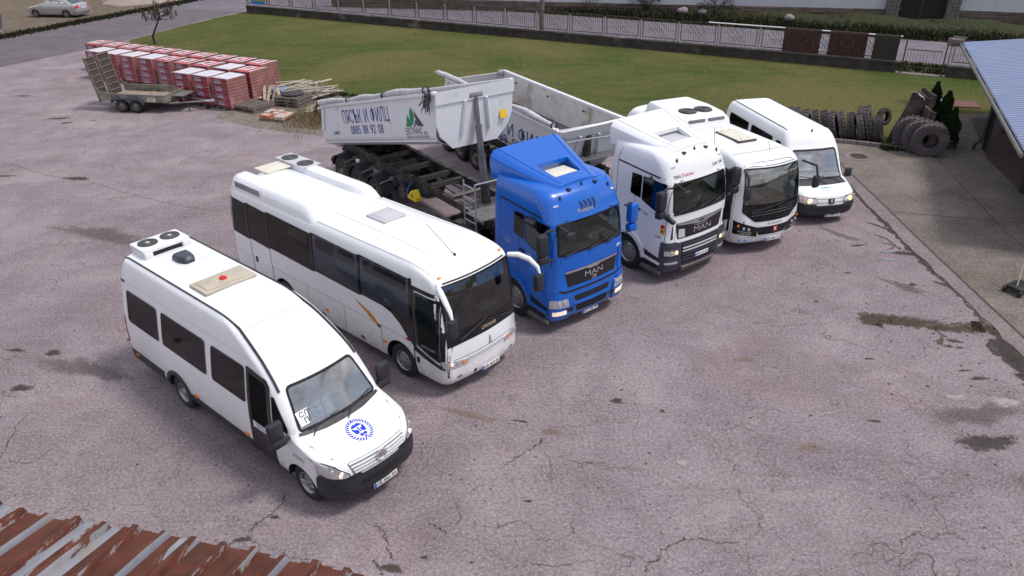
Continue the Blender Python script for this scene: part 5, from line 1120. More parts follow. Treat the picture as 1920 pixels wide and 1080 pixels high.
for x in (-.7, .7):
    for y in (-.38, .38): bm = bmesh.new(); tube(bm, [(x, y, .94), (x*1.05, y*1.1, 0)], .02, 6); bmo('leg', bm, STB, tb_)
ct = empty('hand_cart', (13.0, 17.2, 0), R(30), 'black wheeled hand cart with a wooden handle at the right frame edge', 'cart'); bm = bmesh.new(); box(bm, (.1, 0, .17), (.6, .42, .10), bev=.03); bmo('cart_base', bm, STB, ct)
for s in (-1, 1):
    bm = bmesh.new(); lathe(bm, [(.001, -.035), (.08, -.035), (.095, 0), (.08, .035), (.001, .035)], 16, 'Y'); q = bmo('wheel', bm, RUB, ct); q.location = (-.18, s*.20, .095)
bm = bmesh.new(); tube(bm, [(-.05, 0, .2), (.55, .3, 1.25)], .018, 8); bmo('handle', bm, WOODP, ct)
# ================================================================ parked cars, skip, sand heap, sapling at top left
def make_car(name, loc, yaw, label, paint, plate_=True):
    root = empty(name, loc, yaw, label, 'car')
    v = Veh(root, [(.20, -.16, -4.55, .78, .30, .2, .12), (.30, -.04, -4.62, .86, .34, .26, .14), (.50, .0, -4.66, .88, .34, .26, .14), (.66, -.05, -4.65, .885, .32, .26, .14), (.78, -.30, -4.63, .88, .3, .24, .14), (.88, -.80, -4.60, .87, .3, .22, .12), (.96, -1.25, -4.52, .85, .26, .2, .10),
        (1.02, -1.42, -4.20, .81, .26, .2, .10), (1.30, -1.86, -3.72, .68, .24, .2, .10), (1.40, -2.08, -3.45, .60, .26, .22, .08), (1.445, -2.4, -3.1, .42, .2, .2, .04), (1.46, -2.65, -2.9, .02, .01, .01, 0)], taper=(.12, -1.1), paint=paint, ns=26, liner=True)
    v.window([(-.66, 1.03), (.66, 1.03), (.54, 1.35), (-.54, 1.35)], 'F', GLD, .08, .03, name='windscreen'); v.window([(-.64, 1.05), (.64, 1.05), (.52, 1.34), (-.52, 1.34)], 'B', GLD, .08, .03, name='rear_window')
    for sd_ in 'RL':
        v.window([(-1.75, 1.02), (-2.42, 1.02), (-2.42, 1.34), (-2.08, 1.34)], sd_, GLD, .03, .02); v.window([(-2.46, 1.02), (-3.25, 1.02), (-3.10, 1.30), (-2.46, 1.34)], sd_, GLD, .03, .02); v.window([(-3.30, 1.02), (-3.85, 1.03), (-3.55, 1.22), (-3.16, 1.28)], sd_, GLD, .03, .02)
        for x in (-1.55, -2.44, -3.30): v.seam([(x, .34), (x, 1.0)], sd_, .010)
        v.seam([(-.8, .60), (-4.0, .60)], sd_, .03, paint, 'rub_strip', .012); v.arch(-.92, .31, .36, sd_, depth=.25); v.arch(-3.62, .31, .36, sd_, depth=.25)
        for x in (-2.3, -3.15): v.patch('door_handle', rpoly([(x-.08, .84), (x+.08, .84), (x+.08, .87), (x-.08, .87)], .01), sd_, paint, .004, .02)
    for s in (-1, 1):
        for x in (-.92, -3.62): wheel(root, (x, s*.78, .315), .315, .20, s, style='alloy')
        v.patch('tail_light', rpoly([(s*.95, .72), (s*.52, .76), (s*.54, .93), (s*.95, .95)], .02), 'B', REDL, .004, .014)
        v.patch('headlight', rpoly([(s*.9, .58), (s*.45, .56), (s*.5, .70), (s*.9, .76)], .02), 'F', LENS, .004, .012)
        b_ = bmesh.new(); box(b_, (-1.55, s*.98, 1.0), (.12, .18, .13), bev=.04); bmo('mirror', b_, paint, root)
    v.patch('bumper_strip', rpoly([(-.8, .42), (.8, .42), (.8, .48), (-.8, .48)], .02), 'B', paint, .004, .02); v.seam([(-.60, 1.0), (-.58, .62), (.58, .62), (.60, 1.0)], 'B', .010)
    pt = v.patch('license_plate', [(-.26, .66), (.26, .66), (.26, .77), (-.26, .77)], 'B', PLATE, .006, .004); v.patch('blue_band', [(.20, .66), (.26, .66), (.26, .77), (.20, .77)], 'B', EUB, .012, parent=pt)
    for k in range(6): v.patch('plate_letter', [(.15-k*.065, .685), (.115-k*.065, .685), (.115-k*.065, .745), (.15-k*.065, .745)], 'B', INK, .012, parent=pt)
    v.finish(); return root
SIL = mat('silver_paint', (.44, .43, .44), .3, .55, var=.05, coat=.4); NAVY = mat('navy_paint', (.008, .014, .04), .3, .2, var=.1, coat=.4)
make_car('parked_car', (-38.75, 65.59, 0), R(170.8), 'silver saloon car parked on the dirt lot, seen from behind', SIL)
make_car('parked_car', (-36.5, 73.9, 0), R(178), 'dark navy car partly cut off at the top frame edge', NAVY)
sk = empty('waste_container', (-37.4, 57.6, 0), R(-32), 'grey galvanised wheeled waste container at the left frame edge', 'waste container'); ZN = mat('zinc', (.20, .225, .27), .5, .5, var=.15, dirt=((.12, .11, .11), .55, 3))
bm = bmesh.new(); lo = [bm.verts.new(p) for p in ((-.60, -.45, .28), (.60, -.45, .28), (.60, .45, .28), (-.60, .45, .28))]; hi = [bm.verts.new(p) for p in ((-.78, -.58, 1.15), (.78, -.58, 1.15), (.78, .58, 1.15), (-.78, .58, 1.15))]
for i in range(4): bm.faces.new((lo[i], lo[(i+1) % 4], hi[(i+1) % 4], hi[i]))
bm.faces.new(lo[::-1])
for k in range(8): tube(bm, [(-.56+.16*k, -.455, .30), (-.72+.205*k, -.585, 1.12)], .02, 4)
for k in range(4): tube(bm, [(.605, -.36+.24*k, .30), (.785, -.46+.307*k, 1.12)], .02, 4)
bmo('container_body', bm, ZN, sk, ang=30); bm = bmesh.new(); prev = None
for a in np.linspace(0, 180, 13):
    q = [bm.verts.new((x, -.60*math.cos(R(a)), 1.17+.24*math.sin(R(a)))) for x in (-.80, .80)]
    if prev: bm.faces.new((prev[0], prev[1], q[1], q[0]))
    prev = q
bmo('lid', bm, mat('lid_blue_grey', (.16, .22, .30), .5, .3, var=.1), sk, ang=50)
for x in (-.5, .5):
    for y in (-.35, .35): bm = bmesh.new(); lathe(bm, [(.001, -.03), (.09, -.03), (.10, 0), (.09, .03), (.001, .03)], 14, 'Y'); box(bm, (0, 0, .14), (.05, .08, .14)); q = bmo('castor', bm, LGREY, sk); q.location = (x, y, .10)
# sand heap
bm = bmesh.new(); prev = None; rnd = random.Random(9); N_ = 40
for i in range(15):
    t = i/14; row = []
    for j in range(N_):
        a = 2*math.pi*j/N_; r = 2.9*t*(1+.10*math.sin(3*a)+.06*math.sin(7*a)); row.append(bm.verts.new((r*math.cos(a)*1.2, r*math.sin(a), 1.35*(1-t)**1.1+.05*math.sin(5*a+9*t)*t*(1-t)*4-.03*(i == 14))))
    if prev:
        for j in range(N_): bm.faces.new((prev[j], row[j], row[(j+1) % N_], prev[(j+1) % N_]))
    prev = row
o = bmo('sand_heap', bm, groundmat('sand', ((.30, .25, .22), (.36, .30, .26), (.24, .20, .17), (.42, .36, .31)), (.8, 3, 30)), None, ang=60); o.location = (-33.6, 73.6, 0); o['kind'] = 'structure'
br = empty('barrel', (-31.0, 74.8, 0), 0, 'blue plastic barrel lying by the lane at the top frame edge', 'barrel'); bm = bmesh.new(); lathe(bm, [(.001, 0), (.28, 0), (.30, .05), (.30, .42), (.315, .44), (.30, .46), (.30, .85), (.26, .92), (.001, .92)], 20, 'Z'); bmo('drum', bm, mat('barrel_blue', (.01, .14, .45), .5), br)
# yellow and blue sign panel on the gatepost at the fence end
sp_ = empty('gate_sign', (*along(-22.4, -.10), 0), math.atan2(fd.y, fd.x), 'yellow and blue panel fixed to the left end of the iron fence', 'sign')
bm = bmesh.new(); box(bm, (.0, 0, 1.5), (.10, .10, 3.0)); bmo('post', bm, LGREY, sp_); bm = bmesh.new(); box(bm, (.85, -.05, 1.75), (1.45, .05, 1.5)); bmo('yellow_panel', bm, mat('panel_ochre', (.42, .28, .01), .6, var=.3, scale=3), sp_); bm = bmesh.new(); box(bm, (.85, -.055, .88), (1.5, .05, .22)); bmo('blue_panel', bm, mat('panel_blue', (.01, .18, .50), .6), sp_)
# leafless sapling with hanging seed pods
sp = empty('sapling', (-23.6, 52.6, 0), 0, 'leafless crooked sapling with brown seed pods behind the brick packs', 'tree'); rnd = random.Random(4); bm = bmesh.new(); pods = bmesh.new()
tube(bm, [(0, 0, -.05), (-.05, 0, .5), (.25, 0, 1.0), (.55, 0, 1.5), (.75, 0, 2.0)], [.075, .065, .055, .05, .04], 8)
tips = []
for k in range(15):
    st_ = Vector((.55+.2*rnd.random(), 0, 1.5+.5*rnd.random())); a = rnd.uniform(0, 6.28); out_ = Vector((math.cos(a), math.sin(a)*.7, 0))*rnd.uniform(.5, 1.45); mid = st_+out_*.6+Vector((0, 0, rnd.uniform(-.1, .2))); end = st_+out_+Vector((0, 0, rnd.uniform(.3, 1.1)))
    tube(bm, [st_, mid, end], [.03, .02, .010], 5); tips.append(end); tips.append((mid+end)/2)
for p in tips:
    for q in range(4):
        c = p+Vector((rnd.uniform(-.15, .15), rnd.uniform(-.1, .1), rnd.uniform(-.05, .15))); tube(pods, [c, c+Vector((rnd.uniform(-.03, .03), 0, -.12)), c+Vector((rnd.uniform(-.05, .05), 0, -.34))], [.012, .035, .008], 5)
bmo('trunk', bm, mat('sapling_bark', (.030, .022, .022), .9), sp); q = bmo('seed_pods', pods, mat('pod_brown', (.075, .045, .032), .9), sp); q['kind'] = 'stuff'
# ================================================================ rusty trapezoid-sheet roof, bottom left
RS1 = mat('rust_red', (.095, .026, .014), .85, var=.4, scale=2.2, dirt=((.05, .018, .012), .5, 2.6), bump=.4); GZ = mat('old_zinc', (.30, .31, .36), .5, .45, var=.15, scale=3, dirt=((.36, .30, .24), .52, 2.4))
def rustmat():
    """rust eats across the galvanised sheet in ragged edges"""
    m, nt, b = newmat('rusting_zinc'); g = nt.add('ShaderNodeTexCoord').outputs['Object']
    mp = nt.add('ShaderNodeMapping', {'Vector': g, 'Rotation': (0, 0, -.31), 'Scale': (1.0, .16, 1)}).outputs[0]
    f = nt.ramp(nt.noise(mp, 5.5, 9, .72, .4), .47, .50); z = nt.ramp(nt.noise(g, 3, 6), .3, .7, (.24, .24, .25, 1), (.40, .40, .43, 1)); r_ = nt.ramp(nt.noise(g, 9, 6), .3, .7, (.06, .014, .009, 1), (.14, .034, .018, 1))
    nt.l.new(nt.mix(f, z, r_), b.inputs['Base Color']); nt.l.new(nt.math('MULTIPLY_ADD', f, .35, .5), b.inputs['Roughness']); nt.l.new(nt.math('MULTIPLY_ADD', f, -.4, .4), b.inputs['Metallic']); return m
RZ = rustmat()
def rusty_roof():
    # eave line (top edge in view) and ribs running towards the camera side
    e0, e1 = Vector((-4.95, 4.93)), Vector((-.9, 3.98)); d = (e1-e0).normalized(); q = Vector((-.30, -.95)).normalized()
    root = empty('rusty_roof', (-3, 3, 5.0), 0, 'rusty corrugated sheet roof edge in the bottom left corner', 'roof'); O = Vector((-3, 3, 5.0))
    rr = random.Random(12); pitch_ = .262; n_ = 15
    for k in range(n_):
        s0 = k*pitch_; segs = ((0, .0, 0), (.088, .0, 1), (.108, .052, 2), (.150, .055, 3), (.175, .0, 4), (.262, .0, 5)); jag = rr.uniform(-.03, .03)
        for (a, za, _), (b, zb_, t) in zip(segs, segs[1:]):
            bm = bmesh.new(); prev = None
            for i in range(13):
                u = i/12*2.6; wob = .006*math.sin(u*9+k+t); row = []
                for s_, z in ((a, za), (b, zb_)):
                    p = e0+d*(s0+s_)+q*(u-(jag if i == 0 else 0)); row.append(bm.verts.new((p.x-O.x, p.y-O.y, z-.0*u+wob*(z > 0)+u*.16)))
                if prev: bm.faces.new((prev[0], prev[1], row[1], row[0]))
                prev = row
            mm = {1: RS1 if (k % 3 or k > 9) else RZ, 2: RS1, 3: RS1, 4: RZ if k % 4 else GZ, 5: RS1 if k not in (1, 5, 6) else GZ}[t]
            if k in (1, 2) and t in (1, 5): mm = GZ if t == 5 else RZ
            r_ = bmesh.ops.extrude_face_region(bm, geom=bm.faces[:]); bmesh.ops.translate(bm, vec=(0, 0, -.004), verts=[g for g in r_['geom'] if isinstance(g, bmesh.types.BMVert)])
            bmo('sheet_rib' if t in (2, 3, 4) else 'sheet_pan', bm, mm, root, ang=60)
    bm = bmesh.new(); c0, c1 = e0-q*-.5, e1-q*-.5
    for a, b in (((c0.x, c0.y), (c1.x, c1.y)),):
        vs_ = [bm.verts.new((a[0]-O.x, a[1]-O.y, -5)), bm.verts.new((b[0]-O.x, b[1]-O.y, -5)), bm.verts.new((b[0]-O.x, b[1]-O.y, -.01)), bm.verts.new((a[0]-O.x, a[1]-O.y, -.01))]; bm.faces.new(vs_)
    bmo('shed_wall', bm, mat('shed_render', (.25, .22, .20), .9), root)
rusty_roof()
# ================================================================ white minibus in front (long roof, lion emblem)
def make_minibus():
    root = empty('minibus', (-2.25, 10.09, 0), R(-41.1), 'long white high roof minibus with blue lion emblem, nearest vehicle in the row', 'minibus')
    v = Veh(root, [
        (.34, -.16, -7.12, .90, .34, .10, .14), (.42, -.05, -7.18, .96, .36, .12, .15), (.60, .0, -7.22, .985, .36, .12, .15), (.90, -.03, -7.22, .985, .34, .12, .15),
        (1.06, -.10, -7.22, .98, .33, .12, .16), (1.13, -.22, -7.22, .98, .32, .12, .18), (1.20, -.50, -7.22, .975, .30, .12, .18), (1.34, -1.00, -7.21, .965, .22, .12, .12),
        (1.42, -1.06, -7.21, .96, .2, .12, .11), (2.02, -1.50, -7.19, .885, .20, .14, .12), (2.12, -1.60, -7.18, .87, .22, .14, .12), (2.40, -2.0, -7.16, .83, .26, .16, .14),
        (2.62, -2.42, -7.12, .78, .3, .2, .16), (2.74, -2.78, -7.08, .73, .3, .22, .16), (2.80, -3.1, -7.02, .65, .3, .22, .1), (2.83, -3.5, -6.95, .45, .2, .2, .05), (2.84, -3.9, -6.9, .02, .01, .01, 0)],
        taper=(.13, -1.0), paint=WHITE)
    # glazing: three saloon windows, dark passenger door, quarter glass
    for x0, x1 in ((-6.93, -5.62), (-5.48, -3.80), (-3.62, -2.48)):
        v.window([(x0, 1.40), (x1, 1.40), (x1+.02, 2.14), (x0+.05, 2.14)], 'R', GLD, .09, .035)
    for x0, x1 in ((-6.93, -5.62), (-5.48, -3.80), (-3.62, -2.2)):
        v.window([(x0, 1.40), (x1, 1.40), (x1+.02, 2.14), (x0+.05, 2.14)], 'L', GLD, .09, .035)
    v.window([(-2.38, 1.0), (-1.76, 1.0), (-1.76, 2.04), (-1.86, 2.10), (-2.36, 2.14)], 'R', GLM, .07, .05, name='door_glass')
    v.patch('passenger_door', rpoly([(-2.42, .30), (-1.72, .28), (-1.70, .98), (-2.42, .98)], .05), 'R', TRIM, .004, .008)
    v.ring('door_frame', rpoly([(-2.44, .28), (-1.70, .26), (-1.70, 2.02), (-1.82, 2.14), (-2.40, 2.20)], .05), rpoly([(-2.37, .36), (-1.77, .34), (-1.77, 2.0), (-1.86, 2.07), (-2.33, 2.12)], .04), 'R', TRIM, .012)
    v.window([(-1.66, 1.36), (-1.24, 1.34), (-1.24, 1.42), (-1.60, 1.90), (-1.66, 1.90)], 'R', GLM, .02, .02, name='quarter_glass')
    v.window([(-2.1, 1.36), (-1.24, 1.34), (-1.24, 1.42), (-1.66, 1.96), (-2.1, 2.0)], 'L', GLM, .04, .03, name='door_glass')
    v.window([(-.83, 1.345), (.83, 1.345), (.69, 2.02), (-.69, 2.02)], 'F', GLV, .10, .04, name='windscreen')
    v.patch('cowl', [(-.86, 1.315), (-.4, 1.295), (.4, 1.295), (.86, 1.315), (.83, 1.35), (-.83, 1.35)], 'F', BLACKP, .004, .004)
    wiper(v, (.02, 1.34), (.72, 1.42)); wiper(v, (-.66, 1.34), (-.05, 1.41))
    # door sign, lettering
    sg = v.patch('door_notice', [(-2.30, 1.0), (-1.76, 1.0), (-1.76, 1.14), (-2.30, 1.14)], 'R', PAPER, .014)
    v.text('ПРЕВОЗ НА', 'R', (-2.03, 1.10), .075, INKB, parent=sg, off=.018); v.text('ПЪТНИЦИ', 'R', (-2.03, 1.035), .075, INKB, parent=sg, off=.018)
    v.text('ECODAILY', 'R', (-.98, .98), .085, INK, sx=.8)
    # lower body mouldings
    BL = BLACKP
    v.patch('side_moulding', [(-7.16, .36), (-5.78, .36), (-5.78, .50), (-5.72, .66), (-7.18, .66)], 'R', BL, .004, .016)
    v.patch('side_moulding', [(-4.55, .36), (-2.46, .36), (-2.46, .60), (-4.62, .60)], 'R', BL, .004, .016)
    v.patch('side_moulding', [(-7.16, .36), (-5.78, .36), (-5.78, .50), (-5.72, .66), (-7.18, .66)], 'L', BL, .004, .016)
    v.patch('side_moulding', [(-4.55, .36), (-1.5, .36), (-1.5, .60), (-4.62, .60)], 'L', BL, .004, .016)
    def archring(cx, r, side, a0=10, a1=170, wd=.09, zc=.37, name='wheel_arch_moulding', m=BL):
        oa = [(cx+(r+wd)*math.cos(R(a)), zc+(r+wd)*math.sin(R(a))) for a in np.linspace(a0, a1, 13)]; ia = [(cx+r*math.cos(R(a)), zc+r*math.sin(R(a))) for a in np.linspace(a1, a0, 13)]
        v.patch(name, oa+ia, side, m, .004, .02, step=.2)
    for sd_ in 'RL': archring(-5.15, .43, sd_); v.arch(-5.15, .37, .43, sd_); v.arch(-1.0, .37, .42, sd_)
    for yb, s in ((-.80, -1), (.80, 1)):
        wheel(root, (-5.15, yb+.02*s, .365), .365, .26, s, style='deep'); wheel(root, (-1.0, yb, .365), .365, .22, s, style='van')
    # bumper wraps round the nose
    bp = v.patch('front_bumper', rpoly([(-1.2, .34), (1.2, .34), (1.2, .86), (.80, .83), (.62, .80), (-.62, .80), (-.80, .83), (-1.2, .86)], .03), 'F', BL, .004, .03, step=.07)
    for s, sd_ in ((-1, 'R'), (1, 'L')):
        v.patch('bumper_end', rpoly([(-.56, .40), (-.05, .40), (-.05, .84), (-.46, .90), (-.54, .80)], .03), sd_, BL, .004, .028, parent=bp)
    v.patch('bumper_slot', rpoly([(-.48, .60), (.48, .60), (.44, .70), (-.44, .70)], .03), 'F', TRIM, .035, .003, parent=bp)
    for s in (-1, 1): v.patch('fog_recess', rpoly([(s*.55, .44), (s*.76, .48), (s*.76, .57), (s*.55, .56)], .02), 'F', TRIM, .036, .002, parent=bp)
    # grille between the lights, slats one by one
    g = v.patch('grille', rpoly([(-.54, .84), (.54, .84), (.60, 1.06), (-.60, 1.06)], .03), 'F', MGREY, .003, .004)
    for k in range(4):
        z = .865+k*.053; wx = .53+k*.018
        v.patch('slat', rpoly([(-wx, z), (wx, z), (wx, z+.030), (-wx, z+.030)], .01), 'F', WHITE, .008, .022, step=.15, parent=g)
    bd = bmesh.new(); c = v.cast('F', 0, .97, .03)
    lathe(bd, [(.085, 0), (.085, .02), (.06, .028), (.001, .03)], 20, 'X', c); bo = bmo('badge', bd, CHROME, root)
    tube2 = bmesh.new(); tube(tube2, [c+Vector((.03, .105*math.cos(a), .105*math.sin(a))) for a in np.linspace(0, 2*math.pi, 25)], .012, 6, cap=False); bmo('badge_ring', tube2, LGREY, bo)
    for s in (-1, 1):
        pl_ = rpoly([(s*.93, .83), (s*.63, .83), (s*.61, .90), (s*.80, 1.08), (s*1.1, 1.20), (s*1.1, .9)], .02)
        h = v.patch('headlight', pl_, 'F', LENS, .006, .012, step=.05); v.ring('headlight_rim', pl_, inset(pl_, .014), 'F', TRIM, .021, h)
        b_ = bmesh.new(); lathe(b_, [(.065, 0), (.055, .012), (.001, .016)], 14, 'X', v.cast('F', s*.74, .92, .015)); bmo('lamp', b_, LAMPS, h)
        b_ = bmesh.new(); lathe(b_, [(.05, 0), (.04, .012), (.001, .016)], 14, 'X', v.cast('F', s*.84, .99, .015)); bmo('indicator', b_, LENS, h)
    # hood shut lines
    v.seam([(-.62, 1.07), (-.74, 1.14), (-.84, 1.24)], 'F', .010); v.seam([(.62, 1.07), (.74, 1.14), (.84, 1.24)], 'F', .010)
    plate(v, (.04, .42), 'ОВ 4363 ВХ', off=.05)
    # lion roundel on the hood: mane of curved strokes round a simple face
    em = bmesh.new(); cx, cy = -.55, .0; Re = .235
    def leaf(a, r0, r1, wdt, bend):
        pts = []
        for i in range(7):
            t = i/6; r = r0+(r1-r0)*t; aa = a+bend*t*t; wv = wdt*math.sin(math.pi*min(1, t*.86+.07))
            pts.append((r*math.cos(aa), r*math.sin(aa), aa, wv))
        f = [(x-wv*math.sin(aa), y+wv*math.cos(aa)) for x, y, aa, wv in pts]+[(x+wv*math.sin(aa), y-wv*math.cos(aa)) for x, y, aa, wv in pts[::-1]]
        return f
    shapes = [leaf(2*math.pi*k/26, .70, 1.0, .062, -.20 if math.cos(2*math.pi*k/26) < 0 else .20) for k in range(26)]
    # face shapes (x: right of the viewer, y: towards the windscreen)
    def ell(cx_, cy_, rx, ry): return [(cx_+rx*math.cos(t), cy_+ry*math.sin(t)) for t in np.linspace(0, 2*math.pi, 13)[:-1]]
    shapes += [[(-.44, .36), (-.22, .56), (0, .50), (.22, .56), (.44, .36), (.44, .30), (-.44, .30)],
               [(-.52, .24), (-.36, .24), (-.30, .10), (-.12, .08), (-.12, -.16), (-.26, -.26), (-.44, -.22)], [(.52, .24), (.36, .24), (.30, .10), (.12, .08), (.12, -.16), (.26, -.26), (.44, -.22)],
               [(-.05, .22), (.05, .22), (.05, -.18), (-.05, -.18)], ell(-.15, -.42, .15, .12), ell(.15, -.42, .15, .12), ell(0, -.64, .11, .07)]
    for sh in shapes:
        sh2 = []
        for q in sh:
            if not sh2 or (Vector(q)-Vector(sh2[-1])).length > 1e-3: sh2.append(q)
        vs_ = [em.verts.new(v.cast('T', cx-y_*Re*1.15, cy+x__*Re, .004)) for x__, y_ in sh2]
        try: em.faces.new(vs_)
        except ValueError: pass
    bmesh.ops.triangulate(em, faces=em.faces)
    e_ = bmo('lion_emblem', em, LIONB, root, smooth=False)
    # roof: rails, ribs, hatch, vent, twin fan unit
    for s in (-1, 1):
        pts = [v.cast('T', x, s*.665, .012) for x in np.linspace(-7.0, -2.75, 24)]+[v.cast('T', x, s*y, .014) for x, y in ((-2.55, .69), (-2.3, .715), (-2.05, .74), (-1.85, .765), (-1.68, .785), (-1.56, .80))]
        b_ = bmesh.new(); tube(b_, pts, [.016]*23+[.024]*7, 8); bmo('roof_rail', b_, BLACKP, root)
    for x in (-6.25, -5.35, -4.9, -3.75, -3.2, -2.75):
        b_ = bmesh.new(); pts = [v.cast('T', x, y, .003) for y in np.linspace(-.56, .56, 12)]; tube(b_, pts, .009, 6); bmo('roof_rib', b_, ROOFW, root)
    for y in (-.30, .30):
        b_ = bmesh.new(); pts = [v.cast('T', x, y, .001) for x in np.linspace(-6.2, -5.4, 8)]; tube(b_, pts, .008, 6); bmo('roof_rib', b_, ROOFW, root)
    v.seam([(-2.66, -.62), (-2.66, .62)], 'T', .008, MGREY)
    z = v.cast('T', -4.3, 0).z
    b_ = bmesh.new(); box(b_, (-4.33, 0, z+.02), (.62, 1.08, .045), bev=.018); h = bmo('roof_hatch', b_, BEIGE, root)
    b_ = bmesh.new(); box(b_, (-4.33, 0, z+.048), (.44, .90, .02), bev=.008); bmo('hatch_panel', b_, BEIGE, h)
    b_ = bmesh.new(); lathe(b_, [(.075, z+.055), (.07, z+.085), (.045, z+.10), (.001, z+.10)], 20, 'Z', (-4.33, 0, 0)); bmo('hatch_handle', b_, RED, h)
    z = v.cast('T', -5.75, 0).z; b_ = bmesh.new()
    pts = rpoly([(-6.0, -.17), (-5.72, -.17), (-5.55, -.10), (-5.55, .10), (-5.72, .17), (-6.0, .17)], .05)
    lo = [b_.verts.new((x, y, z-.01)) for x, y in pts]; mi_ = [b_.verts.new((x*1+.0, y, z+.07)) for x, y in pts]; hi = [b_.verts.new((-5.8+(x+5.8)*.82, y*.8, z+.125)) for x, y in pts]
    for A_, B_ in ((lo, mi_), (mi_, hi)):
        for i in range(len(A_)): b_.faces.new((A_[i], A_[(i+1) % len(A_)], B_[(i+1) % len(A_)], B_[i]))
    b_.faces.new(hi); bmo('roof_vent', b_, GREYP, root)
    acunit(root, (-6.72, -.02, v.cast('T', -6.6, 0).z), 1.02, .62)
    # mirrors, side lamps, interior
    for s in (-1, 1):
        b_ = bmesh.new(); box(b_, (-1.26, s*1.17, 1.52), (.15, .27, .34), bev=.05); box(b_, (-1.26, s*1.15, 1.27), (.17, .30, .17), bev=.05); tube(b_, [(-1.2, s*.95, 1.30), (-1.22, s*1.10, 1.26)], .04, 8)
        mo = bmo('mirror', b_, BLACKP, root); b_ = bmesh.new(); box(b_, (-1.343, s*1.17, 1.52), (.006, .2, .26)); bmo('mirror_glass', b_, CHROME, mo)
    for x, z_ in ((-6.85, .60), (-4.40, .66), (-2.62, .66)): v.patch('side_marker', rpoly([(x-.05, z_-.025), (x+.05, z_-.025), (x+.05, z_+.025), (x-.05, z_+.025)], .01), 'R', AMB, .02, .012)
    v.patch('tail_light', rpoly([(-7.4, .85), (-7.13, .85), (-7.13, 1.45), (-7.4, 1.45)], .02), 'R', REDL, .004, .012)
    v.patch('badge_plate', rpoly([(-7.12, 2.28), (-6.92, 2.28), (-6.92, 2.33), (-7.12, 2.33)], .01), 'R', INK, .004, .006)
    v.seam([(-7.1, 1.20), (-2.46, 1.20)], 'R', .010, LGREY, 'body_crease'); v.seam([(-7.0, 2.30), (-2.3, 2.34)], 'R', .008, LGREY, 'body_crease')
    
    b_ = bmesh.new(); box(b_, (-1.34, 0, 1.20), (.46, 1.6, .20), bev=.05); bmo('dashboard', b_, DASH, root)
    b_ = bmesh.new(); box(b_, (-1.18, -.42, 1.445), (.13, .60, .012), rot=rot3(y=24)); pc = bmo('destination_card', b_, PAPER, root)
    b_ = bmesh.new(); box(b_, (0,0,0), (.001,.001,.001)); b_.free()
    M4 = frame4((-1.175, -.42, 1.545), (0,1,0), (-.55, 0, .83))
    b_ = bmesh.new()
    for q in [(-.34, -.13), (.34, -.13), (.34, .13), (-.34, .13)]: b_.verts.new(M4@Vector((q[0], q[1], -.004)))
    b_.verts.ensure_lookup_table(); b_.faces.new(b_.verts[:]); bmo('card_sheet', b_, PAPER, pc)
    textat('СЛУЧАЕН', .13, INK, M4@Matrix.Translation((0.02, .055, 0)), pc, bold=.01); textat('ПРЕВОЗ', .13, INK, M4@Matrix.Translation((.02, -.065, 0)), pc, bold=.01)
    for s in (-1, 1): seat(root, -2.1, s*.5, .98, SEATM)
    steering(root, -1.55, .5, 1.38)
    for x in (-3.1, -4.0, -4.9, -5.8, -6.6):
        for y in (-.62, -.18, .62): seat(root, x, y, .75, SEATM, h=.6)
    v.finish()
    return root
def acunit(root, c, wd, ln, fans=2):
    """white roof cooling unit with two round fans"""
    x, y, z = c; b_ = bmesh.new(); hh = .16
    box(b_, (x, y, z+hh-.03), (ln, wd, .09), bev=.035)
    for s in (-1, 1): box(b_, (x+.05, y+s*(wd/2-.10), z+.05), (ln*.95, .18, .14), bev=.03)
    box(b_, (x-ln/2+.05, y, z+.05), (.09, wd-.1, .13), bev=.02)
    u = bmo('roof_unit', b_, WHITE2, root)
    for s in (-1, 1):
        fx, fy = x-.03, y+s*wd*.235; r = min(wd*.20, ln*.36)
        b_ = bmesh.new(); lathe(b_, [(r, z+hh+.012), (r*.98, z+hh+.024), (r*.93, z+hh+.018), (.001, z+hh+.016)], 28, 'Z', (fx, fy, 0)); f = bmo('fan', b_, TRIM, u)
        b_ = bmesh.new()
        for k in range(14): a = k*math.pi*2/14; box(b_, (fx+r*.6*math.cos(a), fy+r*.6*math.sin(a), z+hh+.026), (r*.62, .008, .006), rot=rot3(z=math.degrees(a)+14))
        for rr in (.4, .7, .95): tube(b_, [(fx+r*rr*math.cos(a), fy+r*rr*math.sin(a), z+hh+.028) for a in np.linspace(0, 2*math.pi, 25)], .004, 4, cap=False)
        bmo('fan_guard', b_, MGREY, f)
        b_ = bmesh.new(); lathe(b_, [(r*.22, z+hh+.02), (r*.22, z+hh+.036), (.001, z+hh+.038)], 14, 'Z', (fx, fy, 0)); bmo('fan_hub', b_, BEIGE, f)
    b_ = bmesh.new(); box(b_, (x+ln/2-.04, y, z+.05), (.03, wd-.4, .09)); bmo('unit_coil', b_, INTD, u)
    return u
make_minibus()

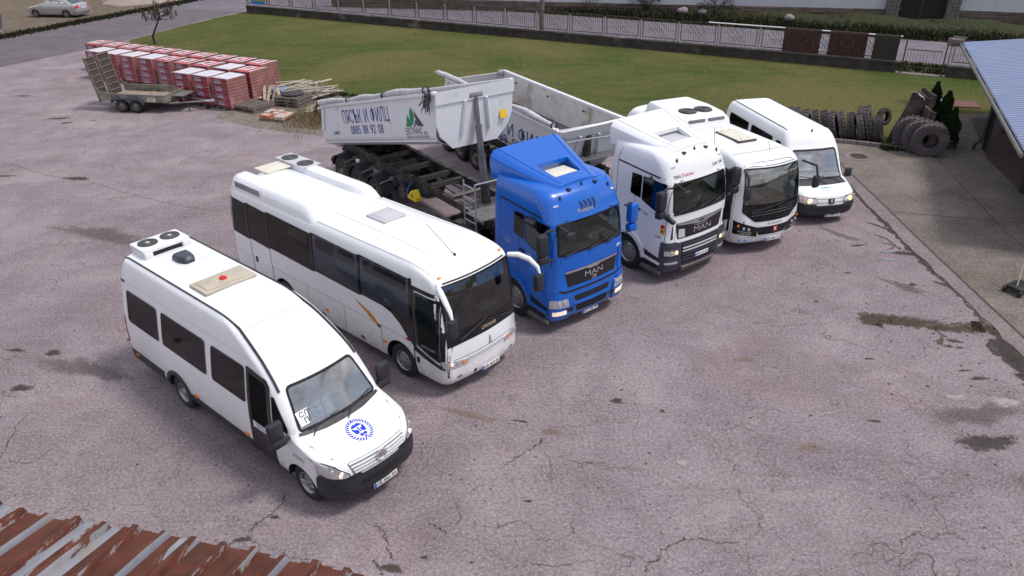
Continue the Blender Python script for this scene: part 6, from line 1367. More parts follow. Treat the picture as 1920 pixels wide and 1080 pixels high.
# ================================================================ white coach
def make_coach():
    root = empty('coach', (-.54, 13.60, 0), R(-42.4), 'large white coach with a dark window band, second vehicle from the left in the row', 'bus')
    v = Veh(root, [
        (.26, -.30, -7.95, 1.00, .20, .2, .10), (.32, -.06, -8.08, 1.09, .22, .22, .12), (.50, .02, -8.15, 1.12, .22, .22, .13), (.90, .0, -8.15, 1.125, .20, .22, .13), (1.30, -.03, -8.14, 1.125, .19, .22, .13),
        (1.9, -.10, -8.12, 1.12, .18, .22, .13), (2.50, -.20, -8.08, 1.075, .18, .24, .13), (2.60, -.24, -8.06, 1.06, .20, .24, .13), (2.68, -.33, -8.02, 1.04, .24, .26, .15), (2.76, -.55, -7.96, 1.0, .3, .28, .18),
        (2.83, -.95, -7.88, .92, .35, .3, .15), (2.88, -1.5, -7.8, .78, .35, .3, .1), (2.92, -2.2, -7.7, .5, .25, .25, .05), (2.94, -2.9, -7.6, .02, .01, .01, 0)],
        taper=(.03, -1.2), paint=WHITE)
    # glazing right side: rear dark band, three big panes, swoosh, door
    for x_ in (-7.20, -6.28, -4.44, -2.72, -1.05): v.seam([(x_, 1.60), (x_, 2.55)], 'R', .07, FRIT, 'window_pillar', .0135)
    v.patch('rear_corner_glass', rpoly([(-8.3, 1.62), (-7.96, 1.62), (-7.96, 2.56), (-8.3, 2.56)], .02), 'R', FRIT, .008)
    xs = [(-8.0, -7.22), (-7.18, -6.30), (-6.26, -4.46), (-4.42, -2.74), (-2.70, -1.06)]
    for i, (a, b) in enumerate(xs):
        g = GLB if i > 2 else GLD
        w_ = v.window([(a, 1.62), (b, 1.58), (b, 2.52), (a, 2.56)], 'R', g, .02, .03, name='window')
        if i > 1: v.patch('top_light', rpoly([(a+.14 if i > 2 else b-.9, 2.24), (b-.12, 2.22), (b-.12, 2.47), (a+.14 if i > 2 else b-.9, 2.49)], .09), 'R', FRIT, .012, parent=w_)
    for a, b in [(-8.0, -6.3), (-6.26, -4.46), (-4.42, -2.74), (-2.70, -.5)]:
        v.window([(a, 1.62), (b, 1.58), (b, 2.52), (a, 2.56)], 'L', GLB, .02, .03)
    v.patch('window_swoosh', [(-1.98, 1.60), (-1.03, 1.60), (-1.03, .98), (-1.20, 1.12), (-1.42, 1.36), (-1.70, 1.54)], 'R', FRIT, .005, .003)
    v.text('NAVIGO', 'R', (-1.28, 1.50), .085, SILV, sx=.9)
    # passenger door: black frame, see-through pane with curved bottom, white skirt
    v.window([(-.93, 1.05), (-.60, .93), (-.26, .86), (-.26, 2.28), (-.93, 2.30)], 'R', GLM, .05, .06, name='door_glass')
    v.ring('door_frame', [(-1.03, .90), (-.70, .80), (-.16, .70), (-.16, 2.40), (-1.03, 2.42)], [(-.94, 1.0), (-.62, .90), (-.25, .80), (-.25, 2.32), (-.94, 2.33)], 'R', TRIM, .012)
    v.seam([(-1.03, .28), (-1.03, 2.42)], 'R', .035); v.seam([(-.12, .28), (-.12, 2.40)], 'R', .03)
    v.text('OTOKAR', 'R', (-.58, 1.10), .10, SILV, off=.02)
    v.patch('door_handle', rpoly([(-.96, .62), (-.88, .62), (-.88, .76), (-.96, .76)], .02), 'R', TRIM, .004, .012)
    # rear service door lines and luggage flaps
    v.seam([(-7.20, .30), (-7.20, 2.52)], 'R', .022); v.seam([(-6.32, .30), (-6.32, 2.52)], 'R', .022); v.seam([(-7.20, 2.46), (-6.32, 2.46)], 'R', .02)
    v.patch('door_handle', rpoly([(-7.06, 1.00), (-6.98, 1.00), (-6.98, 1.16), (-7.06, 1.16)], .02), 'R', TRIM, .004, .012)
    for x in (-4.86, -3.42, -2.10): v.seam([(x, .30), (x, 1.08)], 'R', .012)
    v.seam([(-6.3, 1.09), (-1.05, 1.06)], 'R', .010, MGREY); v.seam([(-8.0, 1.10), (-7.2, 1.10)], 'R', .008, MGREY)
    for x, z_ in ((-2.82, .46), (-4.3, .50), (-5.45, .55)): v.patch('flap_latch', rpoly([(x-.07, z_-.05), (x+.07, z_-.05), (x+.07, z_+.05), (x-.07, z_+.05)], .02), 'R', MGREY, .003, .004)
    for x, z_, m in ((-1.20, 1.08, REDL), (-2.0, .70, AMB), (-4.12, .68, AMB), (-7.3, .70, AMB)): v.patch('side_marker', rpoly([(x-.06, z_-.028), (x+.06, z_-.028), (x+.06, z_+.028), (x-.06, z_+.028)], .01), 'R', m, .004, .014)
    # flying eagle decal: feathered orange streaks with a dark head
    b_ = bmesh.new(); rnd = random.Random(3)
    for k in range(22):
        t = k/21; x0 = -2.85+.62*t; zc = 1.36-.30*t; w_ = .09+.15*t
        pp = [(x0-.10-.10*t, zc+w_*.8+rnd.uniform(-.02, .02)), (x0-.02, zc+w_*.35+rnd.uniform(-.01, .01)), (x0+.09, zc-w_*.5), (x0+.01, zc-w_*.15+rnd.uniform(-.02, .01))]
        b_.faces.new([b_.verts.new(v.cast('R', *q, .004+k*.0002)) for q in pp])
    bmo('eagle_decal', b_, ORG, root, smooth=False)
    v.patch('eagle_head', [(-2.26, 1.07), (-2.14, 1.06), (-2.10, 1.0), (-2.18, .99), (-2.26, 1.02)], 'R', INK, .0055)
    # nose
    v.window([(-1.00, 1.50), (1.00, 1.50), (1.0, 2.55), (-1.0, 2.55)], 'F', GLW, .07, .04, name='windscreen')
    v.patch('windscreen_skirt', [(-1.0, 1.22), (-.5, 1.24), (.5, 1.24), (1.0, 1.22), (1.0, 1.50), (-1.0, 1.50)], 'F', FRIT, .006, .003)
    for s in (-1, 1): v.seam([(s*.985, 1.22), (s*.99, 2.56)], 'F', .03)
    v.seam([(-.99, 2.585), (.99, 2.585)], 'F', .03)
    wiper(v, (-.72, 1.34), (.05, 1.56)); wiper(v, (.85, 1.34), (.05, 1.50))
    v.text('OTOKAR', 'F', (.10, 1.35), .105, mat('letters_cream', (.55, .45, .28), .4), off=.014, bold=.004)
    lg = bmesh.new()
    for tri in ([(-.055, 0), (0, .21), (.015, .14), (-.03, .0)], [(.055, 0), (.0, .21), (-.003, .15), (.03, 0)], [(-.055, 0), (.055, 0), (.045, .022), (-.045, .022)]):
        lg.faces.new([lg.verts.new(v.cast('F', .10+q[0], .92+q[1], .005)) for q in tri])
    bmo('maker_badge', lg, MGREY, root, smooth=False)
    v.seam([(-1.02, .90), (-.55, .90), (.55, .90), (1.02, .90)], 'F', .012)
    v.patch('bumper_strip', rpoly([(-.52, .79), (.52, .79), (.52, .86), (-.52, .86)], .02), 'F', LGREY, .004, .012)
    v.seam([(-1.05, .72), (1.05, .72)], 'F', .01, LGREY)
    for s in (-1, 1):
        pl_ = rpoly([(s*1.08, .76), (s*.56, .72), (s*.54, .84), (s*1.1, .92)], .03); h = v.patch('headlight', pl_, 'F', LENS, .005, .014, step=.05)
        v.ring('headlight_rim', pl_, inset(pl_, .012), 'F', LGREY, .022, h)
        for k, (yy, m) in enumerate(((.66, AMB), (.80, LENS), (.95, LAMPS if s < 0 else LENS))):
            b_ = bmesh.new(); lathe(b_, [(.045, 0), (.04, .012), (.001, .014)], 14, 'X', v.cast('F', s*yy, .80+.02*k, .018)); bmo('lamp', b_, m, h)
        v.patch('fog_lamp', rpoly([(s*.72, .46), (s*.84, .47), (s*.84, .52), (s*.72, .51)], .02), 'F', MGREY, .004, .006)
        v.patch('roof_marker', rpoly([(s*.90, 2.655), (s*.82, 2.66), (s*.82, 2.685), (s*.90, 2.68)], .005), 'F', AMB, .004, .012)
    v.patch('tow_cover', rpoly([(-.40, .40), (-.33, .40), (-.33, .50), (-.40, .50)], .01), 'F', TRIM, .003)
    plate(v, (.10, .40), 'СВ 4672 ВХ', off=.022)
    # mirrors on curved white arms
    for s in (-1, 1):
        pts = [(-.30, s*1.0, 2.56), (-.10, s*1.12, 2.57), (.12, s*1.22, 2.50), (.30, s*1.27, 2.36), (.36, s*1.28, 2.22)]
        b_ = bmesh.new(); tube(b_, pts, [.05, .062, .058, .045, .025], 10); a_ = bmo('mirror_arm', b_, WHITE, root)
        b_ = bmesh.new(); box(b_, (.34, s*1.27, 2.00), (.14, .22, .40), bev=.045); mo = bmo('mirror', b_, BLACKP, root)
        b_ = bmesh.new(); box(b_, (.265, s*1.27, 2.00), (.006, .17, .33)); bmo('mirror_glass', b_, CHROME, mo)
    # wheels
    for sd_ in 'RL': v.arch(-1.48, .40, .50, sd_); v.arch(-5.86, .40, .50, sd_)
    for s in (-1, 1): wheel(root, (-1.48, s*.95, .40), .40, .28, s, style='front'); wheel(root, (-5.86, s*.93, .40), .40, .34, s, style='deep')
    # roof: side pods, fans, grille, hatch, antenna
    for s in (-1, 1):
        b_ = bmesh.new(); prev = None; xs_ = list(np.linspace(-8.02, -4.7, 16))+[-4.55, -4.45, -4.38]
        for x in xs_:
            t = 1 if x < -4.9 else max(.02, 1-((x+4.9)/.53)**2)**.5; t2 = min(1, (x+8.04)/.25+.35)
            wi = .54+.06*(x < -99); yo, yi = .985, .985-.50*(.35+.65*t); zt = 2.70+.41*min(t, t2) - .0; zb_ = 2.62
            ring = [(yi-.02, zb_+.16), (yi, zb_+.24), (yi+.05, zt-.035), (yi+.12, zt), (yo-.14, zt-.01), (yo-.05, zt-.06), (yo+.015, zt-.18*t-.04), (yo+.035, 2.66), (yo+.03, zb_-.02)]
            rv = [b_.verts.new((x, s*y, z)) for y, z in ring]
            if prev:
                for k in range(len(rv)-1): b_.faces.new((prev[k], prev[k+1], rv[k+1], rv[k]))
            else: b_.faces.new(rv)
            prev = rv
        b_.faces.new(prev[::-1])
        pod = bmo('roof_pod', b_, WHITE, root, ang=50)
        if s < 0:
            b_ = bmesh.new(); box(b_, (-7.10, -1.0, 2.93), (1.15, .05, .17), bev=.02); bmo('air_grille', b_, LGREY, pod)
            b_ = bmesh.new()
            for k in range(22): box(b_, (-7.62+k*.05, -1.028, 2.93), (.012, .012, .14))
            bmo('grille_bars', b_, MGREY, pod)
        else:
            for x in (-7.85, -7.15):
                b_ = bmesh.new(); lathe(b_, [(.22, 3.10), (.22, 3.125), (.19, 3.12), (.001, 3.11)], 26, 'Z', (x, .74, 0)); f = bmo('fan', b_, TRIM, pod)
                b_ = bmesh.new()
                for k in range(5): tube(b_, [(x+(.04+.038*k)*math.cos(a), .74+(.04+.038*k)*math.sin(a), 3.125) for a in np.linspace(0, 2*math.pi, 21)], .005, 4, cap=False)
                bmo('fan_guard', b_, MGREY, f)
            b_ = bmesh.new(); box(b_, (-7.5, .74, 3.105), (1.36, .52, .012), bev=.004); bmo('fan_plate', b_, LGREY, pod)
    b_ = bmesh.new(); prev = None
    for x in np.linspace(-8.0, -4.2, 12):
        t = min(1, max(0, (-4.2-x)/.7)); rv = [b_.verts.new((x, y, v.cast('T', x, y).z+.002+.075*t*(1-(abs(y)/.56)**4))) for y in np.linspace(-.56, .56, 9)]
        if prev:
            for k in range(8): b_.faces.new((prev[k], prev[k+1], rv[k+1], rv[k]))
        prev = rv
    bmo('roof_centre', b_, WHITE, root, ang=60)
    z = 3.0; b_ = bmesh.new(); box(b_, (-7.72, .12, z+.03), (.62, .72, .035), bev=.012); bmo('roof_pad', b_, BEIGE2, root)
    z = v.cast('T', -3.15, .1).z; b_ = bmesh.new(); box(b_, (-3.15, .10, z+.018), (.66, .62, .05), bev=.022); h = bmo('roof_hatch', b_, LGREY, root)
    b_ = bmesh.new(); box(b_, (-3.15, .10, z+.046), (.50, .46, .012), bev=.005); bmo('hatch_panel', b_, LGREY, h)
    for s in (-1, 1):
        b_ = bmesh.new(); tube(b_, [v.cast('T', x, s*.50, .0) for x in np.linspace(-4.2, -1.1, 14)], .016, 6); bmo('roof_rib', b_, WHITE, root)
        b_ = bmesh.new(); tube(b_, [v.cast('T', x, s*.93, .004) for x in np.linspace(-4.3, -.6, 14)], .014, 6); bmo('gutter', b_, WHITE, root)
    a0 = v.cast('T', -.75, -.10); b_ = bmesh.new(); tube(b_, [a0, a0+Vector((-.95, .12, .38))], .006, 5); lathe(b_, [(.03, a0.z-.01), (.025, a0.z+.04), (.001, a0.z+.06)], 10, 'Z', (a0.x, a0.y, 0)); bmo('antenna', b_, BLACKP, root)
    # inside: floor, seats, dash, yellow rail, sun blinds
    b_ = bmesh.new(); box(b_, (-4.0, 0, .82), (7.6, 2.0, .06)); bmo('floor', b_, INT, root)
    for x in (-2.2, -3.0, -3.8, -4.6, -5.4, -6.2, -7.0):
        for y in (-.82, -.38, .38, .82): seat(root, x, y, 1.10, SEATM if (x < -6) else SEATW, w_=.40, h=.62)
    seat(root, -1.15, .55, 1.05, SEATW); steering(root, -.62, .58, 1.50, .24)
    b_ = bmesh.new(); box(b_, (-.42, .1, 1.22), (.42, 1.75, .34), bev=.08); box(b_, (-.62, .58, 1.36), (.3, .6, .25), bev=.08); bmo('dashboard', b_, mat('coach_dash', (.34, .36, .38), .6), root)
    b_ = bmesh.new(); box(b_, (-.75, -.35, 1.15), (.5, .5, .5), bev=.1); bmo('guide_seat', b_, SEATW, root)
    b_ = bmesh.new(); tube(b_, [(-.55, -.9, 1.9), (-.75, -.9, 1.35), (-.85, -.86, 1.25), (-.90, -.7, 1.2)], .02, 8); bmo('grab_rail', b_, YEL, root)
    BLIND = mat('sun_blind', (.22, .42, .90), .7, var=.08)
    for y_, z_, h_ in ((.50, 2.34, .38), (-.48, 2.45, .18)):
        b_ = bmesh.new(); box(b_, (-.36, y_, z_), (.02, .80, h_), rot=rot3(y=-9)); bmo('sun_blind', b_, BLIND, root)
    b_ = bmesh.new(); box(b_, (-.36, .06, 2.20), (.05, .16, .10), bev=.02); bmo('inner_mirror', b_, PAPER, root)
    v.finish()
    return root
make_coach()
# ================================================================ tractor cabs
def make_tractor(name, loc, yaw, label, paint, white):
    root = empty(name, loc, yaw, label, 'truck')
    v = Veh(root, [
        (.30, -.22, -2.20, 1.10, .22, .05, .08), (.36, -.06, -2.24, 1.19, .24, .06, .10), (.50, .02, -2.25, 1.22, .26, .06, .12), (1.0, .03, -2.25, 1.22, .26, .06, .12), (1.32, .0, -2.25, 1.20, .26, .06, .12),
        (1.95, -.02, -2.25, 1.17, .20, .06, .11), (2.75, -.14, -2.25, 1.15, .20, .07, .12), (2.84, -.17, -2.25, 1.15, .24, .08, .13), (3.20, -.30, -2.25, 1.13, .32, .1, .15),
        (3.36, -.42, -2.25, 1.09, .36, .12, .16), (3.44, -.60, -2.25, 1.02, .36, .12, .14), (3.48, -.95, -2.24, .85, .3, .1, .08), (3.50, -1.4, -2.22, .45, .2, .1, .03), (3.505, -1.8, -2.1, .02, .01, .01, 0)],
        taper=(.03, -.8), paint=paint, ns=26)
    P = paint; LOW = GREYP if white else paint
    v.window([(-1.02, 2.00), (1.02, 2.00), (.985, 2.76), (-.985, 2.76)], 'F', GLW, .09, .045, name='windscreen')
    for sd_ in 'RL':
        v.window([(-1.50, 2.22), (-1.12, 2.16), (-1.12, 2.78), (-1.48, 2.78)], sd_, GLD, .05, .03)
        v.window([(-1.08, 2.14), (-.60, 1.98), (-.27, 1.95), (-.30, 2.76), (-1.08, 2.78)], sd_, GLM, .06, .035, name='door_glass')
        # shut lines: door, rear panel, upper swage
        v.seam([(-1.32, 1.15), (-1.32, 2.15), (-1.52, 2.30)], sd_, .012); v.seam([(-.20, 1.20), (-.20, 2.80)], sd_, .014)
        v.seam([(-1.32, 1.62), (-.2, 1.36)], sd_, .010) if not white else None
        v.seam([(-2.02, 1.3), (-2.02, 3.05), (-1.9, 3.30)], sd_, .016)
        v.seam([(-2.0, 2.98), (-1.2, 2.92), (-.25, 2.86)], sd_, .045)
        for k in range(7): v.seam([(-1.98, 2.18+k*.09), (-1.56, 2.18+k*.09)], sd_, .018, P, 'pressing', .012)
        v.patch('door_step', rpoly([(-.92, .34), (-.22, .34), (-.22, .72), (-.86, .86)], .04), sd_, TRIM, .004)
        v.patch('tread', rpoly([(-.88, .34), (-.24, .34), (-.24, .40), (-.88, .40)], .02), sd_, STEELD, .01, .09)
        v.patch('tread', rpoly([(-.84, .64), (-.24, .58), (-.24, .63), (-.84, .69)], .02), sd_, LOW if not white else P, .01, .06)
        oa = [(-1.45+.70*math.cos(R(a)), .50+.70*math.sin(R(a))) for a in np.linspace(8, 165, 12)]; ia = [(-1.45+.585*math.cos(R(a)), .50+.585*math.sin(R(a))) for a in np.linspace(165, 8, 12)]
        v.patch('wheel_arch', oa+ia, sd_, P, .004, .05, step=.2); v.arch(-1.45, .50, .58, sd_, depth=.5)
        v.patch('door_handle', rpoly([(-1.26, 1.86), (-1.08, 1.83), (-1.08, 1.88), (-1.26, 1.91)], .015), sd_, TRIM, .004, .03)
    for s in (-1, 1): wheel(root, (-1.45, s*1.02, .50), .50, .30, s, style='front')
    # face
    if white:
        v.patch('grille_panel', rpoly([(-.82, 1.26), (.80, 1.26), (.90, 1.70), (-.90, 1.70)], .05), 'F', TRIM, .005, .006)
        wing = bmesh.new()
        for pp in ([(-.86, 1.69), (.86, 1.69), (.83, 1.65), (.35, 1.60), (.14, 1.56), (-.14, 1.56), (-.35, 1.60), (-.83, 1.65)], [(-.30, 1.555), (-.16, 1.535), (.16, 1.535), (.34, 1.58), (.16, 1.515), (-.16, 1.515)]):
            f = wing.faces.new([wing.verts.new((y, z, 0)) for y, z in pp])
        refine(wing, [(-.86, 1.5), (.86, 1.7)], .12); v.project(wing, 'F', .018); bmo('chrome_wing', wing, GALV, root)
        lm = bmesh.new()
        for q in ([(-.10, 1.63), (-.05, 1.655), (.05, 1.655), (.10, 1.63), (.07, 1.60), (.03, 1.625), (0, 1.60), (-.04, 1.615), (-.08, 1.60)],): lm.faces.new([lm.verts.new(v.cast('F', y, z, .025)) for y, z in q])
        bmo('maker_badge', lm, INK, root, smooth=False)
        v.text('MAN', 'F', (.06, 1.41), .22, SILV, sx=1.45, bold=0, off=.022)
        v.patch('grille_inlay', rpoly([(-.80, 1.30), (-.58, 1.28), (-.60, 1.52), (-.80, 1.55)], .01), 'F', LGREY, .02)
        bp = v.patch('front_bumper', rpoly([(-1.4, .36), (1.4, .36), (1.4, 1.20), (.86, 1.20), (.80, 1.16), (-.80, 1.16), (-.86, 1.20), (-1.4, 1.20)], .03), 'F', GREYP, .004, .035, step=.09)
        for sd_ in 'RL': v.patch('bumper_end', rpoly([(-.30, .38), (-.05, .38), (-.05, 1.19), (-.26, 1.22)], .02), sd_, GREYP, .004, .034, parent=bp)
        gr = v.patch('lower_grille', rpoly([(-.66, .52), (.66, .52), (.72, 1.14), (-.72, 1.14)], .03), 'F', INTD, .04)
        for k in range(6): v.patch('slat', rpoly([(-.66, .62+k*.09), (.66, .62+k*.09), (.66, .655+k*.09), (-.66, .655+k*.09)], .01), 'F', GREYP if k not in (3, 4) else LGREY, .044, .02, step=.2, parent=gr)
        v.patch('bumper_lip', rpoly([(-.62, .36), (.62, .36), (.64, .46), (-.64, .46)], .02), 'F', STEELD, .045, .03)
        hl = (1.17, .76, .84, 1.00); fg = (1.14, .80, .60, .66)
        v.seam([(-.92, 1.22), (-.86, 1.72), (-.98, 1.80)], 'F', .012); v.seam([(.92, 1.22), (.86, 1.72), (.98, 1.80)], 'F', .012)
        for s in (-1, 1): v.patch('air_slot', [(s*.97, 1.30), (s*1.03, 1.28), (s*1.0, 1.66), (s*.985, 1.68)], 'F', INTD, .008, .004)
        v.patch('wiper_cowl', rpoly([(-.98, 1.93), (.98, 1.93), (.985, 2.02), (-.985, 2.02)], .03), 'F', TRIM, .012, .006)
    else:
        v.patch('grille_panel', rpoly([(-.74, 1.20), (.78, 1.20), (.86, 1.56), (-.82, 1.56)], .03), 'F', TRIM, .005, .006)
        ch = bmesh.new(); ch.faces.new([ch.verts.new((y, z, 0)) for y, z in [(-.82, 1.60), (.86, 1.60), (.855, 1.545), (.24, 1.545), (.14, 1.505), (-.10, 1.505), (-.20, 1.545), (-.81, 1.545)]])
        refine(ch, [(-.86, 1.5), (.86, 1.6)], .12); v.project(ch, 'F', .018); bmo('chrome_strip', ch, CHROME, root)
        v.text('MAN', 'F', (.04, 1.385), .19, SILV, sx=1.45, bold=0, off=.02)
        lm = bmesh.new()
        for q in ([(-.10, 1.285), (-.06, 1.305), (.06, 1.305), (.09, 1.285), (.05, 1.275), (.06, 1.25), (-.02, 1.245), (.03, 1.28), (-.03, 1.285)], [(-.09, 1.235), (.06, 1.235), (.09, 1.22), (-.07, 1.22)]): lm.faces.new([lm.verts.new(v.cast('F', y+.04, z, .02)) for y, z in q])
        bmo('maker_badge', lm, SILV, root, smooth=False)
        v.seam([(-.98, 1.14), (-.84, 1.08), (.84, 1.08), (.98, 1.14)], 'F', .055)
        v.patch('air_slot', rpoly([(-.52, .78), (.54, .78), (.60, .93), (-.58, .93)], .03), 'F', INTD, .006); v.patch('air_slot', rpoly([(-.48, .50), (.50, .50), (.54, .66), (-.52, .66)], .03), 'F', INTD, .006)
        for z in (.565,): v.patch('slat', rpoly([(-.48, z), (.48, z), (.48, z+.035), (-.48, z+.035)], .01), 'F', TRIM, .01, .02)
        v.patch('bumper_ridge', rpoly([(-.60, .70), (.60, .70), (.60, .75), (-.60, .75)], .02), 'F', P, .006, .03)
        for s in (-1, 1):
            v.patch('bumper_corner', rpoly([(s*.72, .38), (s*1.4, .40), (s*1.4, 1.04), (s*.90, 1.04), (s*.72, .80)], .05), 'F', P, .004, .03); v.patch('fog_grille', rpoly([(s*.60, .56), (s*.80, .57), (s*.80, .66), (s*.60, .65)], .01), 'F', TRIM, .036)
            v.patch('corner_panel', rpoly([(s*.90, 1.16), (s*1.4, 1.16), (s*1.4, 1.78), (s*.92, 1.78)], .05), 'F', P, .004, .018)
        hl = (1.17, .74, .74, .93); fg = (1.13, .80, .53, .63)
        st = bmesh.new(); lathe(st, [(.001, 0), (.055, 0)], 16, 'X', v.cast('F', .92, 1.78, .008)); bmo('eco_sticker', st, PAPER, root); v.text('5', 'F', (.92, 1.78), .09, GRN, off=.016, bold=.03)
        v.seam([(-.93, 1.95), (-.93, 1.80)], 'F', .012)
    for s in (-1, 1):
        pl_ = rpoly([(s*hl[0], hl[2]), (s*hl[1], hl[2]-.02), (s*(hl[1]+.04), hl[3]-.01), (s*hl[0], hl[3]+.01)], .02)
        off = .042 if white else .038
        h = v.patch('headlight', pl_, 'F', LENS, off, .008, step=.05); v.ring('headlight_rim', pl_, inset(pl_, .018), 'F', LGREY if not white else TRIM, off+.014, h)
        for yy, rr in ((.86, .055), (1.0, .055)):
            b_ = bmesh.new(); lathe(b_, [(rr, 0), (rr*.8, .012), (.001, .014)], 14, 'X', v.cast('F', s*yy, (hl[2]+hl[3])/2, off+.01)); bmo('lamp', b_, (LAMPW if white else LENS) if yy < .9 else LENS, h)
        v.patch('fog_lamp', rpoly([(s*fg[0], fg[2]), (s*fg[1], fg[2]-.01), (s*fg[1], fg[3]-.01), (s*fg[0], fg[3])], .015), 'F', LENS if white else LAMPS, off, .008)
        v.patch('roof_marker', rpoly([(s*.94, 3.12), (s*.82, 3.13), (s*.82, 3.165), (s*.94, 3.155)], .01), 'F', LENS, .004, .015)
    plate(v, (.03, .70 if white else .36), 'СВ 4171 ЕХ' if white else 'СВ 1526 НМ', off=.075 if white else .02)
    wiper(v, (-.15, 2.03), (.52, 2.12)); wiper(v, (-.85, 2.03), (-.20, 2.11)); wiper(v, (.45, 2.03), (.95, 2.12))
    # lettering over the windscreen
    if white:
        v.text('MAN |', 'F', (-.78, 2.90), .125, INK, sx=.8); v.text('TopUsed', 'F', (-.46, 2.915), .125, RED, sx=.78); v.text('Center Sofia', 'F', (.70, 2.97), .12, INK, sx=.72)
        v.patch('warning_sticker', rpoly([(-.34, 1.42), (-.22, 1.42), (-.22, 1.68), (-.34, 1.68)], .005), 'R', RED, .005); v.patch('sticker_face', [(-.33, 1.43), (-.23, 1.43), (-.23, 1.58), (-.33, 1.58)], 'R', YELS, .008); v.text('!', 'R', (-.28, 1.62), .09, INK, off=.01, bold=.02); v.patch('sticker_mark', [(-.315, 1.46), (-.245, 1.46), (-.26, 1.54), (-.30, 1.54)], 'R', INK, .010)
        v.text('TGX', 'R', (-.9, 1.80), .10, INK); v.text('18.480', 'R', (-.40, 1.32), .08, INK)
    else:
        for k in range(4):
            x0 = -.28+k*.13; mk = bmesh.new(); mk.faces.new([mk.verts.new(v.cast('F', y, z, .005)) for y, z in [(x0, 3.13), (x0+.075, 3.13), (x0+.13, 3.02), (x0+.075, 2.90), (x0, 2.90), (x0+.055, 3.02)]])
            bmo('chevron', mk, mat('chevron_navy', (.012, .03, .12), .4), root, smooth=False)
        v.text('FrontLine', 'F', (-.10, 2.93), .13, LGREY, sx=.9, off=.008)
        for k in range(4):
            x0 = -.90+k*.11; mk = bmesh.new(); mk.faces.new([mk.verts.new(v.cast('R', y, z, .005)) for y, z in [(x0, 1.68), (x0+.06, 1.67), (x0+.12, 1.56), (x0+.06, 1.43), (x0, 1.45), (x0+.05, 1.56)]])
            bmo('chevron', mk, mat('chevron_pale', (.03, .25, .70), .4), root, smooth=False)
        v.text('TGX', 'R', (-1.72, 1.95), .11, LGREY); v.text('18.440', 'R', (-.95, 2.02-.16), .09, LGREY)
    # spoiler over the roof, flaring to the rear, with a window over the hatch
    NU, NV = 26, 22; b_ = bmesh.new(); G_ = []
    xf, xr = -.56, -2.42; ztop = 3.96 if not white else 3.90
    for i in range(NU+1):
        t = i/NU; x = xf+(xr-xf)*t; wd = .60+(1.10-.60)*t**.85; row = []
        for j in range(NV+1):
            q = -1+2*j/NV; y = q*wd; e = abs(q)
            zc = 3.47+(ztop-3.47)*(t**1.15)
            z = zc + .02*(1-e*e) - .012*t*e**6
            if e > .93: z -= (.06+.05*t)*((e-.93)/.07)**2
            row.append(b_.verts.new((x - (.05*(1-e**2) if t == 0 else 0), y, z)))
        G_.append(row)
    hole = []
    for i in range(NU):
        for j in range(NV):
            f = b_.faces.new((G_[i][j], G_[i+1][j], G_[i+1][j+1], G_[i][j+1]))
            if 5 <= i < 13 and 5 <= j < 17: hole.append(f)
    for s, j in ((-1, 0), (1, NV)):
        prev = None
        for i in range(NU+1):
            x, y, z = G_[i][j].co; t = i/NU; zb_ = v.cast('T', x, y if abs(y) < 1.0 else s*1.0).z-.02 if x > -2.2 else 3.30
            lo = b_.verts.new((x, y-s*.02*t, min(zb_, z-.01))); mi_ = b_.verts.new((x, y+s*.012*(1+t), z-.10*(.3+t)))
            if prev: b_.faces.new((G_[i-1][j], G_[i][j], mi_, prev[1])); b_.faces.new((prev[1], mi_, lo, prev[0]))
            prev = (lo, mi_)
    fr = [b_.verts.new((v_.co.x+.02, v_.co.y, 3.40)) for v_ in G_[0]]
    for j in range(NV): b_.faces.new((G_[0][j], G_[0][j+1], fr[j+1], fr[j]))
    rim = {e for f in hole for e in f.edges if not all(q in hole for q in e.link_faces)}
    bmesh.ops.delete(b_, geom=hole, context='FACES')
    r = bmesh.ops.extrude_edge_only(b_, edges=[e for e in rim if e.is_valid])
    for g in r['geom']:
        if isinstance(g, bmesh.types.BMVert): g.co.z -= .10
    sp = bmo('roof_spoiler', b_, P, root, ang=45, norm=False)
    b_ = bmesh.new(); box(b_, (-1.20, 0, 3.52), (.52, .70, .05), bev=.02); bmo('roof_hatch', b_, BEIGE2 if not white else LGREY, root)
    b_ = bmesh.new()
    for s in (-1, 1): tube(b_, [(xf-.0+.0, s*.58, 3.52), (xr, s*1.13, ztop+.015)], .018, 6) if 0 else None
    # raised ridge lines on the spoiler
    for s in (-1, 1): tube(b_, [(xf-.1+(xr-xf+.1)*t, s*(.46+.42*t), 3.47+(ztop-3.47)*((max(0, .05+.95*t))**1.15)+.012) for t in np.linspace(0, 1, 14)], .016, 6)
    bmo('spoiler_ridge', b_, P, sp)
    # horns and aerial stubs along the roof front
    for k, (x, y) in enumerate(((-.40, -.72), (-.47, -.40), (-.50, .02), (-.47, .42), (-.40, .78))):
        z = v.cast('T', x, y).z; b_ = bmesh.new()
        if k % 2 == 0: lathe(b_, [(.04, z-.01), (.012, z+.07), (.001, z+.10)], 8, 'Z', (x, y, 0))
        else: box(b_, (x, y, z+.02), (.11, .09, .05), bev=.015)
        bmo('roof_fitting', b_, BLACKP, root)
    z = v.cast('T', -.50, .80).z; b_ = bmesh.new(); tube(b_, [(-.50, .82, z-.01), (-.56, .82, z+.42)], .006, 5); bmo('antenna', b_, BLACKP, root)
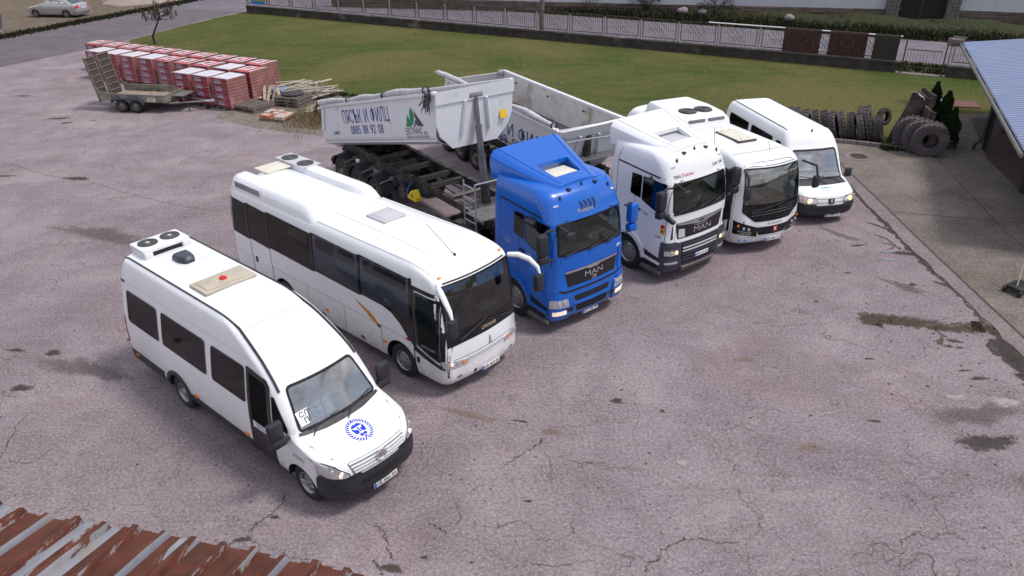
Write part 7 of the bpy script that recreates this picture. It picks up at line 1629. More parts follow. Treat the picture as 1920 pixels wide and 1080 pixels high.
    # mirrors
    for s in (-1, 1):
        body_m = BLACKP if (white or s < 0) else P
        b_ = bmesh.new(); box(b_, (-.16, s*1.44, 2.44), (.20, .26, .50), bev=.06); box(b_, (-.16, s*1.43, 2.07), (.20, .25, .20), bev=.05)
        mo = bmo('mirror', b_, body_m, root)
        b_ = bmesh.new(); box(b_, (-.263, s*1.44, 2.44), (.006, .19, .40)); bmo('mirror_glass', b_, CHROME, mo)
        b_ = bmesh.new(); tube(b_, [(-.12, s*1.12, 2.72), (-.14, s*1.30, 2.74), (-.15, s*1.42, 2.66)], .028, 8); tube(b_, [(-.12, s*1.14, 2.0), (-.15, s*1.36, 2.0)], .028, 8); bmo('mirror_bracket', b_, BLACKP, mo)
    b_ = bmesh.new(); box(b_, (.20, -.92, 2.60), (.08, .26, .20), rot=None, bev=.04); tube(b_, [(.17, -.92, 2.68), (.05, -1.05, 2.80), (-.10, -1.08, 2.84)], .022, 8); bmo('kerb_mirror', b_, BLACKP, root)
    b_ = bmesh.new(); box(b_, (-.80, -1.24, 2.74), (.30, .16, .10), rot=rot3(x=20), bev=.03); tube(b_, [(-.80, -1.12, 2.84), (-.80, -1.22, 2.78)], .03, 6); bmo('kerb_mirror', b_, BLACKP, root)
    if white: b_ = bmesh.new(); box(b_, (-.02, -1.22, 1.92), (.34, .12, .12), rot=rot3(y=14), bev=.04); bmo('lower_mirror', b_, BLACKP, root)
    # cab interior
    b_ = bmesh.new(); box(b_, (-.47, 0, 1.90), (.60, 2.05, .24), bev=.08); box(b_, (-.60, .52, 2.03), (.34, .62, .22), bev=.08); da = bmo('dashboard', b_, DASH, root)
    b_ = bmesh.new(); box(b_, (-.36, .38 if not white else .10, 2.045), (.16, .30, .012), rot=rot3(z=12)); box(b_, (-.42, .28, 2.07), (.1, .1, .05), bev=.01); bmo('paper', b_, PAPER, root)
    steering(root, -.80, .55, 2.14, .23)
    for s in (-1, 1): seat(root, -1.25, s*.58, 1.62, SEATM if not white else INT, w_=.5, h=.72)
    b_ = bmesh.new(); box(b_, (-1.9, 0, 1.85), (.5, 2.1, .5), bev=.05); bmo('bunk', b_, INT, root)
    v.finish()
    # chassis behind the cab
    b_ = bmesh.new()
    for s in (-1, 1): box(b_, (-4.0, s*.42, .92), (3.8, .09, .28))
    for x in (-2.6, -3.3, -4.8, -5.6): box(b_, (x, 0, .92), (.10, .82, .20))
    box(b_, (-4.6, 0, 1.12), (.95, .9, .07), bev=.02); bmo('chassis', b_, FRAME, root)
    b_ = bmesh.new(); lathe(b_, [(.001, -.55), (.28, -.55), (.31, -.52), (.31, .52), (.28, .55), (.001, .55)], 20, 'X', (-3.1, -.86, .72)); bmo('fuel_tank', b_, GALV, root)
    b_ = bmesh.new(); lathe(b_, [(.001, -.55), (.28, -.55), (.31, -.52), (.31, .52), (.28, .55), (.001, .55)], 20, 'X', (-3.1, .86, .72)); bmo('fuel_tank', b_, TANK, root)
    for s in (-1, 1): wheel(root, (-4.95, s*.88, .50), .50, .56, s, style='deep', tyre_m=RUB)
    for s in (-1, 1):
        b_ = bmesh.new(); prev = None
        for a in np.linspace(15, 165, 11):
            q = [b_.verts.new((-4.95+.58*math.cos(R(a)), s*y, .50+.58*math.sin(R(a)))) for y in (.60, 1.20)]
            if prev: b_.faces.new((prev[0], prev[1], q[1], q[0]))
            prev = q
        bmo('mudguard', b_, FRAME, root)
    return root
YB, YW = R(-51.3), R(-53.3)
make_tractor('tractor_unit', (1.90, 16.00, 0), YB, 'bright blue truck cab with flared roof spoiler, parked right of the white coach', BLUE, False)
make_tractor('tractor_unit', (4.99, 18.44, 0), YW, 'white high roof truck cab with dark grey bumper, parked right of the blue cab', WHITE, True)

# ================================================================ half-pipe tipper trailers
def tipper_section(h):
    """right half of the outside of a half-pipe body, bottom centre to top"""
    pts = [(0, 0)]
    for k in range(1, 9):
        a = R(90*k/8); pts.append((.55+.68*math.sin(a), .38*(1-math.cos(a))))
    pts.append((1.23, h))
    return pts
def tub_mesh(L_, h, th=.05, x0b=.05, x0t=.75, xfb=-.0, xft=.45):
    """x0*: rear edge at bottom/top, xf*: how far front edge leans beyond L at bottom/top"""
    sec = tipper_section(h); full = [(-y, z) for y, z in sec[::-1]]+sec[1:]
    def inner(p):
        y, z = p; return (y*(1-th/1.23), z*(1-th/h)+th)
    bo, bi = bmesh.new(), bmesh.new()
    def X(t, z):
        a = x0b+(x0t-x0b)*(z/h); b = L_+xfb+(xft-xfb)*(z/h); return a+(b-a)*t
    n_ = 14
    for bm, fn in ((bo, lambda p: p), (bi, inner)):
        prev = None
        for i in range(n_+1):
            row = []
            for p in full:
                y, z = fn(p); t = i/n_; x = X(t, z) - (.04 if bm is bi and i == n_ else 0)
                row.append(bm.verts.new((x, y, z)))
            if prev:
                for k in range(len(row)-1): bm.faces.new((prev[k], prev[k+1], row[k+1], row[k]))
            prev = row
    return bo, bi, full, inner, X
def make_tub(root, M4, L_, h, sides_text, tarp_side, tilt):
    bo, bi, full, inner, X = tub_mesh(L_, h)
    for f in bi.faces:
        c = f.calc_center_median(); f.material_index = 1 if c.z > .62 else 0
    bmesh.ops.reverse_faces(bi, faces=bi.faces)
    def fin(name, bm, m, parent=root, **k):
        bm.transform(M4); return bmo(name, bm, m, parent, **k)
    tub = fin('tipper_body', bo, TUBW, ang=30, norm=False); fin('inner_skin', bi, [TUBIN, TUBSIDE], tub, ang=30, norm=False)
    # front plate, overlapping the pipe with chamfered lower corners
    def plate_at(xb, xt, z0, z1, outline, th, name, m, par=tub):
        bm = bmesh.new(); A = []; B = []
        for y, z in outline:
            x = xb+(xt-xb)*(z/h); A.append(bm.verts.new((x, y, z))); B.append(bm.verts.new((x+th, y, z)))
        bm.faces.new(A[::-1]); bm.faces.new(B); k = len(A)
        for i in range(k): bm.faces.new((A[i], A[(i+1) % k], B[(i+1) % k], B[i]))
        return fin(name, bm, m, par, ang=30)
    fo = [(-1.25, h+.02), (1.25, h+.02), (1.25, .62), (1.14, .30), (.74, -.10), (-.74, -.10), (-1.14, .30), (-1.25, .62)]
    fpl = plate_at(L_, L_+.45, 0, h, fo, .05, 'front_plate', TUBW)
    plate_at(L_+.055, L_+.505, 0, h, [(-1.27, h+.04), (1.27, h+.04), (1.27, h-.30), (-1.27, h-.30)], .03, 'front_cap', TUBW, tub)
    for s in (-1, 1):
        bm = bmesh.new(); zz = np.linspace(h-.3, .25, 8)
        for a_, b_2 in zip(zz, zz[1:]):
            ya, yb = s*(.30+.18*(1-(a_/h))), s*(.30+.18*(1-(b_2/h)))
            ca = Vector((L_+.45*a_/h+.09, ya, a_)); cb = Vector((L_+.45*b_2/h+.09, yb, b_2)); tube(bm, [ca, cb], .05, 4)
        fin('front_rib', bm, TUBW, tub)
    # tailgate: frame and leaf
    to = [(-1.20, h-.02), (1.20, h-.02), (1.20, .70), (1.05, .32), (.60, .02), (-.60, .02), (-1.05, .32), (-1.20, .70)]
    plate_at(.0, .70, 0, h, to, -.05, 'tailgate', TUBW)
    # end flanges along both sides at the rear and top rails
    for s in (-1, 1):
        bm = bmesh.new()
        x0, x1 = X(0, h)-.02, X(1, h)+.02
        box(bm, ((x0+x1)/2, s*1.235, h+.02), (x1-x0, .13, .10), bev=.02); fin('top_rail', bm, TUBW, tub)
        bm = bmesh.new()
        for z0, z1 in ((.62, h-.04),):
            a0, a1 = X(0, z0)+.07, X(0, z1)+.07
            vs_ = [bm.verts.new(q) for q in ((a0-.09, s*1.235, z0), (a0+.13, s*1.235, z0), (a1+.13, s*1.235, z1), (a1-.09, s*1.235, z1), (a0-.09, s*1.275, z0), (a0+.13, s*1.275, z0), (a1+.13, s*1.275, z1), (a1-.09, s*1.275, z1))]
            for f in ((0,1,2,3), (4,5,6,7), (0,1,5,4), (1,2,6,5), (2,3,7,6), (3,0,4,7)): bm.faces.new([vs_[k] for k in f])
        fin('corner_post', bm, TUBW, tub)
        bm = bmesh.new(); pts = [(x, s*1.245, .60) for x in (X(0, .6)+.1, X(1, .6)-.1)]; box(bm, (L_/2+.3, s*1.215, .20), (L_-.5, .03, .045), bev=.01); fin('side_moulding', bm, TUBW, tub)
        for k in range(3 if s < 0 else 5):
            bm = bmesh.new(); box(bm, (1.8+k*2.3, s*1.15, h-.22), (.09, .06, .06), bev=.01); fin('lashing_eye', bm, STEELD, tub)
    # rear underside skirt
    bm = bmesh.new(); box(bm, (.25, 0, .0), (.5, 1.5, .16), bev=.05); fin('rear_skirt', bm, LGREY, tub)
    # rolled tarpaulin along one top rail
    s = tarp_side; x0, x1 = X(0, h)-.25, L_-.05
    if not tilt: x1 = L_+.30
    bm = bmesh.new(); n_ = 60; pts = []; rr = []
    rnd = random.Random(5)
    for i in range(n_+1):
        t = i/n_; x = x0+(x1-x0)*t; sag = .02*math.sin(t*9+1)-.015*math.sin(t*23)
        pts.append((x, s*(1.22+.02*math.sin(t*14)), h+.135+sag)); base = .085+.018*math.sin(t*17)+rnd.uniform(-.006, .006)
        for q in ((.33, .67) if tilt else (.45,)):
            if abs(t-q) < .018: base *= .72
        rr.append(base)
    tube(bm, pts, rr, 12); tr = fin('tarpaulin', bm, TARP, tub, ang=70)
    for q in ((0, .33, .67, 1) if tilt else (0, .5, 1)):
        bm = bmesh.new(); x = x0+(x1-x0)*q
        for k in range(3): tube(bm, [(x+.03*k-.03+.0, s*1.22+.095*math.cos(a), h+.13+.095*math.sin(a)) for a in np.linspace(0, 6.283, 13)], .012, 5, cap=False)
        fin('strap', bm, GREYP, tr)
    return tub, fin, X
# ---- text and panels on the side of a tub
def fit_text(st, size, m, M4, parent, width, bold=0):
    me = text_mesh(st, size, bold); xs = [v.co.x for v in me.vertices]; k = width/(max(xs)-min(xs))
    for v in me.vertices: v.co = M4 @ Vector((v.co.x*k, v.co.y, 0))
    return link('lettering', me, m, parent, smooth=False)
def tub_side_text(fin_parent, M4, L_, h, s, off=1.24):
    sx = 1 if s < 0 else -1
    o = lambda x, z: M4 @ frame4((x, s*off, z), (sx, 0, 0), (0, 0, 1))
    xx = (lambda a: a) if s < 0 else (lambda a: L_-a+.6)
    fit_text('ПЯСЪК И ФИЛЦ', .60, INKB, o(4.05, .985), fin_parent, 3.45)
    fit_text('0885 88 92 08', .40, INKB, o(4.02, .575), fin_parent, 2.45)
    if s < 0:
        textat('SCHMITZ', .15, INKB, o(1.55, .50), fin_parent, bold=.01, sx=.9)
        fit_text('ЕКОТРАНС', .27, BLK2, o(7.18, .47), fin_parent, 1.0); textat('2016', .14, BLK2, o(7.86, .43), fin_parent, sx=.8)
        fit_text('ИНЕРТНИ И СТРОИТЕЛНИ МАТЕРИАЛИ', .11, BLK2, o(7.35, .31), fin_parent, 1.3)
        def poly(pts, m, nm):
            M = o(7.55, .61) @ Matrix.Diagonal((1.25, .82, 1, 1)); bm = bmesh.new(); bm.faces.new([bm.verts.new(M @ Vector((x, y, .001))) for x, y in pts]); bmo(nm, bm, m, fin_parent, smooth=False)
        poly([(-.62, .0), (-.40, .0), (-.28, .08), (-.20, .22), (-.17, .40), (-.26, .66), (-.36, .50), (-.38, .30), (-.42, .20), (-.46, .42), (-.53, .30)], GRN, 'logo_leaf')
        poly([(-.16, .55), (.22, .0), (.02, .0), (-.12, .26)], BLK2, 'logo_peak')
        poly([(-.28, .0), (-.20, .08), (-.15, .22), (-.09, .20), (.0, .0), (-.08, .0), (-.13, .10), (-.18, .0)], INKB, 'logo_stream')
def make_chassis(root, mats_offset=0, rear=-5.5, front=4.3):
    """tipper semi-trailer chassis, x=0 between axles and ram"""
    for s in (-1, 1):
        b_ = bmesh.new(); y = s*.66
        for x0, x1, z0, z1 in ((rear, -.6, 1.05, 1.44), (-.6, 1.2, 1.08, 1.44), (1.2, front, 1.20, 1.44)):
            box(b_, ((x0+x1)/2, y, (z0+z1)/2), (x1-x0-.002, .018, z1-z0))
        box(b_, ((rear+front)/2, y, 1.452), (front-rear, .15, .022)); box(b_, ((rear+.7)/2, y, 1.05), (.7-rear, .15, .022))
        bmo('chassis_beam', b_, FRAME, root)
        for k in range(14):
            x = rear+.4+k*.66
            b_ = bmesh.new(); box(b_, (x, y, 1.468), (.10, .17, .012)); bmo('beam_pad', b_, DUSTS, root)
    for x in (rear+.1, rear+1.1, -3.1, -2.2, -.75, .35, 1.10, 2.3, front-.1):
        b_ = bmesh.new(); box(b_, (x, 0, 1.33), (.10, 1.28, .13), bev=.01); box(b_, (x, 0, 1.405), (.17, 1.28, .014)); bmo('crossmember', b_, DUSTS if x > -3 else FRAME, root)
    b_ = bmesh.new(); lathe(b_, [(.001, -.40), (.20, -.40), (.235, -.36), (.235, .36), (.20, .40), (.001, .40)], 22, 'Y', (-1.45, 0, 1.14)); bmo('air_tank', b_, TANK, root)
    b_ = bmesh.new(); lathe(b_, [(.001, -.35), (.15, -.35), (.18, -.32), (.18, .32), (.15, .35), (.001, .35)], 20, 'Y', (-2.15, -.1, 1.10)); bmo('air_tank', b_, TANK, root)
    b_ = bmesh.new(); box(b_, (-4.2, 0, .95), (1.6, 1.1, .03), rot=None); bmo('spray_plate', b_, FRAME, root)
    for i, x in enumerate((-4.0, -2.69, -1.38)):
        b_ = bmesh.new(); tube(b_, [(x, -1.0, .52), (x, 1.0, .52)], .075, 10); bmo('axle', b_, FRAME, root)
        for s in (-1, 1):
            wheel(root, (x, s*1.02, .52), .52, .38, s, style='deep', tyre_m=RUB, rim_m=STEELD)
            b_ = bmesh.new(); pr = None
            for a in np.linspace(8, 172, 13):
                q = [b_.verts.new((x+.60*math.cos(R(a)), s*y, .54+.60*math.sin(R(a)))) for y in (.80, 1.25)]+[b_.verts.new((x+.56*math.cos(R(a)), s*1.25, .54+.56*math.sin(R(a))))]
                if pr: b_.faces.new((pr[0], pr[1], q[1], q[0])); b_.faces.new((pr[1], pr[2], q[2], q[1]))
                pr = q
            bmo('mudguard', b_, FRAME, root, ang=50)
            for dx in (-.42, .42):
                b_ = bmesh.new(); tube(b_, [(x+dx, s*.66, 1.08), (x+dx, s*1.22, .98)], .022, 6); box(b_, (x+dx, s*.80, 1.07), (.07, .12, .10)); bmo('mudguard_stay', b_, GALV, root)
    b_ = bmesh.new(); box(b_, (rear-.02, 0, .72), (.10, 2.3, .16), bev=.02); tube(b_, [(rear, -.6, .8), (rear+.1, -.6, 1.1)], .03, 6); tube(b_, [(rear, .6, .8), (rear+.1, .6, 1.1)], .03, 6); bmo('underrun_bar', b_, FRAME, root)
    for s in (-1, 1):
        b_ = bmesh.new(); box(b_, (rear-.06, s*.90, .80), (.07, .36, .10), bev=.02); tl = bmo('tail_light', b_, REDL, root)
        b_ = bmesh.new(); box(b_, (rear+.1, s*.70, 1.0), (.08, .04, .04)); bmo('side_marker', b_, AMB, root)
    for s in (-1, 1):
        b_ = bmesh.new()
        for dx in (0, .22): box(b_, (3.0+dx, s*.62, .62), (.09, .09, 1.1))
        box(b_, (3.1, s*.62, .08), (.40, .22, .03)); bmo('landing_leg', b_, FRAME, root)
    for y in (-.2, .3):
        b_ = bmesh.new(); tube(b_, [(-.6, y*1.2, 1.3), (.2, y, 1.22), (1.2, y*.6, 1.28), (2.8, y, 1.25)], .02, 6); bmo('air_line', b_, BLACKP, root)
def ladder_platform(root, x0, x1, ys, zb_, mt, rail_h=.95):
    b_ = bmesh.new(); box(b_, ((x0+x1)/2, 0, zb_-.012), (x1-x0, 2.0, .02)); pf = bmo('platform', b_, DUSTS, root)
    b_ = bmesh.new()
    for k in range(9): box(b_, (x0+.05+(x1-x0-.1)*k/8, 0, zb_+.008), (.018, 1.96, .02))
    bmo('grating', b_, GALV, pf)
    for s in ys:
        b_ = bmesh.new(); y = s*1.02
        for x in (x0, x0+.55): tube(b_, [(x, y, zb_-.55), (x, y, zb_+rail_h)], .026, 8)
        for k in range(5): tube(b_, [(x0, y, zb_-.50+k*.33), (x0+.55, y, zb_-.50+k*.33)], .019, 6)
        tube(b_, [(x0+.55, y, zb_+rail_h), (x0+.62, y*.2, zb_+rail_h+.02), (x0+.66, -y*.6, zb_+rail_h)], .026, 8)
        bmo('ladder', b_, GALV, root)
def ram(root, x, zb_, top, parts=4):
    for k in range(parts):
        t0, t1 = k/parts, (k+1)/parts; r = .135-.022*k
        a = Vector((x, 0, zb_)); b = Vector(top)
        b_ = bmesh.new(); tube(b_, [a+(b-a)*t0, a+(b-a)*t1], r, 18); 
        if k < parts-1: tube(b_, [a+(b-a)*(t1-.015), a+(b-a)*(t1+.004)], r+.012, 18)
        bmo('ram_stage' if k else 'ram_cylinder', b_, FRAME if k == 0 else mat('ram_steel', (.22, .20, .22), .35, .7, dirt=((.1, .09, .09), .5)), root)
# blue cab's trailer, body raised
TR = empty('tipper_trailer', (-2.64, 23.03, 0), R(-54.16), 'tipper trailer behind the blue cab with its white body raised on the ram', 'trailer')
make_chassis(TR, rear=-4.85, front=4.6)
pit = 14.2; MT = Matrix.Translation((-5.25, 0, 1.08)) @ Matrix.Rotation(R(-pit), 4, 'Y')
tub, fin, X_ = make_tub(TR, MT, 8.3, 1.42, True, -1, True)
tub_side_text(tub, MT, 8.3, 1.42, -1, 1.237)
YP = bmesh.new(); c_ = Vector((8.3+.45*.45+.062, .92, .62)); box(YP, (0, 0, 0), (.006, .22, .34)); bmesh.ops.translate(YP, vec=c_, verts=YP.verts); YP.transform(MT); bmo('yellow_sticker', YP, YELS, tub)
top = MT @ Vector((8.3+.40, 0, 1.22))
ram(TR, 3.35, 1.15, (top.x+.02, 0, top.z)); b_ = bmesh.new(); box(b_, (top.x, 0, top.z+.03), (.16, .46, .16), bev=.03); tube(b_, [(top.x, -.28, top.z), (top.x, .28, top.z)], .06, 10); bmo('ram_head', b_, GALV, TR)
b_ = bmesh.new(); box(b_, (3.35, 0, 1.25), (.55, 1.3, .35), bev=.03); bmo('ram_cradle', b_, FRAME, TR)
ladder_platform(TR, 3.75, 4.55, (-1,), 1.50, GALV)
for (x, y) in ((1.10, -1.12), (2.6, 1.05)):
    b_ = bmesh.new(); A = [(-.24, 0), (.24, 0), (.24, .10), (.12, .30), (.02, .30), (-.24, .06)]; lo = [b_.verts.new((x+a, y-.10, 1.08+b)) for a, b in A]; hi = [b_.verts.new((x+a, y+.10, 1.08+b)) for a, b in A]
    b_.faces.new(lo[::-1]); b_.faces.new(hi)
    for i in range(6): b_.faces.new((lo[i], lo[(i+1) % 6], hi[(i+1) % 6], hi[i]))
    ck = bmo('wheel_chock', b_, YEL, TR, smooth=False)
    for k in (0, 1): b_ = bmesh.new(); box(b_, (x+.03+k*.07, y-.103, 1.22), (.03, .006, .12)); bmo('chock_slot', b_, INK, ck)
    b_ = bmesh.new(); box(b_, (x-.02, y+.14 if y < 0 else y-.14, 1.15), (.10, .34, .05)); bmo('chock_bracket', b_, FRAME, TR)
b_ = bmesh.new(); tube(b_, [(.3, -.7, 1.30), (.5, -.95, 1.28), (.62, -1.1, 1.15), (.60, -1.12, 1.0)], .022, 6); bmo('air_hose', b_, mat('hose_blue', (.01, .15, .55), .5), TR)
b_ = bmesh.new(); box(b_, (.15, -.92, .98), (.34, .28, .34), bev=.03); box(b_, (.15, -.92, 1.2), (.2, .2, .12), bev=.02); bmo('valve_box', b_, FRAME, TR)
b_ = bmesh.new()
for k in range(4): lathe(b_, [(.045, 0), (.045, .02), (.001, .02)], 10, 'Y', (3.9+k*.13, -.80, 1.30))
bmo('coupling_row', b_, LGREY, TR)
# loose strap tangle at the front end of the raised body's tarpaulin
b_ = bmesh.new(); rnd = random.Random(11)
for k in range(16):
    p0 = MT @ Vector((8.45+rnd.uniform(-.15, .15), -1.28, 1.55)); pts = [p0]
    for j in range(5): pts.append(pts[-1]+Vector((rnd.uniform(-.10, .10), rnd.uniform(-.05, .01), -rnd.uniform(.04, .16))))
    tube(b_, pts, .011, 4)
bmo('strap_tangle', b_, BLACKP, TR)
b_ = bmesh.new(); rnd = random.Random(12)
for k in range(8):
    p0 = MT @ Vector((.42+rnd.uniform(-.1, .1), -1.28, 1.55)); pts = [p0]
    for j in range(4): pts.append(pts[-1]+Vector((rnd.uniform(-.06, .06), rnd.uniform(-.05, .01), -rnd.uniform(.04, .14))))
    tube(b_, pts, .012, 4)
bmo('strap_tangle', b_, BLACKP, TR)
# white cab's trailer, body lowered
cw, sw = math.cos(YW), math.sin(YW)
def wm(x, y): return (4.99+x*cw-y*sw, 18.44+x*sw+y*cw)
AW = YW - R(8.0)
px_, py_ = wm(-4.85, .50)
TW = empty('tipper_trailer', (px_-4.35*math.cos(AW), py_-4.35*math.sin(AW), 0), AW, 'tipper trailer behind the white cab with its open white body lowered flat', 'trailer')
make_chassis(TW, rear=-4.3, front=4.4)
M2 = Matrix.Translation((-4.25, 0, 1.50)) @ Matrix.Identity(4)
tub2, fin2, X2 = make_tub(TW, M2, 8.05, 1.42, True, -1, False)
o2 = lambda x, z: M2 @ frame4((x, -1.237, z), (1, 0, 0), (0, 0, 1))
fit_text('ПЯСЪК И ФИЛЦ', .60, INKB, o2(5.50, .72), tub2, 5.2); fit_text('0885 88 92 08', .42, INKB, o2(5.3, .33), tub2, 4.0)
b_ = bmesh.new(); box(b_, (0,0,0), (.62, .008, .17)); b_.transform(o2(8.05, 1.00)@Matrix.Rotation(R(90), 4, 'X')); bmo('asset_sticker', b_, INK, tub2)
textat('2 2016', .15, YELS, o2(8.05, 1.00)@Matrix.Translation((0, 0, .008)), tub2, bold=.02)
ladder_platform(TW, 3.95, 4.45, (-1,), 1.9, WHITE2, .7)
ram(TW, 4.05, 1.2, (4.10, 0, 2.75), 1)
b_ = bmesh.new(); tube(b_, [(4.30, -1.22, 2.98), (4.42, -1.30, 2.96), (4.52, -1.2, 2.95), (4.55, .2, 3.0), (4.55, 1.1, 3.05)], .045, 10); bmo('tarp_crank_bar', b_, WHITE2, TW)
b_ = bmesh.new(); tube(b_, [(4.32, -1.30, 2.9), (4.30, -1.34, 2.70), (4.38, -1.30, 2.55), (4.30, -1.28, 2.3)], .018, 6); bmo('yellow_strap', b_, YEL, TW)
# far rail corner clutter of the lowered body: rolled tarp stub at its tail
b_ = bmesh.new(); tube(b_, [(-4.25, -1.35, 3.05), (-4.05, -1.30, 3.08), (-3.5, -1.25, 3.05)], [.05, .09, .09], 10); bmo('tarp_end', b_, TARP, TW)
b_ = bmesh.new(); box(b_, (-3.50, 1.10, 2.90), (.16, .30, .20), rot=None, bev=.03); bmo('rail_latch', b_, GALV, TW)

# ================================================================ small city bus (curved black windscreen)
def make_citybus():
    root = empty('city_bus', (7.41, 19.78, 0), R(-67.0), 'white bus with big curved black windscreen, between white truck cab and far minibus', 'bus')
    v = Veh(root, [
        (.26, -.60, -6.5, 1.0, .30, .2, .22), (.32, -.14, -6.58, 1.10, .38, .22, .26), (.50, -.02, -6.6, 1.14, .40, .22, .28), (.70, .0, -6.6, 1.15, .40, .22, .28), (1.3, -.05, -6.6, 1.15, .36, .22, .27),
        (2.0, -.14, -6.58, 1.13, .34, .22, .26), (2.50, -.28, -6.55, 1.06, .34, .25, .26), (2.62, -.42, -6.5, 1.02, .34, .3, .26), (2.71, -.75, -6.45, .95, .34, .3, .2), (2.77, -1.3, -6.4, .8, .3, .3, .12),
        (2.81, -1.9, -6.3, .5, .2, .2, .04), (2.825, -2.6, -6.2, .02, .01, .01, 0)], taper=(.05, -1.0), paint=WHITE, ns=28)
    v.window([(-.60, 1.00), (.60, 1.00), (.98, 1.30), (.92, 2.50), (-.92, 2.50), (-.98, 1.30)], 'F', glass('citybus_glass', (.50, .56, .58), 1.0, .12), .05, .04, name='windscreen')
    v.patch('windscreen_skirt', [(-.58, 1.02), (.58, 1.02), (.93, 1.32), (.92, 1.52), (-.92, 1.52), (-.93, 1.32)], 'F', FRIT, .012, .002)
    v.seam([(-.9, 2.54), (.9, 2.54)], 'F', .02, MGREY)
    for k in range(2): v.seam([(-.70, 1.26-k*.08), (-.2, 1.30-k*.08), (.3, 1.30-k*.08), (.75, 1.28-k*.08)], 'F', .012, MGREY, 'ridge', .018)
    wiper(v, (-.70, 1.34), (.25, 1.48)); wiper(v, (.80, 1.40), (.10, 1.36))
    v.patch('grille', rpoly([(-.45, .60), (.45, .60), (.55, .84), (-.55, .84)], .02), 'F', FRIT, .005, .004)
    v.patch('grille_bar', rpoly([(-.45, .70), (.45, .70), (.46, .725), (-.46, .725)], .005), 'F', TRIM, .010, .02)
    for s in (-1, 1):
        pl_ = rpoly([(s*.50, .56), (s*1.02, .64), (s*1.16, .66), (s*1.2, 1.10), (s*1.06, 1.02), (s*.52, .84)], .02)
        h = v.patch('headlight', pl_, 'F', FRIT, .006, .008, step=.06)
        for yy, zz, rr, m in ((1.02, .90, .038, AMB), (.90, .83, .045, LENS), (.76, .79, .05, CHROME)):
            b_ = bmesh.new(); lathe(b_, [(rr, 0), (rr*.85, .015), (.001, .018)], 14, 'X', v.cast('F', s*yy, zz, .015)); bmo('lamp', b_, m, h)
        v.seam([(s*.66, .69), (s*1.02, .76)], 'F', .018, CHROME, 'light_bar', .02)
        v.seam([(s*.66, .59), (s*1.02, .66)], 'F', .016, CHROME, 'light_bar', .02)
        for k in range(5): v.patch('led', [(s*(.70+k*.06), .645+k*.008), (s*(.73+k*.06), .649+k*.008), (s*(.73+k*.06), .668+k*.008), (s*(.70+k*.06), .664+k*.008)], 'F', PAPER, .018, parent=h)
    for k in (0, 1): 
        b_ = bmesh.new(); c = v.cast('F', -.93+k*.14, .45, .006); lathe(b_, [(.055, 0), (.001, 0)], 18, 'X', c); bmo('round_sticker', b_, mat('sticker_azure', (.0, .22, .70), .4), root)
        v.text('i' if k == 0 else '+', 'F', (-.93+k*.14, .45), .10, PAPER, off=.018)
    v.text('KARSAN', 'F', (.06, .92), .085, MGREY, sx=1.6, off=.006)
    b_ = bmesh.new(); b_.faces.new([b_.verts.new(v.cast('F', y, z, .03)) for y, z in [(-.02, .67), (.13, .67), (.13, .82), (-.02, .82)]]); bmo('maker_badge', b_, RED, root, smooth=False); v.text('K', 'F', (.055, .745), .14, PAPER, off=.034, bold=.02)
    v.patch('tow_cover', rpoly([(-.42, .32), (-.18, .34), (-.18, .40), (-.42, .38)], .005), 'F', TRIM, .004)
    plate(v, (.06, .44), 'РВ 0962 ТХ', off=.025)
    for x0, x1 in ((-6.4, -4.35), (-4.3, -2.3)):
        v.window([(x0, 1.35), (x1, 1.35), (x1, 2.36), (x0, 2.36)], 'R', GLD, .08, .03); v.window([(x0, 1.35), (x1, 1.35), (x1, 2.36), (x0, 2.36)], 'L', GLD, .08, .03)
    v.window([(-1.30, .62), (-.52, 1.10), (-.50, 2.30), (-.62, 2.38), (-1.30, 2.38)], 'R', GLM, .06, .05, name='door_glass')
    v.patch('door_panel', [(-1.30, 1.30), (-.52, 1.30), (-.50, 1.06), (-1.3, .60)], 'R', TRIM, .012)
    v.seam([(-1.36, .3), (-1.36, 2.42)], 'R', .02); v.seam([(-.47, .5), (-.45, 2.42)], 'R', .012)
    v.window([(-2.2, 1.2), (-.55, 1.2), (-.55, 2.3), (-2.2, 2.36)], 'L', GLM, .08, .04, name='door_glass')
    for sd_ in 'RL': v.arch(-1.95, .40, .50, sd_); v.arch(-5.1, .40, .50, sd_)
    for s in (-1, 1): wheel(root, (-1.95, s*.98, .40), .40, .28, s, style='front'); wheel(root, (-5.1, s*.98, .40), .40, .34, s, style='deep')
    v.seam([(-1.02, -.92), (-.95, 0), (-1.02, .92)], 'T', .02); v.seam([(-.50, -.86), (-.42, 0), (-.50, .86)], 'T', .018)
    # roof hatch with dark seal, cooling unit
    z = v.cast('T', -2.1, .0).z
    b_ = bmesh.new(); box(b_, (-2.15, .05, z+.01), (1.12, .66, .06), bev=.028); h = bmo('hatch_seal', b_, mat('hatch_seal_brown', (.07, .04, .04), .6), root)
    b_ = bmesh.new(); box(b_, (-2.15, .05, z+.045), (1.07, .61, .03), bev=.014); bmo('roof_hatch', b_, BEIGE2, h)
    for x, y in ((-2.6, -.1), (-2.6, .15), (-1.72, -.1), (-1.72, .15)): b_ = bmesh.new(); box(b_, (x, y+.0, z+.062), (.03, .03, .01)); bmo('hatch_screw', b_, INK, h)
    b_ = bmesh.new(); xs_ = [-3.45, -3.55, -3.8, -4.6, -5.6, -5.8]; zt = [.02, .20, .28, .33, .32, .02]; wd = [.85, .88, .92, .92, .85, .75]; pr = None
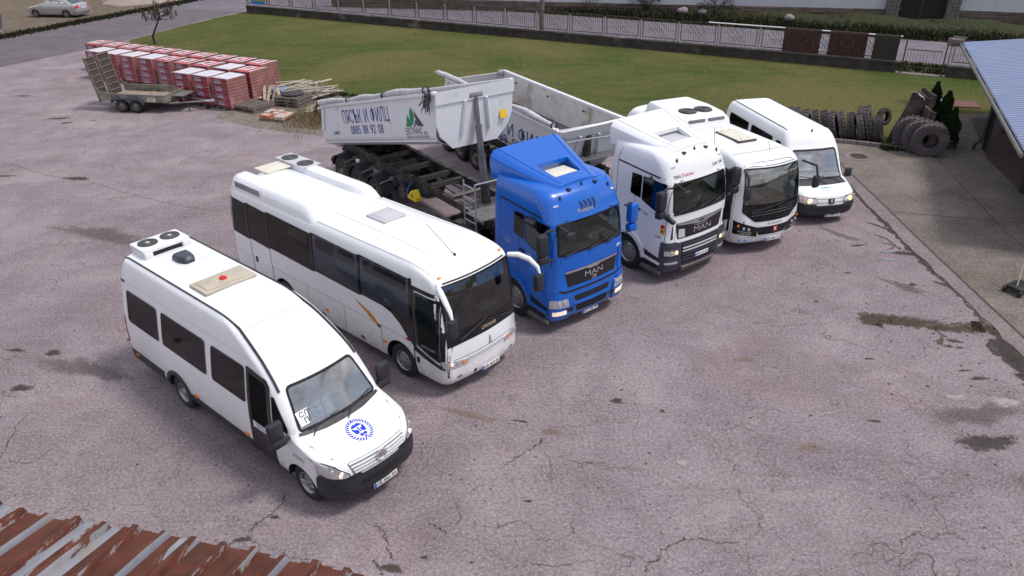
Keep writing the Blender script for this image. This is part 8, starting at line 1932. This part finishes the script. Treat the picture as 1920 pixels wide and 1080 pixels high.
    for x, t, q in zip(xs_, zt, wd):
        ring = [(-q, -.05), (-q+.02, t*.6), (-q+.12, t*.95), (-q+.25, t), (q-.25, t), (q-.12, t*.95), (q-.02, t*.6), (q, -.05)]; rv = [b_.verts.new((x, y, 2.80+z_)) for y, z_ in ring]
        if pr:
            for k in range(7): b_.faces.new((pr[k], pr[k+1], rv[k+1], rv[k]))
        else: b_.faces.new(rv)
        pr = rv
    b_.faces.new(pr[::-1]); ac = bmo('roof_unit', b_, WHITE2, root, ang=40)
    for s in (-1, 1):
        b_ = bmesh.new(); box(b_, (-3.52, s*.36, 2.93), (.05, .60, .15), rot=None, bev=.02); bmo('air_grille', b_, MGREY, ac)
        b_ = bmesh.new(); lathe(b_, [(.30, 3.10), (.28, 3.125), (.001, 3.125)], 26, 'Z', (-4.15, s*.29, 0)); f = bmo('fan', b_, TRIM, ac)
        b_ = bmesh.new()
        for k in range(5): tube(b_, [(-4.15+(.06+.05*k)*math.cos(a), s*.29+(.06+.05*k)*math.sin(a), 3.13) for a in np.linspace(0, 6.283, 21)], .005, 4, cap=False)
        bmo('fan_guard', b_, MGREY, f)
    z = v.cast('T', -.85, .2).z; b_ = bmesh.new(); tube(b_, [(-.80, .2, z), (-.95, .22, z+.28)], .007, 5); bmo('antenna', b_, BLACKP, root)
    for s in (-1, 1):
        b_ = bmesh.new(); tube(b_, [(-.35, s*1.0, 2.5), (.05, s*1.16, 2.45), (.12, s*1.18, 2.2)], .035, 8); box(b_, (.10, s*1.18, 2.0), (.12, .20, .36), bev=.04); bmo('mirror', b_, BLACKP, root)
    b_ = bmesh.new(); tube(b_, [(-.6, -.98, 1.9), (-.62, -.95, 1.0)], .025, 8); tube(b_, [(-1.2, -.98, 2.1), (-1.2, -.95, 1.0)], .025, 8); tube(b_, [(-.62, -.95, 1.5), (-1.2, -.95, 1.5)], .025, 8); bmo('grab_rail', b_, YEL, root)
    b_ = bmesh.new(); box(b_, (-.55, .0, 1.18), (.5, 1.9, .3), bev=.1); bmo('dashboard', b_, INT, root)
    steering(root, -.85, .5, 1.42, .22); seat(root, -1.5, .5, .95, SEATM)
    b_ = bmesh.new(); box(b_, (-.40, .52, 2.15), (.02, .42, .5), rot=rot3(x=10)); bmo('sun_blind', b_, PAPER, root)
    for x in (-3.2, -4.2, -5.2):
        for y in (-.8, .8): seat(root, x, y, .9, SEATM)
    v.finish(); return root
make_citybus()

# ================================================================ far minibus
def make_van2():
    root = empty('minibus', (9.78, 21.68, 0), R(-79.0), 'white minibus with ribbed roof and lit headlights, rightmost vehicle beside the concrete', 'minibus')
    v = Veh(root, [
        (.30, -.14, -5.80, .86, .30, .1, .10), (.36, -.04, -5.85, .92, .32, .12, .12), (.50, .0, -5.88, .95, .32, .12, .13), (.78, -.04, -5.88, .965, .30, .12, .13), (.92, -.12, -5.88, .965, .28, .12, .13),
        (1.0, -.30, -5.88, .96, .26, .12, .14), (1.10, -.62, -5.88, .955, .22, .12, .12), (1.18, -.86, -5.88, .95, .18, .12, .10), (1.95, -1.34, -5.86, .895, .16, .12, .10), (2.08, -1.44, -5.85, .88, .17, .12, .11),
        (2.30, -1.60, -5.83, .82, .20, .13, .11), (2.43, -1.76, -5.80, .74, .24, .15, .10), (2.475, -1.98, -5.74, .60, .24, .2, .05), (2.485, -2.3, -5.6, .02, .01, .01, 0)], taper=(.12, -.9), paint=WHITE, ns=30)
    v.window([(-.83, 1.16), (.83, 1.16), (.73, 1.99), (-.73, 1.99)], 'F', GLV, .09, .05, name='windscreen')
    v.patch('cowl', [(-.84, 1.085), (.84, 1.085), (.80, 1.17), (-.80, 1.17)], 'F', BLACKP, .004, .004)
    wiper(v, (.12, 1.15), (-.58, 1.26)); wiper(v, (.60, 1.15), (-.05, 1.24))
    for sd_ in 'RL':
        for x0, x1, g in ((-5.45, -4.05, GLM), (-3.85, -2.40, GLM)): v.window([(x0, 1.42), (x1, 1.42), (x1, 2.14), (x0, 2.14)], sd_, g, .10, .04)
        v.window([(-2.20, 1.60), (-1.84, 1.60), (-1.84, 2.12), (-2.20, 2.12)], sd_, GLD, .12, .03)
        v.window([(-1.66, 1.18), (-1.06, 1.16), (-1.10, 1.28), (-1.48, 1.92), (-1.66, 1.96)], sd_, GLM, .05, .035, name='door_glass')
        v.seam([(-1.72, .35), (-1.72, 1.98)], sd_, .014); v.seam([(-.80, .4), (-.82, 1.15)], sd_, .012); v.seam([(-5.7, .95), (-1.0, .92)], sd_, .012, LGREY)
        v.arch(-.95, .34, .38, sd_); v.arch(-4.65, .34, .38, sd_)
    for s in (-1, 1): wheel(root, (-.95, s*.83, .34), .34, .21, s); wheel(root, (-4.65, s*.83, .34), .34, .21, s)
    bp = v.patch('front_bumper', rpoly([(-1.2, .30), (1.2, .30), (1.2, .68), (.62, .64), (-.62, .64), (-1.2, .68)], .03), 'F', BLACKP, .004, .04, step=.08)
    for sd_ in 'RL': v.patch('bumper_end', rpoly([(-.52, .34), (-.05, .34), (-.05, .68), (-.50, .70)], .03), sd_, BLACKP, .004, .038, parent=bp)
    v.patch('bumper_slot', rpoly([(-.60, .50), (.60, .50), (.60, .58), (-.60, .58)], .02), 'F', TRIM, .046, parent=bp)
    v.patch('bumper_ridge', rpoly([(-.85, .60), (.85, .60), (.85, .64), (-.85, .64)], .01), 'F', BLACKP, .04, .02, parent=bp)
    for s in (-1, 1):
        pl_ = rpoly([(s*.90, .70), (s*.42, .70), (s*.44, .86), (s*.92, .92)], .03); h = v.patch('headlight', pl_, 'F', LENS, .006, .012, step=.05); v.ring('headlight_rim', pl_, inset(pl_, .015), 'F', TRIM, .02, h)
        b_ = bmesh.new(); lathe(b_, [(.085, 0), (.07, .012), (.001, .016)], 14, 'X', v.cast('F', s*.66, .78, .015)); bmo('lamp', b_, LAMPW, h)
        b_ = bmesh.new(); lathe(b_, [(.05, 0), (.04, .012), (.001, .016)], 14, 'X', v.cast('F', s*.83, .82, .015)); bmo('indicator', b_, AMB, h)
    v.seam([(-.42, .83), (.42, .83)], 'F', .014); v.seam([(-.42, .72), (.42, .72)], 'F', .014)
    b_ = bmesh.new(); b_.faces.new([b_.verts.new(v.cast('F', y, z, .02)) for y, z in [(-.06, .68), (.10, .68), (.12, .72), (.12, .84), (-.08, .84), (-.08, .72)]]); bmo('maker_badge', b_, INK, root, smooth=False)
    lm = bmesh.new(); lm.faces.new([lm.verts.new(v.cast('F', .02+y, .76+z, .026)) for y, z in [(-.03, -.05), (-.01, .0), (-.045, .03), (-.01, .04), (.0, .065), (.03, .05), (.02, .02), (.05, .0), (.02, -.01), (.03, -.05), (.01, -.03)]]); bmo('lion_crest', lm, SILV, root, smooth=False)
    for y in (-.32, .30): b_ = bmesh.new(); c = v.cast('T', -.62, y, .002); box(b_, c, (.05, .05, .02), bev=.008); bmo('washer_jet', b_, INK, root)
    for k, ch in enumerate('МЕДИКЛ'): v.text(ch, 'T', (-.42-.03*(1-((k-2.5)/2.5)**2), -.12+k*.055), .085, CYAN, rot=12-(k*4.8), off=.006, bold=.01)
    b_ = bmesh.new(); lathe(b_, [(.03, 0), (.001, 0)], 12, 'Z', v.cast('T', -.34, .03, .004)); bmo('red_dot', b_, RED, root)
    plate(v, (.14, .34), 'СВ 9211 КХ', off=.05)
    for s in (-1, 1):
        b_ = bmesh.new(); tube(b_, [v.cast('T', x, s*.66, .008) for x in np.linspace(-5.75, -2.0, 16)], .014, 6); bmo('roof_rail', b_, BLACKP, root)
        b_ = bmesh.new(); box(b_, (-1.02, s*1.09, 1.27), (.12, .22, .30), bev=.05); tube(b_, [(-1.0, s*.9, 1.2), (-1.02, s*1.05, 1.2)], .035, 8); bmo('mirror', b_, BLACKP, root)
    for k in range(17):
        x = -5.6+k*.205; b_ = bmesh.new(); tube(b_, [v.cast('T', x, y, .002) for y in np.linspace(-.58, .58, 10)], .012, 6); bmo('roof_rib', b_, WHITE, root)
    z = v.cast('T', -1.95, .05).z; b_ = bmesh.new(); lathe(b_, [(.03, z-.01), (.02, z+.06), (.001, z+.07)], 8, 'Z', (-1.75, .05, -.02)); bmo('antenna', b_, BLACKP, root)
    b_ = bmesh.new(); box(b_, (-1.12, 0, 1.0), (.45, 1.6, .2), bev=.05); bmo('dashboard', b_, INT, root)
    b_ = bmesh.new(); box(b_, (-1.08, -.12, 1.12), (.12, .22, .01), rot=rot3(y=20)); box(b_, (-1.33, -.1, 1.86), (.01, .14, .05)); bmo('paper', b_, PAPER, root)
    for s in (-1, 1): seat(root, -1.85, s*.45, .78, LGREY)
    steering(root, -1.40, .45, 1.20, .2)
    for x in (-2.9, -3.7, -4.5, -5.2):
        for y in (-.6, -.15, .6): seat(root, x, y, .62, SEATM, h=.55)
    v.finish(); return root
make_van2()
